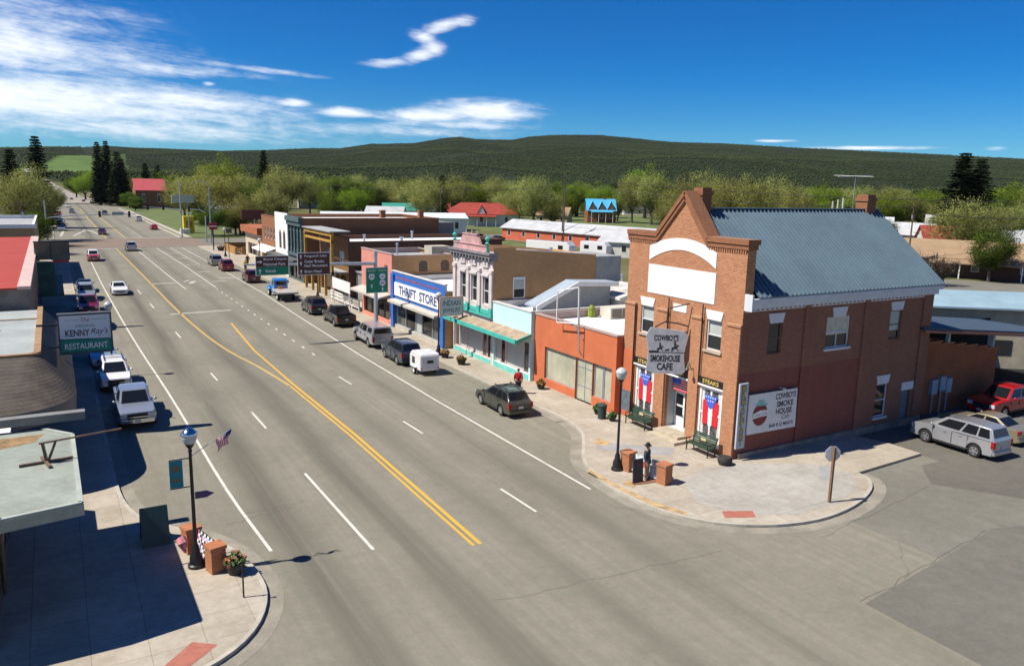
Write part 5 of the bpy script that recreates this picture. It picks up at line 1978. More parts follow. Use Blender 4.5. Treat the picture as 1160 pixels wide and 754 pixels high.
def vehicle(kind, name, label, cat, loc, heading, pm, group=None, topper=None, trim=None, two_tone=None, rack=False, hatch_wiper=True, s=1.0):
    """heading = compass direction of the nose: radians from +Y, clockwise"""
    d = KINDS_CAR[kind]
    t = thing(name, label, cat, (loc[0], loc[1], loc[2] if len(loc) > 2 else .004), math.pi / 2 - heading, group)
    L, W, r, gc = d['L'], d['W'], d['r'], d['gc']
    h = W / 2
    # lower body: side outline with wheel arches, extruded across, then pulled in at the ends
    pts = [d['low'][0]]
    pts = list(d['low'])
    bot = [(pts[-1][0] - .06, gc)]
    for ax in (d['ax'][1], d['ax'][0]):
        ra = r * 1.17
        a0 = math.asin(max(-1, min(1, (gc - r) / ra)))
        for k in range(9):
            a = a0 + (math.pi - 2 * a0) * k / 8
            bot.append((ax + ra * math.cos(a), r + ra * math.sin(a)))
    bot.append((pts[0][0] + .06, gc))
    out = pts + bot
    b = MB()
    n = len(out)

    def yy(x_, z_):
        e = max(0.0, abs(x_) - L / 2 + .55) / .55
        return h * (1 - .13 * e * e) * (1 - .05 * max(0, (z_ - .75)) / .4) * (1 - .05 * max(0, (.5 - z_)) / .3)
    vs = [(p[0], yy(*p), p[1]) for p in out] + [(p[0], -yy(*p), p[1]) for p in out]
    fs = [tuple(range(n)), tuple(range(2 * n - 1, n - 1, -1))] + [((i + 1) % n, i, i + n, (i + 1) % n + n) for i in range(n)]
    b.add(vs, fs)
    body = part('body', b, pm, t, smooth=40, bevel=.035, world=False)
    # cabin
    xr0, xf0, z0 = d['base']
    xr1, xf1, z1 = d['roof']
    wb, wt = h * .95, h * .74
    b = MB()
    rx = xr1 - .02
    mid = (xr1 + xf1) / 2
    ring0 = [(xr0, wb * .93), ((xr0 + xf0) / 2, wb), (xf0, wb * .9)]
    ring1 = [(xr1, wt * .95), (mid, wt), (xf1, wt * .94)]
    V = [(x_, y_, z0 - .02) for x_, y_ in ring0] + [(x_, -y_, z0 - .02) for x_, y_ in reversed(ring0)]
    V2 = [(x_, y_, z1 - (.05 if i != 1 else 0)) for i, (x_, y_) in enumerate(ring1)] + [(x_, -y_, z1 - (.05 if i != 1 else 0)) for i, (x_, y_) in reversed(list(enumerate(ring1)))]
    b.add(V + V2, [(0, 1, 7, 6), (1, 2, 8, 7), (2, 3, 9, 8), (3, 4, 10, 9), (4, 5, 11, 10), (5, 0, 6, 11), (6, 7, 10, 11), (7, 8, 9, 10)])
    part('roof', b, two_tone or pm, t, smooth=40, bevel=.05, world=False)

    def lerp(a, c, f):
        return tuple(a[i] + (c[i] - a[i]) * f for i in range(3))

    def pane(nm, p00, p10, p11, p01, off):
        m = MB()
        o = Vector(off) * .012
        q = [Vector(p) + o for p in (p00, p10, p11, p01)]
        i_ = [p - o * 3 for p in q]
        m.add([tuple(p) for p in q + i_], [(0, 1, 2, 3), (0, 4, 5, 1), (1, 5, 6, 2), (2, 6, 7, 3), (3, 7, 4, 0)])
        return part(nm, m, CARGLASS, t, world=False)

    def quadpane(nm, A, B_, C, D, u0, u1, v0, v1, off):
        """A,B bottom corners, D,C top corners"""
        def P(u, v):
            return lerp(lerp(A, B_, u), lerp(D, C, u), v)
        pane(nm, P(u0, v0), P(u1, v0), P(u1, v1), P(u0, v1), off)
    quadpane('windscreen', V[2], V[3], V2[3], V2[2], .07, .93, .1, .93, (.7, 0, .7))
    quadpane('rear_window', V[5], V[0], V2[0], V2[5], .08, .92, .25 if kind != 'sedan' else .1, .9, (-.8, 0, .5))
    for sgn in (1, -1):
        a0, a1, a2 = (V[0], V[1], V[2]) if sgn > 0 else (V[5], V[4], V[3])
        c0, c1, c2 = (V2[0], V2[1], V2[2]) if sgn > 0 else (V2[5], V2[4], V2[3])
        off = (0, sgn, .25)
        vb = .16
        if kind in ('suv', 'wagon', 'minivan'):
            quadpane('side_window', a0, a1, c1, c0, .10, .46, vb, .86, off)
            quadpane('side_window', a0, a1, c1, c0, .52, .97, vb, .86, off)
            quadpane('side_window', a1, a2, c2, c1, .05, .80, vb, .86, off)
        else:
            quadpane('side_window', a0, a1, c1, c0, .16, .94, vb, .86, off)
            quadpane('side_window', a1, a2, c2, c1, .05, .80, vb, .86, off)
        m = MB()
        m.sphere((xf0 - .35, sgn * (h + .09), z0 + .12), .1, 8, 6, (.7, 1, .8))
        part('mirror', m, two_tone or pm, t, smooth=60, world=False)
        for x_ in ((-.15, .75) if kind != 'pickup' else (.25, 1.0)):
            m = MB()
            m.box(x_ - .5, x_ - .34, sgn * (h * .985), sgn * (h + .012), z0 - .17, z0 - .13)
            part('door_handle', m, trim or pm, t, world=False)
    for ax in d['ax']:
        for sgn in (1, -1):
            m = MB()
            y0, y1 = sgn * (h - .22), sgn * (h - .005)
            m.tube([(ax, y0, r), (ax, y0 + (y1 - y0) * .12, r), (ax, y0 + (y1 - y0) * .88, r), (ax, y1, r)], [r * .93, r, r, r * .93], 20)
            wh = part('wheel', m, RUBBER, t, smooth=40, world=False)
            m = MB()
            m.tube([(ax, y1 - sgn * .03, r), (ax, y1 + sgn * .004, r), (ax, y1 + sgn * .012, r)], [r * .66, r * .64, r * .2], 16)
            part('rim', m, ALLOY, wh, smooth=30, world=False)
            m = MB()
            for k in range(5):
                a = 2 * math.pi * k / 5 + .3
                m.prism([(ax + r * .3 * math.cos(a - .3), r + r * .3 * math.sin(a - .3)), (ax + r * .56 * math.cos(a - .25), r + r * .56 * math.sin(a - .25)), (ax + r * .56 * math.cos(a + .25), r + r * .56 * math.sin(a + .25)), (ax + r * .3 * math.cos(a + .3), r + r * .3 * math.sin(a + .3))], 'Y', y1 + sgn * .001, y1 + sgn * .010)
            part('rim_opening', m, BLACKPL, wh, world=False)
        m = MB()
        m.box(ax - r * 1.1, ax + r * 1.1, -h + .23, h - .23, gc, r * 1.9)
        part('wheel_well', m, DARK, t, world=False)
    # door seams and dark sill trim
    for sgn in (1, -1):
        m = MB()
        for x_ in ((xf0 - .35, -.1, -1.0) if kind not in ('pickup',) else (1.2, .3, -.85)):
            m.box(x_ - .008, x_ + .008, sgn * h * .97, sgn * (h + .003), gc + .15, z0 - .06)
        part('door_seam', m, BLACKPL, t, world=False)
        m = MB()
        m.box(d['ax'][0] + r * 1.2, d['ax'][1] - r * 1.2, sgn * h * .9, sgn * (h + .008), gc - .01, gc + .11)
        part('sill_trim', m, BLACKPL, t, world=False)
    # front and rear fittings
    zf = d['low'][-2][1]
    xf, xb = L / 2, -L / 2
    for sgn in (1, -1):
        m = MB()
        m.box(xf - .3, xf - .005, sgn * h * .54, sgn * h * .88, zf - (.26 if kind in ('pickup', 'suv') else .17), zf - .02)
        part('headlight', m, LAMP_W, t, bevel=.02, world=False)
        m = MB()
        if kind in ('suv', 'minivan', 'wagon', 'pickup'):
            z_ = d['low'][2][1] if kind != 'pickup' else 1.08
            m.box(xb - .02, xb + .16, sgn * h * .74, sgn * h * .93, z_ - .42, z_ - .06)
        else:
            m.box(xb - .015, xb + .14, sgn * h * .5, sgn * h * .88, .72, .92)
        part('taillight', m, LAMP_R, t, bevel=.015, world=False)
    m = MB()
    g0 = zf - (.42 if kind in ('pickup', 'suv') else .26)
    m.box(xf - .14, xf + .02, -h * .52, h * .52, g0, zf - .05)
    gr = part('grille', m, BLACKPL, t, world=False)
    m = MB()
    m.box(xf - .1, xf + .035, -h * .52, h * .52, (g0 + zf) / 2 - .05, (g0 + zf) / 2 + .0)
    m.box(xf - .1, xf + .03, -h * .53, h * .53, g0 - .03, g0)
    part('grille_bar', m, CHROME, gr, world=False)
    m = MB()
    m.box(xf - .1, xf + .06, -h * .86, h * .86, gc + .03, gc + .24)
    part('front_bumper', m, trim or pm, t, bevel=.03, world=False)
    m = MB()
    m.box(xb - .06, xb + .1, -h * .86, h * .86, gc + .05, gc + .27)
    part('rear_bumper', m, trim or pm, t, bevel=.03, world=False)
    for x_, nm in ((xb - .02, 'plate'), (xf + .065, 'plate')):
        m = MB()
        zz = gc + .42 if x_ < 0 else gc + .14
        m.box(x_ - .008, x_ + .008, -.16, .16, zz - .07, zz + .07)
        part(nm, m, PLATE, t, world=False)
    if kind == 'pickup':
        m = MB()
        zt = 1.22
        m.box(-2.82, -1.25, h * .8, h * .96, .82, zt)
        m.box(-2.82, -1.25, -h * .96, -h * .8, .82, zt)
        m.box(-2.88, -2.8, -h * .96, h * .96, .6, zt)
        part('cargo_bed', m, pm, t, bevel=.02, world=False)
        m = MB()
        m.box(-2.79, -1.26, -h * .79, h * .79, .822, .85)
        part('bed_floor', m, BLACKPL, t, world=False)
    if topper is not None:
        m = MB()
        m.add([(-2.85, h * .94, 1.225), (-2.85, -h * .94, 1.225), (-1.24, -h * .94, 1.225), (-1.24, h * .94, 1.225), (-2.72, h * .76, 1.86), (-2.72, -h * .76, 1.86), (-1.24, -h * .76, 1.9), (-1.24, h * .76, 1.9)],
              [(0, 1, 5, 4), (1, 2, 6, 5), (2, 3, 7, 6), (3, 0, 4, 7), (4, 5, 6, 7), (0, 3, 2, 1)])
        tp = part('topper', m, topper, t, smooth=40, bevel=.05, world=False)
        m = MB()
        m.add([(-2.853, h * .78, 1.32), (-2.853, -h * .78, 1.32), (-2.76, -h * .68, 1.76), (-2.76, h * .68, 1.76)], [(0, 1, 2, 3)])
        part('topper_window', m, CARGLASS, tp, world=False, fix=False)
        for sgn in (1, -1):
            m = MB()
            m.add([(-2.5, sgn * h * .925, 1.35), (-1.45, sgn * h * .925, 1.35), (-1.5, sgn * h * .825, 1.74), (-2.45, sgn * h * .825, 1.74)], [(0, 1, 2, 3)])
            part('topper_window', m, CARGLASS, tp, world=False, fix=False)
    if rack:
        m = MB()
        for sgn in (1, -1):
            m.bar((xr1 + .15, sgn * wt * .8, z1 + .05), (xf1 - .1, sgn * wt * .8, z1 + .05), .05, .05)
        m.bar((mid - .4, -wt * .8, z1 + .07), (mid - .4, wt * .8, z1 + .07), .05, .03)
        m.bar((mid + .5, -wt * .8, z1 + .07), (mid + .5, wt * .8, z1 + .07), .05, .03)
        part('roof_rack', m, BLACKPL, t, world=False)
    return t


SOUTH, NORTH = math.pi, 0.0
OLIVE = paint('olive_grey', (.055, .058, .045))
NAVY = paint('slate_blue', (.03, .045, .07))
SILV = paint('silver', (.42, .43, .45), .5)
BLK = paint('black', (.012, .012, .014))
GREYD = paint('dark_grey', (.05, .055, .06))
MARO = paint('maroon', (.10, .012, .02))
REDC = paint('red', (.42, .012, .015), .1)
WHT = paint('white', (.74, .74, .74), 0)
GOLDC = paint('gold', (.40, .35, .24), .5)
GPK = 'vehicles parked along the right kerb'
GPL = 'vehicles parked along the left kerb'
GMV = 'vehicles driving along the main street'
vehicle('wagon', 'parked_wagon', 'dark olive grey wagon parked nearest the orange shop', 'car', (24.0, 41.7), R(2), OLIVE, GPK, rack=True)
vehicle('suv', 'parked_suv', 'slate blue crossover towing the small white box trailer', 'car', (23.45, 57.3), R(2), NAVY, GPK)
vehicle('pickup', 'parked_pickup', 'silver pickup with a topper parked by the green route sign', 'pickup truck', (23.8, 64.9), R(2), SILV, GPK, topper=SILV)
vehicle('pickup', 'parked_pickup', 'black pickup with an open bed parked ahead of the silver topper truck', 'pickup truck', (24.2, 75.7), R(2), BLK, GPK)
vehicle('suv', 'parked_suv', 'dark grey sport utility parked behind the blue flatbed truck', 'car', (23.9, 83.3), R(2), GREYD, GPK)
vehicle('suv', 'parked_suv', 'maroon sport utility parked ahead of the blue flatbed truck', 'car', (23.5, 112.6), R(2), MARO, GPK)
vehicle('suv', 'parked_suv', 'bright maroon hatchback wagon parked second from the far crossing', 'car', (23.0, 128.3), R(2), paint('maroon_bright', (.2, .015, .03)), GPK)
vehicle('minivan', 'parked_van', 'pale grey minivan parked nearest the far crossing on the right', 'van', (22.9, 137.2), R(2), paint('pale_grey', (.3, .32, .33), .4), GPK)
vehicle('pickup', 'parked_pickup', 'silver crew pickup facing us at the front of the left parking row', 'pickup truck', (3.35, 49.9), SOUTH + R(1), paint('silver_blue', (.36, .4, .46), .5), GPL, trim=CHROME)
vehicle('suv', 'parked_suv', 'white sport utility half in shadow parked behind the silver crew pickup', 'car', (2.85, 58.4), SOUTH + R(1), WHT, GPL, rack=True, trim=BLACKPL)
vehicle('sedan', 'parked_car', 'pale blue sedan under the restaurant sign behind the white sport utility', 'car', (2.5, 66.2), SOUTH, paint('pale_blue', (.3, .4, .5), .4), GPL)
vehicle('sedan', 'parked_car', 'white and blue sedan parked in mid row on the left kerb', 'car', (2.9, 82.5), SOUTH, paint('ice_blue', (.4, .5, .6), .3), GPL)
vehicle('pickup', 'parked_pickup', 'dark red pickup parked in the left row beyond the white and blue sedan', 'pickup truck', (2.5, 92.5), SOUTH, paint('dark_red', (.22, .015, .03)), GPL)
vehicle('suv', 'parked_suv', 'light grey sport utility parked at the far end of the left row', 'car', (2.7, 102.5), SOUTH, paint('light_grey', (.35, .37, .36), .4), GPL)
vehicle('sedan', 'parked_car', 'dark navy sedan pulled close to the left pavement near the olive sign', 'car', (.9 + 1.9, 110), SOUTH, paint('night', (.015, .02, .04)), GPL)
vehicle('sedan', 'moving_car', 'white sedan driving toward us in the left lanes', 'car', (6.35, 106.2), SOUTH, WHT, GMV)
vehicle('suv', 'moving_suv', 'bright red sport utility with white roof driving toward us', 'car', (5.45, 150.5), SOUTH, REDC, GMV, two_tone=WHT)
vehicle('suv', 'moving_suv', 'silver crossover driving away just before the red brick crossing', 'car', (12.75, 169.5), NORTH, SILV, GMV)
vehicle('sedan', 'moving_car', 'dark maroon sedan waiting beyond the brick crossing', 'car', (10.3, 219), SOUTH, MARO, GMV)
vehicle('pickup', 'parked_pickup', 'white and teal pickup parked at left beyond the crossing', 'pickup truck', (1.9, 268), SOUTH, paint('teal_white', (.35, .45, .46), .2), GPL)
vehicle('suv', 'parked_suv', 'dark sport utility parked at left just beyond the crossing', 'car', (1.6, 258), SOUTH, GREYD, GPL)
vehicle('suv', 'moving_suv', 'grey sport utility driving away beyond the traffic signals', 'car', (16.9, 332), NORTH, paint('mid_grey', (.2, .22, .25), .4), GMV)
vehicle('sedan', 'moving_car', 'white sedan far up the street driving toward us', 'car', (6.3, 415), SOUTH, WHT, GMV)
vehicle('suv', 'moving_suv', 'black sport utility far up the street near the bend', 'car', (4.4, 470), SOUTH, BLK, GMV)
vehicle('minivan', 'moving_van', 'white van far up the street in the right lane', 'van', (21.5, 455), NORTH, WHT, GMV)
vehicle('sedan', 'moving_car', 'dark red car at the top of the straight street', 'car', (10.5, 540), SOUTH, MARO, GMV)
vehicle('sedan', 'parked_car', 'red sedan parked by the right kerb opposite the dark conifers', 'car', (24.0, 238), NORTH, REDC, GPK)
vehicle('suv', 'parked_suv', 'silver sport utility backed into the yard beside the cafe', 'car', (43.4, 23.5, .008), R(2), SILV, 'vehicles in the yard beside the cafe', trim=SILV)
vehicle('sedan', 'parked_car', 'gold sedan parked between the silver sport utility and red pickup', 'car', (47.1, 24.2, .008), R(0), GOLDC, 'vehicles in the yard beside the cafe')
vehicle('pickup', 'parked_pickup', 'bright red pickup parked crosswise in front of the brown annex', 'pickup truck', (53.6, 26.3, .008), R(-88), REDC, 'vehicles in the yard beside the cafe')
for k, (x_, y_, kd, c_) in enumerate(((1.7, 236, 'sedan', SILV), (1.6, 283, 'suv', WHT), (1.6, 300, 'sedan', GREYD), (1.8, 322, 'pickup', REDC), (8.0, 560, 'suv', WHT), (6.5, 350, 'suv', SILV), (15.5, 500, 'sedan', NAVY), (24.3, 285, 'suv', WHT))):
    vehicle(kd, 'parked_car' if k < 4 or k == 7 else 'moving_car', ['silver sedan parked first at left beyond the brick crossing', 'white sport utility parked at left by the second roadside pole', 'dark grey sedan parked at left before the third roadside pole', 'red pickup parked farthest along the left kerb',
            'white sport utility farthest up the street at the bend', 'silver sport utility coming down the far street', 'navy sedan driving away far up the street', 'white sport utility parked at right beside the church lawn'][k], 'car' if kd != 'pickup' else 'pickup truck', (x_, y_), SOUTH if x_ < 12 else NORTH, c_, 'vehicles far up the street')
# distant cars by the houses
vehicle('sedan', 'parked_car', 'dark blue car parked on the grass by the long red motel', 'car', (99, 176, .0), R(60), NAVY)
vehicle('suv', 'parked_suv', 'black pickup-like wagon parked behind the ornate shop', 'car', (94.5, 178, .0), R(80), BLK)

# old blue flatbed truck
t = thing('flatbed_truck', 'old bright blue flatbed truck with a bare grey deck parked at the kerb', 'truck', (23.4, 95.6, .004), math.pi / 2 - R(2), GPK)
BLUET = paint('bright_blue', (.03, .22, .55), .1)
m = MB()
m.prism([(-.2, .55), (-.2, 2.15), (.15, 2.3), (1.2, 2.3), (1.55, 1.6), (1.7, 1.45), (3.1, 1.3), (3.2, .7), (3.1, .55)], 'Y', -.82, .82)
part('body', m, BLUET, t, bevel=.06, smooth=40, world=False)
m = MB()
for sg in (-1, 1):
    m.tube([(1.9, sg * .98, .85), (2.2, sg * .98, 1.0), (2.6, sg * .98, 1.02), (3.0, sg * .98, .85)], [.1, .2, .2, .1], 8)
part('fender', m, BLUET, t, smooth=50, world=False)
m = MB()
m.box(-.215, -.2, -.6, .6, 1.55, 2.0)
part('rear_window', m, CARGLASS, t, world=False)
m = MB()
m.add([(1.22, -.72, 2.22), (1.22, .72, 2.22), (1.56, .72, 1.64), (1.56, -.72, 1.64)], [(0, 1, 2, 3)])
part('windscreen', m, CARGLASS, t, world=False, fix=False)
for sg in (-1, 1):
    m = MB()
    m.box(.2, 1.1, sg * .82, sg * .835, 1.5, 2.1)
    part('side_window', m, CARGLASS, t, world=False)
    m = MB()
    m.tube([(1.2, sg * .85, 1.6), (1.25, sg * 1.15, 1.75)], .02, 5)
    m.box(1.2, 1.26, sg * 1.1, sg * 1.28, 1.6, 1.95)
    part('mirror', m, WHITEP, t, world=False)
m = MB()
m.box(-4.2, -.3, -1.15, 1.15, 1.02, 1.14)
m.box(-4.25, -4.2, -1.17, 1.17, .95, 1.12)
part('deck', m, mat('grey_deck', (.36, .34, .31), var=.2, scale=2), t, world=False)
m = MB()
m.box(-4.1, 2.8, -.4, .4, .6, 1.0)
part('chassis', m, BLACKPL, t, world=False)
m = MB()
m.box(-.7, -.4, -.1, .4, 1.145, 1.4)
solo_o = part('toolbox', m, mat('orange_box', (.55, .18, .03)), t, world=False)
for ax in (-2.6, 2.35):
    for sg in (-1, 1):
        m = MB()
        m.tube([(ax, sg * .7, .42), (ax, sg * .74, .42), (ax, sg * .98, .42), (ax, sg * 1.02, .42)], [.38, .42, .42, .38], 18)
        wh = part('wheel', m, RUBBER, t, smooth=40, world=False)
        m = MB()
        m.tube([(ax, sg * 1.0, .42), (ax, sg * 1.03, .42)], [.24, .2], 12)
        part('rim', m, WHITEP, wh, world=False)
# white cargo trailer
t = thing('cargo_trailer', 'small white box trailer hitched behind the slate blue crossover', 'trailer', (23.4, 52.6, .004), math.pi / 2 - R(2), GPK)
m = MB()
m.prism([(-1.2, .42), (-1.2, 1.72), (-1.05, 1.85), (.9, 1.85), (1.3, 1.5), (1.3, .42)], 'Y', -.85, .85)
part('body', m, WHT, t, bevel=.05, smooth=35, world=False)
m = MB()
m.box(-1.225, -1.2, -.65, .65, .6, 1.65)
dr = part('rear_door', m, mat('trailer_door', (.62, .63, .64)), t, world=False)
m = MB()
m.box(-1.24, -1.226, -.3, .25, 1.05, 1.3)
part('door_plate', m, CARGLASS, dr, world=False)
m = MB()
m.box(.1, .75, .851, .865, .85, 1.4)
part('side_window', m, CARGLASS, t, world=False)
for sg in (-1, 1):
    m = MB()
    m.tube([(0, sg * .86, .3), (0, sg * 1.02, .3)], .3, 16)
    wh = part('wheel', m, RUBBER, t, smooth=40, world=False)
    m = MB()
    m.tube([(0, sg * 1.021, .3), (0, sg * 1.03, .3)], [.18, .16], 12)
    part('rim', m, WHITEP, wh, world=False)
    m = MB()
    m.box(-.45, .45, sg * .852, sg * 1.04, .62, .67)
    part('mudguard', m, WHT, t, world=False)
    m = MB()
    m.box(-1.22, -1.201, sg * .7, sg * .8, .5, .7)
    part('taillight', m, LAMP_R, t, world=False)
m = MB()
m.bar((1.3, .4, .45), (2.2, 0, .45), .08)
m.bar((1.3, -.4, .45), (2.2, 0, .45), .08)
part('drawbar', m, BLACKPL, t, world=False)
t.scale = (.88, .88, .9)

# ================================================================== STREET FURNITURE
GLOBE = mat('lamp_globe', (.46, .48, .48), rough=.25, var=.05)


def street_lamp(label, x, y, h=5.1, rz=0.0, cat='street lamp'):
    t = thing('street_lamp', label, cat, (x, y, .13), rz, 'black globe street lamps')
    m = MB()
    m._lathe(0, 0, [(.30, 0), (.30, .1), (.24, .14), (.22, .42), (.15, .55), (.12, .8), (.07, .9), (.055, h - .75), (.08, h - .7), (.05, h - .62), (.12, h - .52), (.17, h - .42)], 14)
    part('post', m, BLACKM, t, smooth=40, world=False)
    m = MB()
    m._lathe(0, 0, [(.16, h - .42), (.24, h - .3), (.27, h - .12), (.27, h - .08)], 14)
    part('globe', m, GLOBE, t, smooth=50, world=False)
    m = MB()
    m._lathe(0, 0, [(.285, h - .1), (.285, h - .05), (.25, h + .02), (.14, h + .12), (.03, h + .17), (0, h + .18)], 14)
    part('cap', m, CHROME if 'flag' in label else GLOBE, t, smooth=50, world=False)
    return t


lamp1 = street_lamp('black globe street lamp with teal banner and flag by the left brick bench', 3.58, 28.38)
lamp2 = street_lamp('black globe street lamp on the right corner outside the cafe', 23.52, 29.24)
lamp3 = street_lamp('black globe street lamp before the thrift store', 26.7, 57.2)
lamp4 = street_lamp('globe street lamp in the shadow behind the white sport utility at left', 2.9, 61.2)
for k, y in enumerate((92, 122, 150)):
    street_lamp(['globe street lamp beside the timber porch front', 'globe street lamp outside the plain orange brick shop', 'globe street lamp by the far right corner diner'][k], 26.9, y)
# on the first lamp: banner, flag, street plate
ban = thing('banner', 'teal street banner with brown emblem on the left lamp', 'banner', (3.58, 28.38, 3.2))
m = MB()
m.box(2.86, 3.3, 28.36, 28.385, 3.25, 4.25)
part('cloth', m, mat('banner_teal', (.01, .2, .27), var=.12, scale=2), ban)
m = MB()
m.prism([(3.08 + .14 * math.cos(a * math.pi / 8), 3.95 + .14 * math.sin(a * math.pi / 8)) for a in range(16)], 'Y', 28.352, 28.358)
m.box(2.95, 3.2, 28.352, 28.358, 3.45, 3.6)
part('emblem', m, mat('banner_brown', (.16, .13, .07), var=.3, scale=6), ban)
m = MB()
m.tube([(2.86, 28.37, 4.28), (3.55, 28.38, 4.28)], .02, 6)
m.tube([(2.86, 28.37, 3.22), (3.55, 28.38, 3.22)], .02, 6)
part('banner_arm', m, BLACKM, ban)
fl = thing('flag', 'stars and stripes flag on a slanting pole from the left street lamp', 'flag', (3.7, 28.38, 4.35))
m = MB()
m.tube([(3.62, 28.38, 4.35), (5.05, 28.35, 5.2)], .014, 6)
part('pole', m, STEEL, fl)
FU = Vector((.86, 0, .51)).normalized()


def flag_pt(u, v):
    # u along the pole from the hoist (canton end at the tip), v hanging down
    p = Vector((3.62, 28.38, 4.35)) + FU * (1.6 - u * .52)
    return (p.x + .05 * math.sin(v * 6 + u * 3) - .1 * v, p.y + .10 * math.sin(u * 7 + v * 4), p.z - v * .52)


def flag_strip(mb, u0, u1, v0, v1, dy=0.0):
    nu, nv = max(1, int((u1 - u0) * 8)), max(1, int((v1 - v0) * 8))
    for i in range(nu):
        for j in range(nv):
            q = [(u0 + (u1 - u0) * a / nu, v0 + (v1 - v0) * c / nv) for a, c in ((i, j), (i + 1, j), (i + 1, j + 1), (i, j + 1))]
            mb.quad(*[(p[0], p[1] + dy, p[2]) for p in (flag_pt(*z) for z in q)])


m1, m2, m3 = MB(), MB(), MB()
for k in range(13):
    flag_strip(m1 if k % 2 == 0 else m2, k / 13, (k + 1) / 13, 0, 1)
flag_strip(m3, 0, .52, -.003, .42, -.012)
flag_strip(m3, 0, .52, -.003, .42, .012)
part('red_stripes', m1, RED, fl, smooth=60)
part('white_stripes', m2, BWHITE, fl, smooth=60)
part('canton', m3, mat('flag_navy', (.03, .05, .2)), fl, smooth=60)
m = MB()
m.prism([(3.66, 2.72), (4.05, 2.72), (4.32, 2.84), (4.05, 2.98), (3.66, 2.98)], 'Y', 28.36, 28.39)
solo('street_plate', m, mat('plate_purple', (.09, .06, .14), var=.15), 'dark purple street name plate on the left lamp post', 'street sign')


# brick-ended benches with quilt panels
def quilt_bench(label, p0, p1, ground, heart=False):
    t = thing('brick_bench', label, 'bench', ((p0[0] + p1[0]) / 2, (p0[1] + p1[1]) / 2, ground))
    BB = brick('bench_brick', (.48, .19, .09), (.42, .155, .07), (.45, .28, .18), dirt=.1)
    d = (Vector(p1) - Vector(p0)).normalized()
    n_ = Vector((d.y, -d.x))
    for p in (p0, p1):
        m = MB()
        c = Vector(p)
        vs = []
        for a, e in ((-.27, -.27), (.27, -.27), (.27, .27), (-.27, .27)):
            q = c + d * a + n_ * e
            vs.append((q.x, q.y))
        m.prism(vs, 'Z', ground, ground + .88)
        m.prism([(c.x + (v[0] - c.x) * 1.14, c.y + (v[1] - c.y) * 1.14) for v in vs], 'Z', ground + .882, ground + 1.0)
        part('brick_pier', m, BB, t)
    a, e = Vector(p0) + d * .28, Vector(p1) - d * .28
    rr = random.Random(4)
    cols = [mat('quilt_white', (.7, .68, .7)), mat('quilt_pink', (.5, .12, .2), var=.2), mat('quilt_black', (.03, .03, .05)), mat('quilt_lilac', (.42, .3, .5))] if not heart else \
        [mat('quilt_pale', (.48, .55, .55)), mat('quilt_grey', (.36, .42, .45)), mat('quilt_sage', (.3, .38, .36)), mat('quilt_lilac', (.42, .3, .5))]
    ms_ = [MB() for _ in cols]
    NU, NV = 11, 8
    up_ = Vector((-n_.x * .28, -n_.y * .28, .82))

    def P(u, v, o=0):
        q = a + (e - a) * u
        b0 = Vector((q.x + n_.x * .12, q.y + n_.y * .12, ground + .12)) + up_ * v
        nn = Vector((n_.x, n_.y, .3)).normalized()
        return tuple(b0 + nn * o)
    for i in range(NU):
        for j in range(NV):
            k = (0 if (i + j) % 2 else (2 if rr.random() < .55 else rr.choice((1, 3)))) if not heart else rr.choice((0, 0, 1, 1, 2, 0))
            if not heart and (i == 0 or i == NU - 1):
                k = 1
            ms_[k].quad(P(i / NU, j / NV), P((i + 1) / NU, j / NV), P((i + 1) / NU, (j + 1) / NV), P(i / NU, (j + 1) / NV))
    pan = MB()
    for o in (-.05,):
        pan.quad(P(0, 0, o), P(1, 0, o), P(1, 1, o), P(0, 1, o))
    pan.quad(P(0, 1, -.05), P(1, 1, -.05), P(1, 1, -.001), P(0, 1, -.001))
    pan.quad(P(0, 0, -.05), P(1, 0, -.05), P(1, 0, -.001), P(0, 0, -.001))
    q = part('quilt_panel', pan, BLACKM, t)
    for k, mm in enumerate(ms_):
        if mm.f:
            part('quilt_patches', mm, cols[k], q)
    if heart:
        m = MB()
        hp = []
        for i in range(24):
            tt = 2 * math.pi * i / 24
            hx = 16 * math.sin(tt) ** 3
            hy = 13 * math.cos(tt) - 5 * math.cos(2 * tt) - 2 * math.cos(3 * tt) - math.cos(4 * tt)
            hp.append(P(.42 + hx / 16 * .14, .55 + hy / 17 * .22, .006))
        m.poly(hp)
        part('heart_patch', m, RED, q, fix=False)
    return t


quilt_bench('brick-ended bench with pink black and white patchwork panel at left', (3.62, 29.75), (4.15, 27.75), .13)
quilt_bench('brick-ended bench with pale patchwork and red heart on the right corner', (23.98, 28.95), (24.42, 26.75), .13, True)
m = MB()
m.tube([(3.2, 29.35, .9), (3.25, 29.2, .75), (3.3, 29.1, .4)], [.16, .2, .05], 7)
solo('folded_flag', m, mat('flag_cloth_red', (.55, .2, .22), var=.5, scale=9), 'bunched red and white cloth hung by the left brick bench', 'cloth')


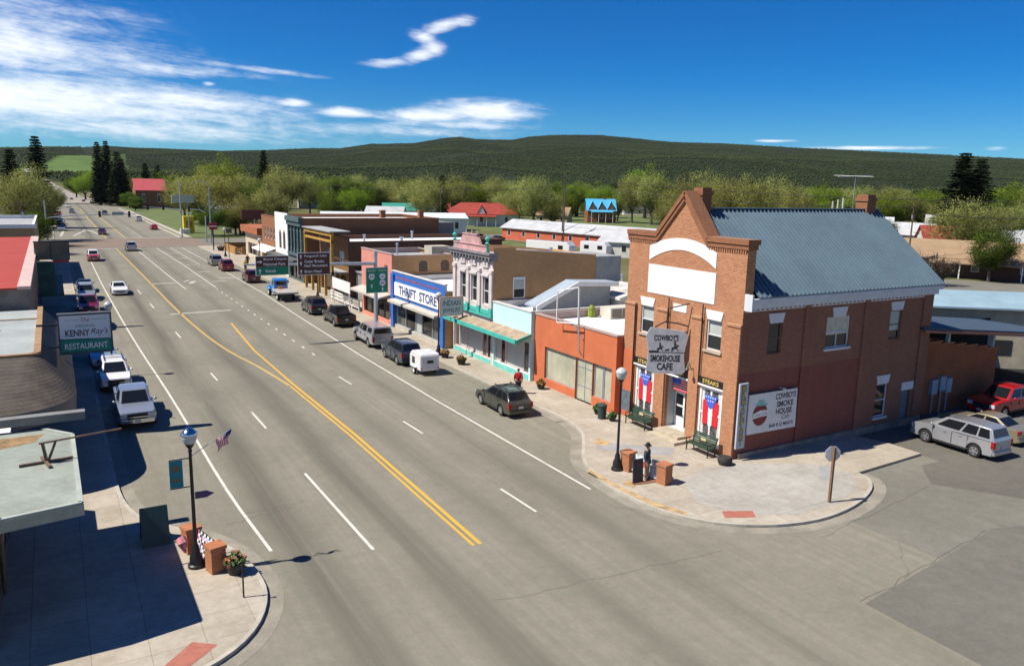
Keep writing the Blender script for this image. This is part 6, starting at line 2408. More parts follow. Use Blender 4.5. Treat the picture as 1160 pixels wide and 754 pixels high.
def flower_pot(label, x, y, r, ground, flowers, tall=.5):
    t = thing('flower_pot', label, 'planter', (x, y, ground), group='planters on the pavement')
    m = MB()
    m._lathe(0, 0, [(r * .7, 0), (r, tall * .85), (r * 1.08, tall * .86), (r * 1.08, tall), (r * .9, tall), (0, tall - .03)], 12)
    part('pot', m, mat('dark_pot', (.03, .028, .026), var=.3), t, smooth=40, world=False)
    rr = random.Random(int(x * 10))
    m, mf = MB(), MB()
    for i in range(170):
        a, q = rr.uniform(0, 6.28), r * 1.15 * math.sqrt(rr.random())
        z = tall + rr.uniform(0, .42) * (1.2 - q / r / 1.2)
        c = Vector((q * math.cos(a), q * math.sin(a), z))
        u = Vector((rr.uniform(-1, 1), rr.uniform(-1, 1), rr.uniform(-.4, .8))).normalized() * .07
        v = u.cross(Vector((rr.uniform(-1, 1), rr.uniform(-1, 1), 1))).normalized() * .04
        (mf if i < 50 and flowers else m).quad(c - u - v, c + u - v, c + u + v, c - u + v)
    part('leaves', m, mat('pot_leaves', (.07, .13, .03), var=.4, scale=8), t, world=False, fix=False)
    if flowers:
        part('flowers', mf, mat('pot_flowers', (.6, .12, .07), var=.7, scale=12), t, world=False, fix=False)
    return t


flower_pot('round black pot of red and white flowers beside the left brick bench', 4.72, 27.2, .34, .13, True, .45)
m = MB()
m._lathe(29.0, 27.3, [(.3, .13), (.38, .3), (.38, .42), (.32, .55), (.27, .55), (0, .46)], 14)
solo('barrel_tub', m, mat('dark_pot', (.03, .028, .026), var=.3), 'low dark empty tub at the corner pier of the cafe', 'planter', smooth=40)
flower_pot('shrubby planter beside the litter bin outside the orange shop', 28.5, 37.6, .26, .13, False, .3)
flower_pot('leafy planter at the far end of the orange shop window', 28.55, 44.3, .3, .13, True, .35)
flower_pot('small leafy planter between the litter bin and cafe bench', 28.4, 36.0, .22, .13, False, .25)
flower_pot('red flower planter outside the thrift store near the trailer', 26.9, 53.4, .36, .13, True, .4)
flower_pot('red flower planter by the lamp before the thrift store', 26.8, 56.2, .36, .13, True, .4)
m = MB()
m._lathe(28.15, 36.7, [(.25, .13), (.28, .9), (.31, .92), (.31, 1.0), (.15, 1.1), (0, 1.12)], 12)
solo('litter_bin', m, mat('bin_green', (.03, .05, .045), var=.2), 'dark green round litter bin outside the orange shop', 'litter bin', smooth=40)


def green_bench(label, x, y, L):
    t = thing('park_bench', label, 'bench', (x, y, .13), 0, 'green benches against the cafe')
    G = mat('bench_green', (.022, .055, .034), rough=.5, var=.2, scale=3)
    m = MB()
    for k in range(4):
        m.box(-.48 + k * .12, -.385 + k * .12, -L / 2, L / 2, .43, .465)
    part('seat', m, G, t, world=False)
    m = MB()
    for k in range(5):
        m.bar((.05 + k * .035, -L / 2, .55 + k * .1), (.05 + k * .035, L / 2, .55 + k * .1), .03, .085, upv=(.3, 0, 1))
    bk = part('backrest', m, G, t, world=False)
    m = MB()
    m.box(-.02, .0, -.18, .18, .66, .8)
    part('bench_plate', m, mat('bench_badge', (.6, .5, .25)), bk, world=False)
    for y_ in (-L / 2 + .08, L / 2 - .08):
        m = MB()
        m.bar((-.45, y_, 0), (-.42, y_, .45), .05)
        m.bar((.12, y_, 0), (.0, y_, .45), .05)
        m.bar((.02, y_, .45), (.22, y_, 1.0), .04)
        m.bar((-.5, y_, .66), (.06, y_, .68), .05, .04)
        m.bar((-.48, y_, .45), (-.48, y_, .66), .04)
        part('bench_end', m, BLACKM, t, world=False)
    return t


green_bench('dark green slatted bench left of the cafe door', 29.35, 34.45, 1.9)
green_bench('dark green slatted bench right of the cafe door at the corner', 29.3, 29.2, 1.75)
# sandwich board on the left pavement
sb = thing('sandwich_board', 'large dark green sandwich board standing in the shadow on the left pavement', 'sandwich board', (2.5, 31.2, .13))
GB = mat('board_green', (.015, .045, .045), rough=.35, var=.12)
for nm, y0, y1 in (('front_panel', 30.75, 31.15), ('back_panel', 31.75, 31.25)):
    m = MB()
    m.bar((2.5, y0, .13), (2.5, y1, 1.55), .98, .04, upv=(0, 1, 0))
    part(nm, m, GB, sb)
m = MB()
m.box(2.93, 3.0, 31.1, 31.3, .95, 1.05)
part('latch', m, CHROME, sb)
m = MB()
m.tube([(4.62, 25.35, .13), (4.62, 25.35, 1.45)], .03, 6)
m.tube([(4.45, 25.35, 1.2), (4.8, 25.35, 1.2)], .02, 6)
solo('slim_post', m, BLACKM, 'slim black post on the left corner pavement', 'post')
# stop sign seen from behind
st = thing('stop_sign', 'octagonal sign seen from its grey back on a brown wooden post', 'road sign', (29.65, 21.45, .13))
m = MB()
m.box(29.6, 29.72, 21.4, 21.5, .13, 2.75)
part('post', m, mat('sign_post_wood', (.2, .11, .06), var=.25, scale=3), st)
m = MB()
ca, sa = math.cos(R(25)), math.sin(R(25))
vs = [(.38 * math.cos(R(22.5 + 45 * k)), .38 * math.sin(R(22.5 + 45 * k))) for k in range(8)]
c = Vector((29.68, 21.53, 2.42))
pl = MB()
pl.add([tuple(c + Vector((q[0] * ca, -q[0] * sa + .0, q[1]))) for q in vs] + [tuple(c + Vector((q[0] * ca + .02 * sa, -q[0] * sa + .02, q[1]))) for q in vs],
       [tuple(range(8)), tuple(range(15, 7, -1))] + [((i + 1) % 8, i, i + 8, (i + 1) % 8 + 8) for i in range(8)])
part('octagon_plate', pl, mat('sign_back', (.5, .52, .54), rough=.4, var=.06), st)

# overhead sign gantry
GR = mat('highway_green', (.0, .23, .12), rough=.5, var=.05)
BRN = mat('park_brown', (.085, .03, .02), rough=.5, var=.06)
BOARDER = SIGNW
ga = thing('sign_gantry', 'grey mast arm pole reaching over the right lanes with road signs', 'sign gantry', (25.3, 67.9, .13))
m = MB()
m.tube([(25.3, 67.9, .13), (25.3, 67.9, 7.75)], [.2, .16], 12)
m.tube([(25.3, 67.9, .13), (25.3, 67.9, .3)], .32, 12)
m.tube([(25.3, 67.9, 7.5), (25.3, 67.9, 7.9)], .2, 12)
part('pole', m, STEEL, ga, smooth=40)
m = MB()
m.tube([(25.1, 67.9, 6.75), (20, 67.9, 6.85), (13.6, 67.9, 7.0)], [.17, .13, .08], 10)
part('arm', m, STEEL, ga, smooth=40)


def road_sign(parent, x0, x1, z0, z1, y, panels, label):
    t = thing('road_sign', label, 'road sign', ((x0 + x1) / 2, y, z0))
    m = MB()
    m.box(x0, x1, y - .04, y, z0, z1)
    part('border', m, SIGNW, t)
    for a0, a1, mm in panels:
        m = MB()
        m.box(x0 + .05, x1 - .05, y - .05, y - .041, a0, a1)
        part('panel', m, mm, t)
    return t


GY = 67.62
s1 = road_sign(ga, 14.5, 17.3, 6.05, 7.72, GY, [(6.78, 7.67, BRN), (6.1, 6.77, GR)], 'brown over green park direction sign on the gantry arm')
lt = [('Bryce Canyon', 16.15, 7.42, .27, 1.95), ('National Park', 16.1, 7.02, .27, 1.85), ('Kanab', 15.75, 6.44, .27, .85)]
for tx, x_, z, h, w_ in lt:
    lettering(s1, tx, (x_, GY - .055, z), (1, 0, 0), (0, 0, 1), h, w_, SIGNW, bold=.015)


def arrow(parent, x, z, s_, ang, y):
    pts = [(-.5, -.12), (.05, -.12), (.05, -.34), (.5, 0), (.05, .34), (.05, .12), (-.5, .12)]
    c_, n_ = math.cos(ang), math.sin(ang)
    m = MB()
    m.poly([(x + s_ * (p[0] * c_ - p[1] * n_), y, z + s_ * (p[0] * n_ + p[1] * c_)) for p in pts])
    part('arrow', m, SIGNW, parent, fix=False)


arrow(s1, 14.85, 7.22, .45, 0, GY - .055)
arrow(s1, 14.85, 6.42, .42, math.pi / 2, GY - .055)
s2 = road_sign(ga, 18.05, 20.95, 5.95, 7.92, GY, [(6.0, 7.87, BRN)], 'all-brown park direction sign of four lines on the gantry arm')
for tx, z, w_ in (('Panguitch Lake', 7.6, 2.0), ('Cedar Breaks', 7.15, 1.75), ("Nat'l Monument", 6.78, 2.05), ('Brian Head', 6.28, 1.5)):
    lettering(s2, tx, (18.65 + w_ / 2, GY - .055, z), (1, 0, 0), (0, 0, 1), .25, w_, SIGNW, bold=.015)
for z in (7.58, 6.98, 6.28):
    arrow(s2, 18.35, z, .36, math.pi / 2, GY - .055)
s3 = road_sign(ga, 24.25, 26.4, 4.05, 6.42, GY + .05, [(4.1, 6.37, GR)], 'tall green route marker sign with white shields on the gantry pole')
for x_, tp in ((24.8, 'SOUTH'), (25.85, 'NORTH')):
    lettering(s3, tp, (x_, GY - .005, 6.12), (1, 0, 0), (0, 0, 1), .17, .75, SIGNW)
SHB = mat('shield_ink', (.02, .02, .02))
for x_, z, n_ in ((24.8, 5.55, '89'), (25.85, 5.55, '143'), (25.85, 4.95, '89')):
    m = MB()
    m.poly([(x_ + a * .3, GY - .004, z + c * .3) for a, c in ((-.8, .8), (-.3, 1), (0, .85), (.3, 1), (.8, .8), (1, 0), (.6, -.7), (0, -1), (-.6, -.7), (-1, 0))])
    sh = part('shield', m, SIGNW, s3, fix=False)
    lettering(sh, n_, (x_, GY - .01, z), (1, 0, 0), (0, 0, 1), .22, .34, SHB)
arrow(s3, 24.8, 4.7, .4, math.pi / 2, GY - .005)
arrow(s3, 25.85, 4.38, .4, math.pi / 2, GY - .005)

# far crossing: signals, lights, signs
SIGY = mat('signal_yellow', (.5, .34, .03))


def signal_arm(label, x, y, h, x1, z1, heads, arm_col=STEEL):
    t = thing('traffic_signal', label, 'traffic signal', (x, y, .0))
    m = MB()
    m.tube([(x, y, 0), (x, y, h)], [.16, .12], 10)
    part('pole', m, STEEL, t, smooth=40)
    m = MB()
    m.tube([(x, y, z1 - .9), (x + (x1 - x) * .3, y, z1 - .35), (x1, y, z1)], [.12, .1, .06], 8)
    part('arm', m, arm_col, t, smooth=40)
    for hx in heads:
        m = MB()
        m.box(hx - .22, hx + .22, y - .3, y - .05, z1 - .75, z1 + .45)
        part('signal_head', m, BLACKPL, t)
    return t


sgt = signal_arm('left traffic signal with long arm over the far crossing', -1.2, 176.5, 9.4, 15.6, 6.9, (8.1, 13.4))
m = MB()
m.box(10.3, 12.4, 176.3, 176.4, 6.55, 7.2)
part('street_name_panel', m, mat('name_panel_grey', (.3, .36, .36)), sgt)
signal_arm('right traffic signal at the far crossing by the yellow kiosk', 26.9, 205, 13.5, 18.6, 7.3, (19.6, 23))
signal_arm('curved yellow-ended signal arm on the near right of the far crossing', 29.6, 187, 6.0, 25.6, 7.6, (26.2,))
t = thing('light_pole', 'tall grey cobra-head street light at the far right crossing', 'street light', (30.2, 184.5, 0))
m = MB()
m.tube([(30.2, 184.5, 0), (30.2, 184.5, 12.5), (29.8, 184.5, 13.2), (28.2, 184.5, 13.6)], [.16, .1, .08, .06], 8)
part('pole', m, STEEL, t, smooth=40)
m = MB()
m.box(27.5, 28.3, 184.35, 184.65, 13.5, 13.68)
part('lamp_head', m, WHITEP, t)
t = thing('motel_sign', 'pale yellow-green sign panel on twin posts beyond the far crossing', 'sign', (27.8, 215, 0))
m = MB()
m.box(26.2, 31.5, 214.9, 215.3, 8.0, 10.0)
part('panel', m, mat('pale_lime', (.5, .52, .36), var=.08), t)
for x_, z_ in ((28.2, 11), (30.0, 8)):
    m = MB()
    m.tube([(x_, 215.1, 0), (x_, 215.1, z_)], .14, 6)
    part('post', m, STEEL, t)
t = thing('kiosk', 'small bright yellow kiosk with dark hatch at the far crossing', 'kiosk', (30.6, 221, 0))
m = MB()
m.box(29.4, 32, 220, 222.5, 0, 4.4)
part('booth', m, mat('kiosk_yellow', (.62, .48, .02), var=.1), t)
m = MB()
m.box(29.9, 31.5, 219.94, 219.997, 1.6, 3.2)
part('hatch', m, mat('kiosk_ochre', (.3, .2, .02)), t)
m = MB()
m.box(28.2, 30.6, 217.8, 218.9, 0, 1.3)
solo('white_barrier', m, WHITEP, 'low white barrier in front of the yellow kiosk', 'barrier', bevel=.1)
t = thing('pavement_post_sign', 'red banded post sign on the right pavement before the far crossing', 'sign', (27.4, 165, .13))
m = MB()
m.tube([(27.4, 165, .13), (27.4, 165, 5.6)], .12, 8)
part('post', m, mat('dark_red_brown', (.1, .04, .03)), t)
m = MB()
m.box(26.7, 28.2, 164.8, 164.97, 4.2, 5.5)
pn = part('panel', m, mat('sign_crimson', (.33, .02, .05)), t)
m = MB()
m.box(26.75, 28.15, 164.77, 164.797, 4.75, 4.95)
part('white_band', m, SIGNW, pn)
flower_pot('dark red planter tub at the foot of the red post sign', 28.4, 163, .7, .13, True, .7)
t = thing('brown_billboard', 'dark brown billboard on a post over the timber-walled plaza', 'sign', (33.4, 157, 0))
m = MB()
m.box(31.4, 35.8, 156.9, 157.2, 6.6, 8.4)
part('panel', m, mat('billboard_brown', (.13, .05, .03), var=.15), t)
m = MB()
m.tube([(33.5, 157.05, 0), (33.5, 157.05, 6.6)], .14, 6)
part('post', m, BLACKM, t)
t = thing('plaza_wall', 'low golden timber walls round the small plaza by the corner diner', 'wall', (32, 156, 0))
m = MB()
TP = mat('plaza_timber', (.36, .19, .06), var=.25, scale=1)
m.box(29.3, 36.0, 163.5, 163.9, 0, 1.7)
m.box(29.3, 29.7, 153.5, 163.4, 0, 1.5)
m.box(30.5, 36.0, 153.2, 153.6, 0, 1.5)
part('timber_wall', m, TP, t)
m = MB()
for k in range(5):
    m.box(30.4, 35.5, 155 + k * 1.6, 155.5 + k * 1.6, .5, .7)
part('bench_row', m, TP, t)
m = MB()
m.tube([(27.0, 147, .13), (27.0, 147, 5.4)], .07, 6)
m.box(26.6, 27.6, 146.9, 147.0, 4.6, 5.4)
solo('pole_sign', m, mat('pole_sign_dark', (.09, .09, .1)), 'thin dark pole sign by the pale grey minivan', 'sign')
m = MB()
m.tube([(32.2, 136.5, 0), (32.2, 136.5, 5.5)], .5, 8)
m.box(31.5, 34.8, 136, 137.6, 5.5, 6.0)
solo('porch_column', m, mat('porch_terracotta', (.3, .09, .05)), 'terracotta porch column with white cap by the corner diner', 'column')

# utility poles and wires
WIRE = mat('black_wire', (.02, .02, .02), var=0)


def utility_pole(label, x, y, h, cross=True, rz=0):
    t = thing('utility_pole', label, 'utility pole', (x, y, 0), rz, 'wooden utility poles')
    m = MB()
    m.tube([(0, 0, 0), (0, 0, h)], [.17, .1], 8)
    part('pole', m, mat('pole_wood', (.10, .065, .045), var=.25, scale=2), t, smooth=40, world=False)
    if cross:
        m = MB()
        m.box(-1.3, 1.3, -.06, .06, h - .7, h - .56)
        m.box(-.9, .9, -.06, .06, h - 1.7, h - 1.58)
        part('crossarm', m, WOODP, t, world=False)
        m = MB()
        m._lathe(.35, .1, [(.0, h - 2.6), (.22, h - 2.6), (.22, h - 1.9), (0, h - 1.85)], 8)
        part('transformer', m, STEEL, t, world=False)
    return t


def span(label, pts, sag=1.0, r=.05):
    m = MB()
    for a, c in zip(pts[:-1], pts[1:]):
        P_ = [(a[0] + (c[0] - a[0]) * k / 8, a[1] + (c[1] - a[1]) * k / 8, a[2] + (c[2] - a[2]) * k / 8 - sag * 4 * (k / 8) * (1 - k / 8)) for k in range(9)]
        m.tube(P_, r, 4)
    solo('power_line', m, WIRE, label, 'power line')


UP = [((104, 153.5), 15.5), ((108, 160), 17.0), ((101.3, 216), 14), ((128, 82), 12.5), ((158, 60), 14), ((84, 270), 14), ((-4.5, 150), 10), ((-1.4, 205), 12), ((-1.4, 250), 12), ((-1.4, 300), 12), ((-1.4, 350), 12), ((55, 235), 13)]
ULB = ['utility pole with transformer rising in front of the long red motel', 'taller utility pole close behind the first by the red motel', 'utility pole by the red-roofed bungalow lawn',
       'utility pole at the tan-roofed house road', 'utility pole at the far right near the dark roofed house', 'utility pole among the trees behind the big brick block',
       'thin utility pole by the tan shop on the left', 'first roadside pole beyond the far crossing on the left', 'second roadside pole beyond the far crossing on the left', 'third roadside pole beyond the far crossing on the left', 'fourth roadside pole beyond the far crossing on the left', 'utility pole beside the church lawn']
for (p, h), lb in zip(UP, ULB):
    utility_pole(lb, p[0], p[1], h, rz=R(20))
span('sagging wires between the poles behind the shops', [(84, 270, 13.4), (101.3, 216, 13.4), (104, 153.5, 14.9), (128, 82, 12.0)], 1.4)
span('pair of wires crossing at right behind the blue roof', [(108, 160, 16.4), (158, 60, 13.5), (200, -20, 13.5)], 1.6)
span('lower wire from the tan house road pole to the right', [(128, 82, 11), (158, 60, 12.3), (205, 10, 12)], 1.2)
span('wires following the left roadside poles', [(-1.4, 205, 11.5), (-1.4, 250, 11.5), (-1.4, 300, 11.5), (-1.4, 350, 11.5)], .8)
an = thing('tv_antenna', 'pale television antenna mast by the rear chimney', 'antenna', (45.2, 33.4, 12.9))
m = MB()
m.tube([(45.6, 33.5, 12.3), (45.6, 33.5, 15.2)], .016, 5)
part('mast', m, STEEL, an)
m = MB()
m.bar((44.0, 33.6, 15.05), (47.2, 33.4, 15.2), .035)
for k in range(8):
    x_ = 44.1 + k * .4
    m.bar((x_, 33.1, 15.12), (x_, 34.0, 15.14), .02)
part('boom', m, WHITEP, an)
m = MB()
for k in range(3):
    m.tube([(43.2 + k * .5, 33.2, 12.6), (43.2 + k * .5, 33.2, 13.5 + .1 * k)], .06, 6)
solo('roof_pipes', m, mat('pale_pipe', (.5, .48, .4)), 'cluster of short vent pipes behind the blue ridge by the rear chimney', 'vent')

# ================================================================== PEOPLE
SKIN = mat('skin', (.42, .24, .17), rough=.6, var=.06)


def skin_mesh(verts, edges, radii, sub=1):
    me = bpy.data.meshes.new('tmp')
    me.from_pydata(verts, edges, [])
    o = bpy.data.objects.new('tmp', me)
    COL.objects.link(o)
    o.modifiers.new('s', 'SKIN')
    for i, r_ in enumerate(radii):
        me.skin_vertices[0].data[i].radius = r_ if hasattr(r_, '__len__') else (r_, r_)
    me.skin_vertices[0].data[0].use_root = True
    sm = o.modifiers.new('u', 'SUBSURF')
    sm.levels = sub
    sm.render_levels = sub
    dg = bpy.context.evaluated_depsgraph_get()
    e = bpy.data.meshes.new_from_object(o.evaluated_get(dg))
    m = MB()
    m.add([tuple(v.co) for v in e.vertices], [tuple(p.vertices) for p in e.polygons])
    bpy.data.objects.remove(o)
    return m


def person(label, x, y, rz, top, legs, hat=None, hair=(.05, .03, .02), walk=0.0, ground=.13, h=1.75, holding=False):
    t = thing('person', label, 'person', (x, y, ground), rz)
    s_ = h / 1.75
    t.scale = (s_,) * 3
    # facing -Y in local frame; one continuous body: pelvis, spine, neck, head, arms with hands, legs
    V = [(0, 0, .95), (0, .0, 1.12), (0, .01, 1.32), (0, .01, 1.46), (0, -.01, 1.56), (0, -.02, 1.64), (0, -.015, 1.73)]
    E_ = [(0, 1), (1, 2), (2, 3), (3, 4), (4, 5), (5, 6)]
    rad = [(.15, .11), (.14, .10), (.17, .11), (.075, .07), (.055, .055), (.078, .095), (.065, .08)]
    for sg in (-1, 1):
        o = len(V)
        f = walk * sg
        V += [(sg * .19, .01, 1.42), (sg * .25, .03 - f * .3, 1.16), (sg * .25, -.06 - f * .6, .93), (sg * .245, -.09 - f * .7, .86), (sg * .24, -.10 - f * .7, .80)]
        E_ += [(2, o), (o, o + 1), (o + 1, o + 2), (o + 2, o + 3), (o + 3, o + 4)]
        rad += [.06, .045, .032, (.022, .04), (.018, .034)]
        for k in range(4):      # fingers
            q = len(V)
            dy = -.03 + .02 * k
            V += [(sg * .238, -.11 + dy - f * .7, .765), (sg * .228, -.115 + dy - f * .7, .725 - (.008 if k in (1, 2) else 0))]
            E_ += [(o + 4, q), (q, q + 1)]
            rad += [.009, .007]
        q = len(V)
        V += [(sg * .235, -.15 - f * .7, .82), (sg * .225, -.165 - f * .7, .78)]
        E_ += [(o + 3, q), (q, q + 1)]
        rad += [.010, .008]
        o = len(V)
        V += [(sg * .095, 0, .88), (sg * .10, f * .25 - .02, .48), (sg * .105, f * .5 + .02, .09), (sg * .11, f * .5 - .12, .035)]
        E_ += [(0, o), (o, o + 1), (o + 1, o + 2), (o + 2, o + 3)]
        rad += [.09, .06, .04, (.035, .03)]
    m = skin_mesh(V, E_, rad, 1)
    # face: nose, ears
    m.sphere((0, -.115, 1.63), .016, 6, 5, (.8, 1, 1.3))
    for sg in (-1, 1):
        m.sphere((sg * .082, -.01, 1.63), .022, 6, 5, (.4, .8, 1.2))
    part('body', m, SKIN, t, smooth=70, world=False)
    m = MB()
    for sg in (-1, 1):
        m.sphere((sg * .03, -.1, 1.655), .011, 6, 4)
    m.box(-.025, .025, -.112, -.1, 1.582, 1.59)
    part('face_features', m, mat('face_dark', (.06, .03, .025)), t, world=False)
    # jacket
    VJ = [(0, 0, .92), (0, .0, 1.12), (0, .01, 1.32), (0, .01, 1.44)]
    EJ = [(0, 1), (1, 2), (2, 3)]
    RJ = [(.21, .16), (.20, .15), (.225, .155), (.11, .10)]
    for sg in (-1, 1):
        o = len(VJ)
        f = walk * sg
        VJ += [(sg * .195, .01, 1.42), (sg * .25, .03 - f * .3, 1.16), (sg * .25, -.055 - f * .58, .95)]
        EJ += [(2, o), (o, o + 1), (o + 1, o + 2)]
        RJ += [.095, .078, .062]
    part('jacket', skin_mesh(VJ, EJ, RJ, 1), mat('cloth_%d' % (hash(top) % 9999), top, rough=.9, var=.15, scale=6), t, smooth=70, world=False)
    VT = [(0, 0, .96)]
    ET, RT = [], [(.165, .125)]
    for sg in (-1, 1):
        o = len(VT)
        f = walk * sg
        VT += [(sg * .098, 0, .86), (sg * .10, f * .25 - .02, .48), (sg * .105, f * .5 + .02, .10)]
        ET += [(0, o), (o, o + 1), (o + 1, o + 2)]
        RT += [.125, .098, .08]
    part('trousers', skin_mesh(VT, ET, RT, 1), mat('cloth_%d' % (hash(legs) % 9999), legs, rough=.9, var=.15, scale=6), t, smooth=70, world=False)
    m = MB()
    for sg in (-1, 1):
        f = walk * sg
        m.sphere((sg * .108, f * .5 - .06, .045), .06, 8, 6, (.8, 2.1, .75))
    part('shoes', m, BLACKM, t, smooth=60, world=False)
    if hat:
        m = MB()
        m._lathe(0, -.01, [(.185, 1.705), (.19, 1.715), (.105, 1.73), (.098, 1.80), (.075, 1.845), (0, 1.84)], 14)
        m._lathe(0, -.01, [(.185, 1.705), (.0, 1.70)], 14)
        part('hat', m, mat('hat_felt', hat, rough=.9, var=.1), t, smooth=50, world=False)
    m = MB()
    m.sphere((0, .012, 1.68), .1, 10, 8, (.93, 1.05, .9))
    part('hair', m, mat('hair_%d' % (hash(hair) % 9999), hair, rough=.8, var=.2), t, smooth=70, world=False)
    return t


person('person in a brown hat, dark blue jacket and khaki trousers standing on the corner', 23.95, 27.5, R(28), (.04, .05, .075), (.27, .19, .11), hat=(.02, .016, .012), ground=.17)
m = MB()
m.prism([(22.95, 27.2), (24.35, 26.95), (24.42, 27.25), (23.05, 27.5)], 'Z', .131, .17)
solo('stone_slab', m, mat('rusty_slab', (.24, .11, .06), var=.3, scale=3), 'low rusty red slab under the dark board on the corner', 'slab')
m = MB()
m.bar((23.3, 27.33, .171), (23.35, 27.47, 1.3), .62, .05, upv=(0, 1, 0))
solo('dark_board', m, mat('dark_board_brown', (.055, .045, .045), var=.35, scale=4), 'dark leaning display board beside the hatted person', 'board')
person('person in a red top walking past the aqua shop', 26.45, 43.9, R(150), (.42, .02, .03), (.03, .03, .04), walk=.25)
person('person in a yellow vest standing beside the bright maroon wagon', 25.6, 126.5, R(0), (.6, .45, .02), (.03, .03, .05), walk=.1, ground=.0)
person('person in dark clothes on the pavement beyond the maroon cars', 27.4, 133.5, R(20), (.05, .03, .03), (.03, .03, .04), walk=.2)
person('person in a pale shirt standing in the yard doorway by the red pickup', 57.0, 29.2, R(20), (.5, .3, .2), (.05, .06, .1), ground=.03)

# ================================================================== HOUSES BEYOND THE SHOPS
def house(label, x, y, rz, L, W, hw, hr, wallm, roofm, name='house', hip=False, porch=None, chim=False, nwin=3, gables=0, cat='house', base=0):
    t = thing(name, label, cat, (x, y, base), rz)
    m = MB()
    m.box(-L / 2, L / 2, -W / 2, W / 2, 0, hw)
    if not hip:
        for sx in (-1, 1):
            m.poly([(sx * L / 2, -W / 2, hw), (sx * L / 2, W / 2, hw), (sx * L / 2, 0, hw + hr * .95)])
    part('wall', m, wallm, t, world=False)
    m = MB()
    o = .5
    dz = hr * o / (W / 2)
    if hip:
        a = W / 2 + o
        top = [(-L / 2 + W / 2, 0, hw + hr), (L / 2 - W / 2, 0, hw + hr)]
        e = [(-L / 2 - o, -a, hw - .02), (L / 2 + o, -a, hw - .02), (L / 2 + o, a, hw - .02), (-L / 2 - o, a, hw - .02)]
        m.add(e + top, [(0, 1, 5, 4), (2, 3, 4, 5), (1, 2, 5), (3, 0, 4), (3, 2, 1, 0)])
    else:
        m.prism([(-W / 2 - o, hw - dz), (0, hw + hr), (W / 2 + o, hw - dz), (W / 2 + o, hw - dz + .18), (0, hw + hr + .2), (-W / 2 - o, hw - dz + .18)], 'X', -L / 2 - o, L / 2 + o)
    for k in range(gables):
        gx = -L / 2 + L * (k + .5) / gables
        m.add([(gx - 1.7, -W / 2 - .3, hw - .1), (gx + 1.7, -W / 2 - .3, hw - .1), (gx, -W / 2 - .3, hw + hr * .85), (gx, -.1, hw + hr * .9)], [(0, 2, 3), (1, 3, 2)])
    rf = part('roof', m, roofm, t, world=False)
    if gables:
        m = MB()
        for k in range(gables):
            gx = -L / 2 + L * (k + .5) / gables
            m.poly([(gx - 1.5, -W / 2 - .2, hw - .1), (gx + 1.5, -W / 2 - .2, hw - .1), (gx, -W / 2 - .2, hw + hr * .75)])
        part('gable', m, wallm, t, world=False)
    if chim:
        m = MB()
        m.box(L * .1, L * .1 + .8, -.3, .5, hw + hr * .5, hw + hr + 1.1)
        part('chimney', m, BRKRUST, rf, world=False)
    for k in range(nwin):
        wx = -L / 2 + L * (k + .5) / nwin
        m = MB()
        m.box(wx - .6, wx + .6, -W / 2 - .04, -W / 2 - .003, hw * .35, hw * .8)
        f_ = part('window', m, WHITEP, t, world=False)
        m = MB()
        m.box(wx - .5, wx + .5, -W / 2 - .06, -W / 2 - .043, hw * .38, hw * .77)
        part('pane', m, GLASS, f_, world=False)
    m = MB()
    m.box(-L / 2 - .04, -L / 2 - .003, -.6, .6, hw * .35, hw * .8)
    f_ = part('window', m, GLASS, t, world=False)
    if porch:
        m = MB()
        m.prism([(-W / 2 - 2.4, hw - .9), (-W / 2, hw - .3), (-W / 2, hw - .1), (-W / 2 - 2.4, hw - .72)], 'X', -porch, porch)
        part('porch_roof', m, roofm, t, world=False)
        for k in range(4):
            px = -porch + .1 + (2 * porch - .35) * k / 3
            m = MB()
            m.box(px, px + .18, -W / 2 - 2.25, -W / 2 - 2.05, 0, hw - .8)
            part('porch_post', m, WHITEP, t, world=False)
    return t


ROOFRED = mat('red_roof', (.30, .045, .03), var=.2, scale=.6)
ROOFSKY = mat('sky_blue_roof', (.08, .38, .62), rough=.45, var=.1)
ROOFGR = mat('pale_grey_roof', (.42, .43, .44), var=.15, scale=.5)
ROOFTAN = mat('tan_roof', (.29, .2, .115), var=.12, scale=.4)
ROOFDK = mat('dark_roof', (.07, .07, .08), var=.2)
ROOFTEAL = mat('teal_roof', (.03, .26, .2), var=.1)
WALLW = mat('house_white', (.66, .65, .62), var=.06)
house('white bungalow with a broad red hipped roof and porch', 131, 246, R(-25), 26, 12, 4.2, 3.8, WALLW, ROOFRED, 'bungalow', True, porch=5, chim=True, gables=1)
house('long low red motel block with a pale grey roof', 113, 155, R(-80), 58, 8, 3.2, 1.9, mat('motel_red', (.5, .12, .06), var=.12, scale=.5), ROOFGR, 'motel', nwin=10, cat='motel')
house('brick house with bright blue three-gabled roof and round porch', 196, 263, R(-28), 11.5, 9, 5.2, 4.2, BRKRUST, ROOFSKY, 'blue_roofed_house', porch=4.5, chim=True, gables=3)
house('small white house behind the two big budding trees', 275, 334, R(-32), 17, 8, 3.2, 1.6, WALLW, ROOFDK, nwin=3)
house('wide tan-roofed ranch house with dark brown walls at right', 142, 78, R(-62), 36, 12, 3.4, 2.6, mat('ranch_brown', (.10, .045, .03), var=.2), ROOFTAN, 'ranch_house', porch=7, nwin=5)
house('white gabled cottage partly hidden by trees at right', 255, 150, R(-60), 14, 9, 4.0, 3.6, WALLW, ROOFGR, 'cottage')
house('dark-roofed house at the far right edge', 255, 104, R(-70), 16, 10, 4.5, 4, WALLW, ROOFDK)
house('white flat cabin with dark windows at far right', 205, 80, R(-66), 12, 7, 3.2, .8, WALLW, ROOFGR, 'cabin')
house('steep dark slate-roofed house in the trees behind the brick block', 122, 420, R(-5), 16, 10, 5, 6, mat('house_grey', (.35, .36, .38)), ROOFDK, 'slate_house', gables=1)
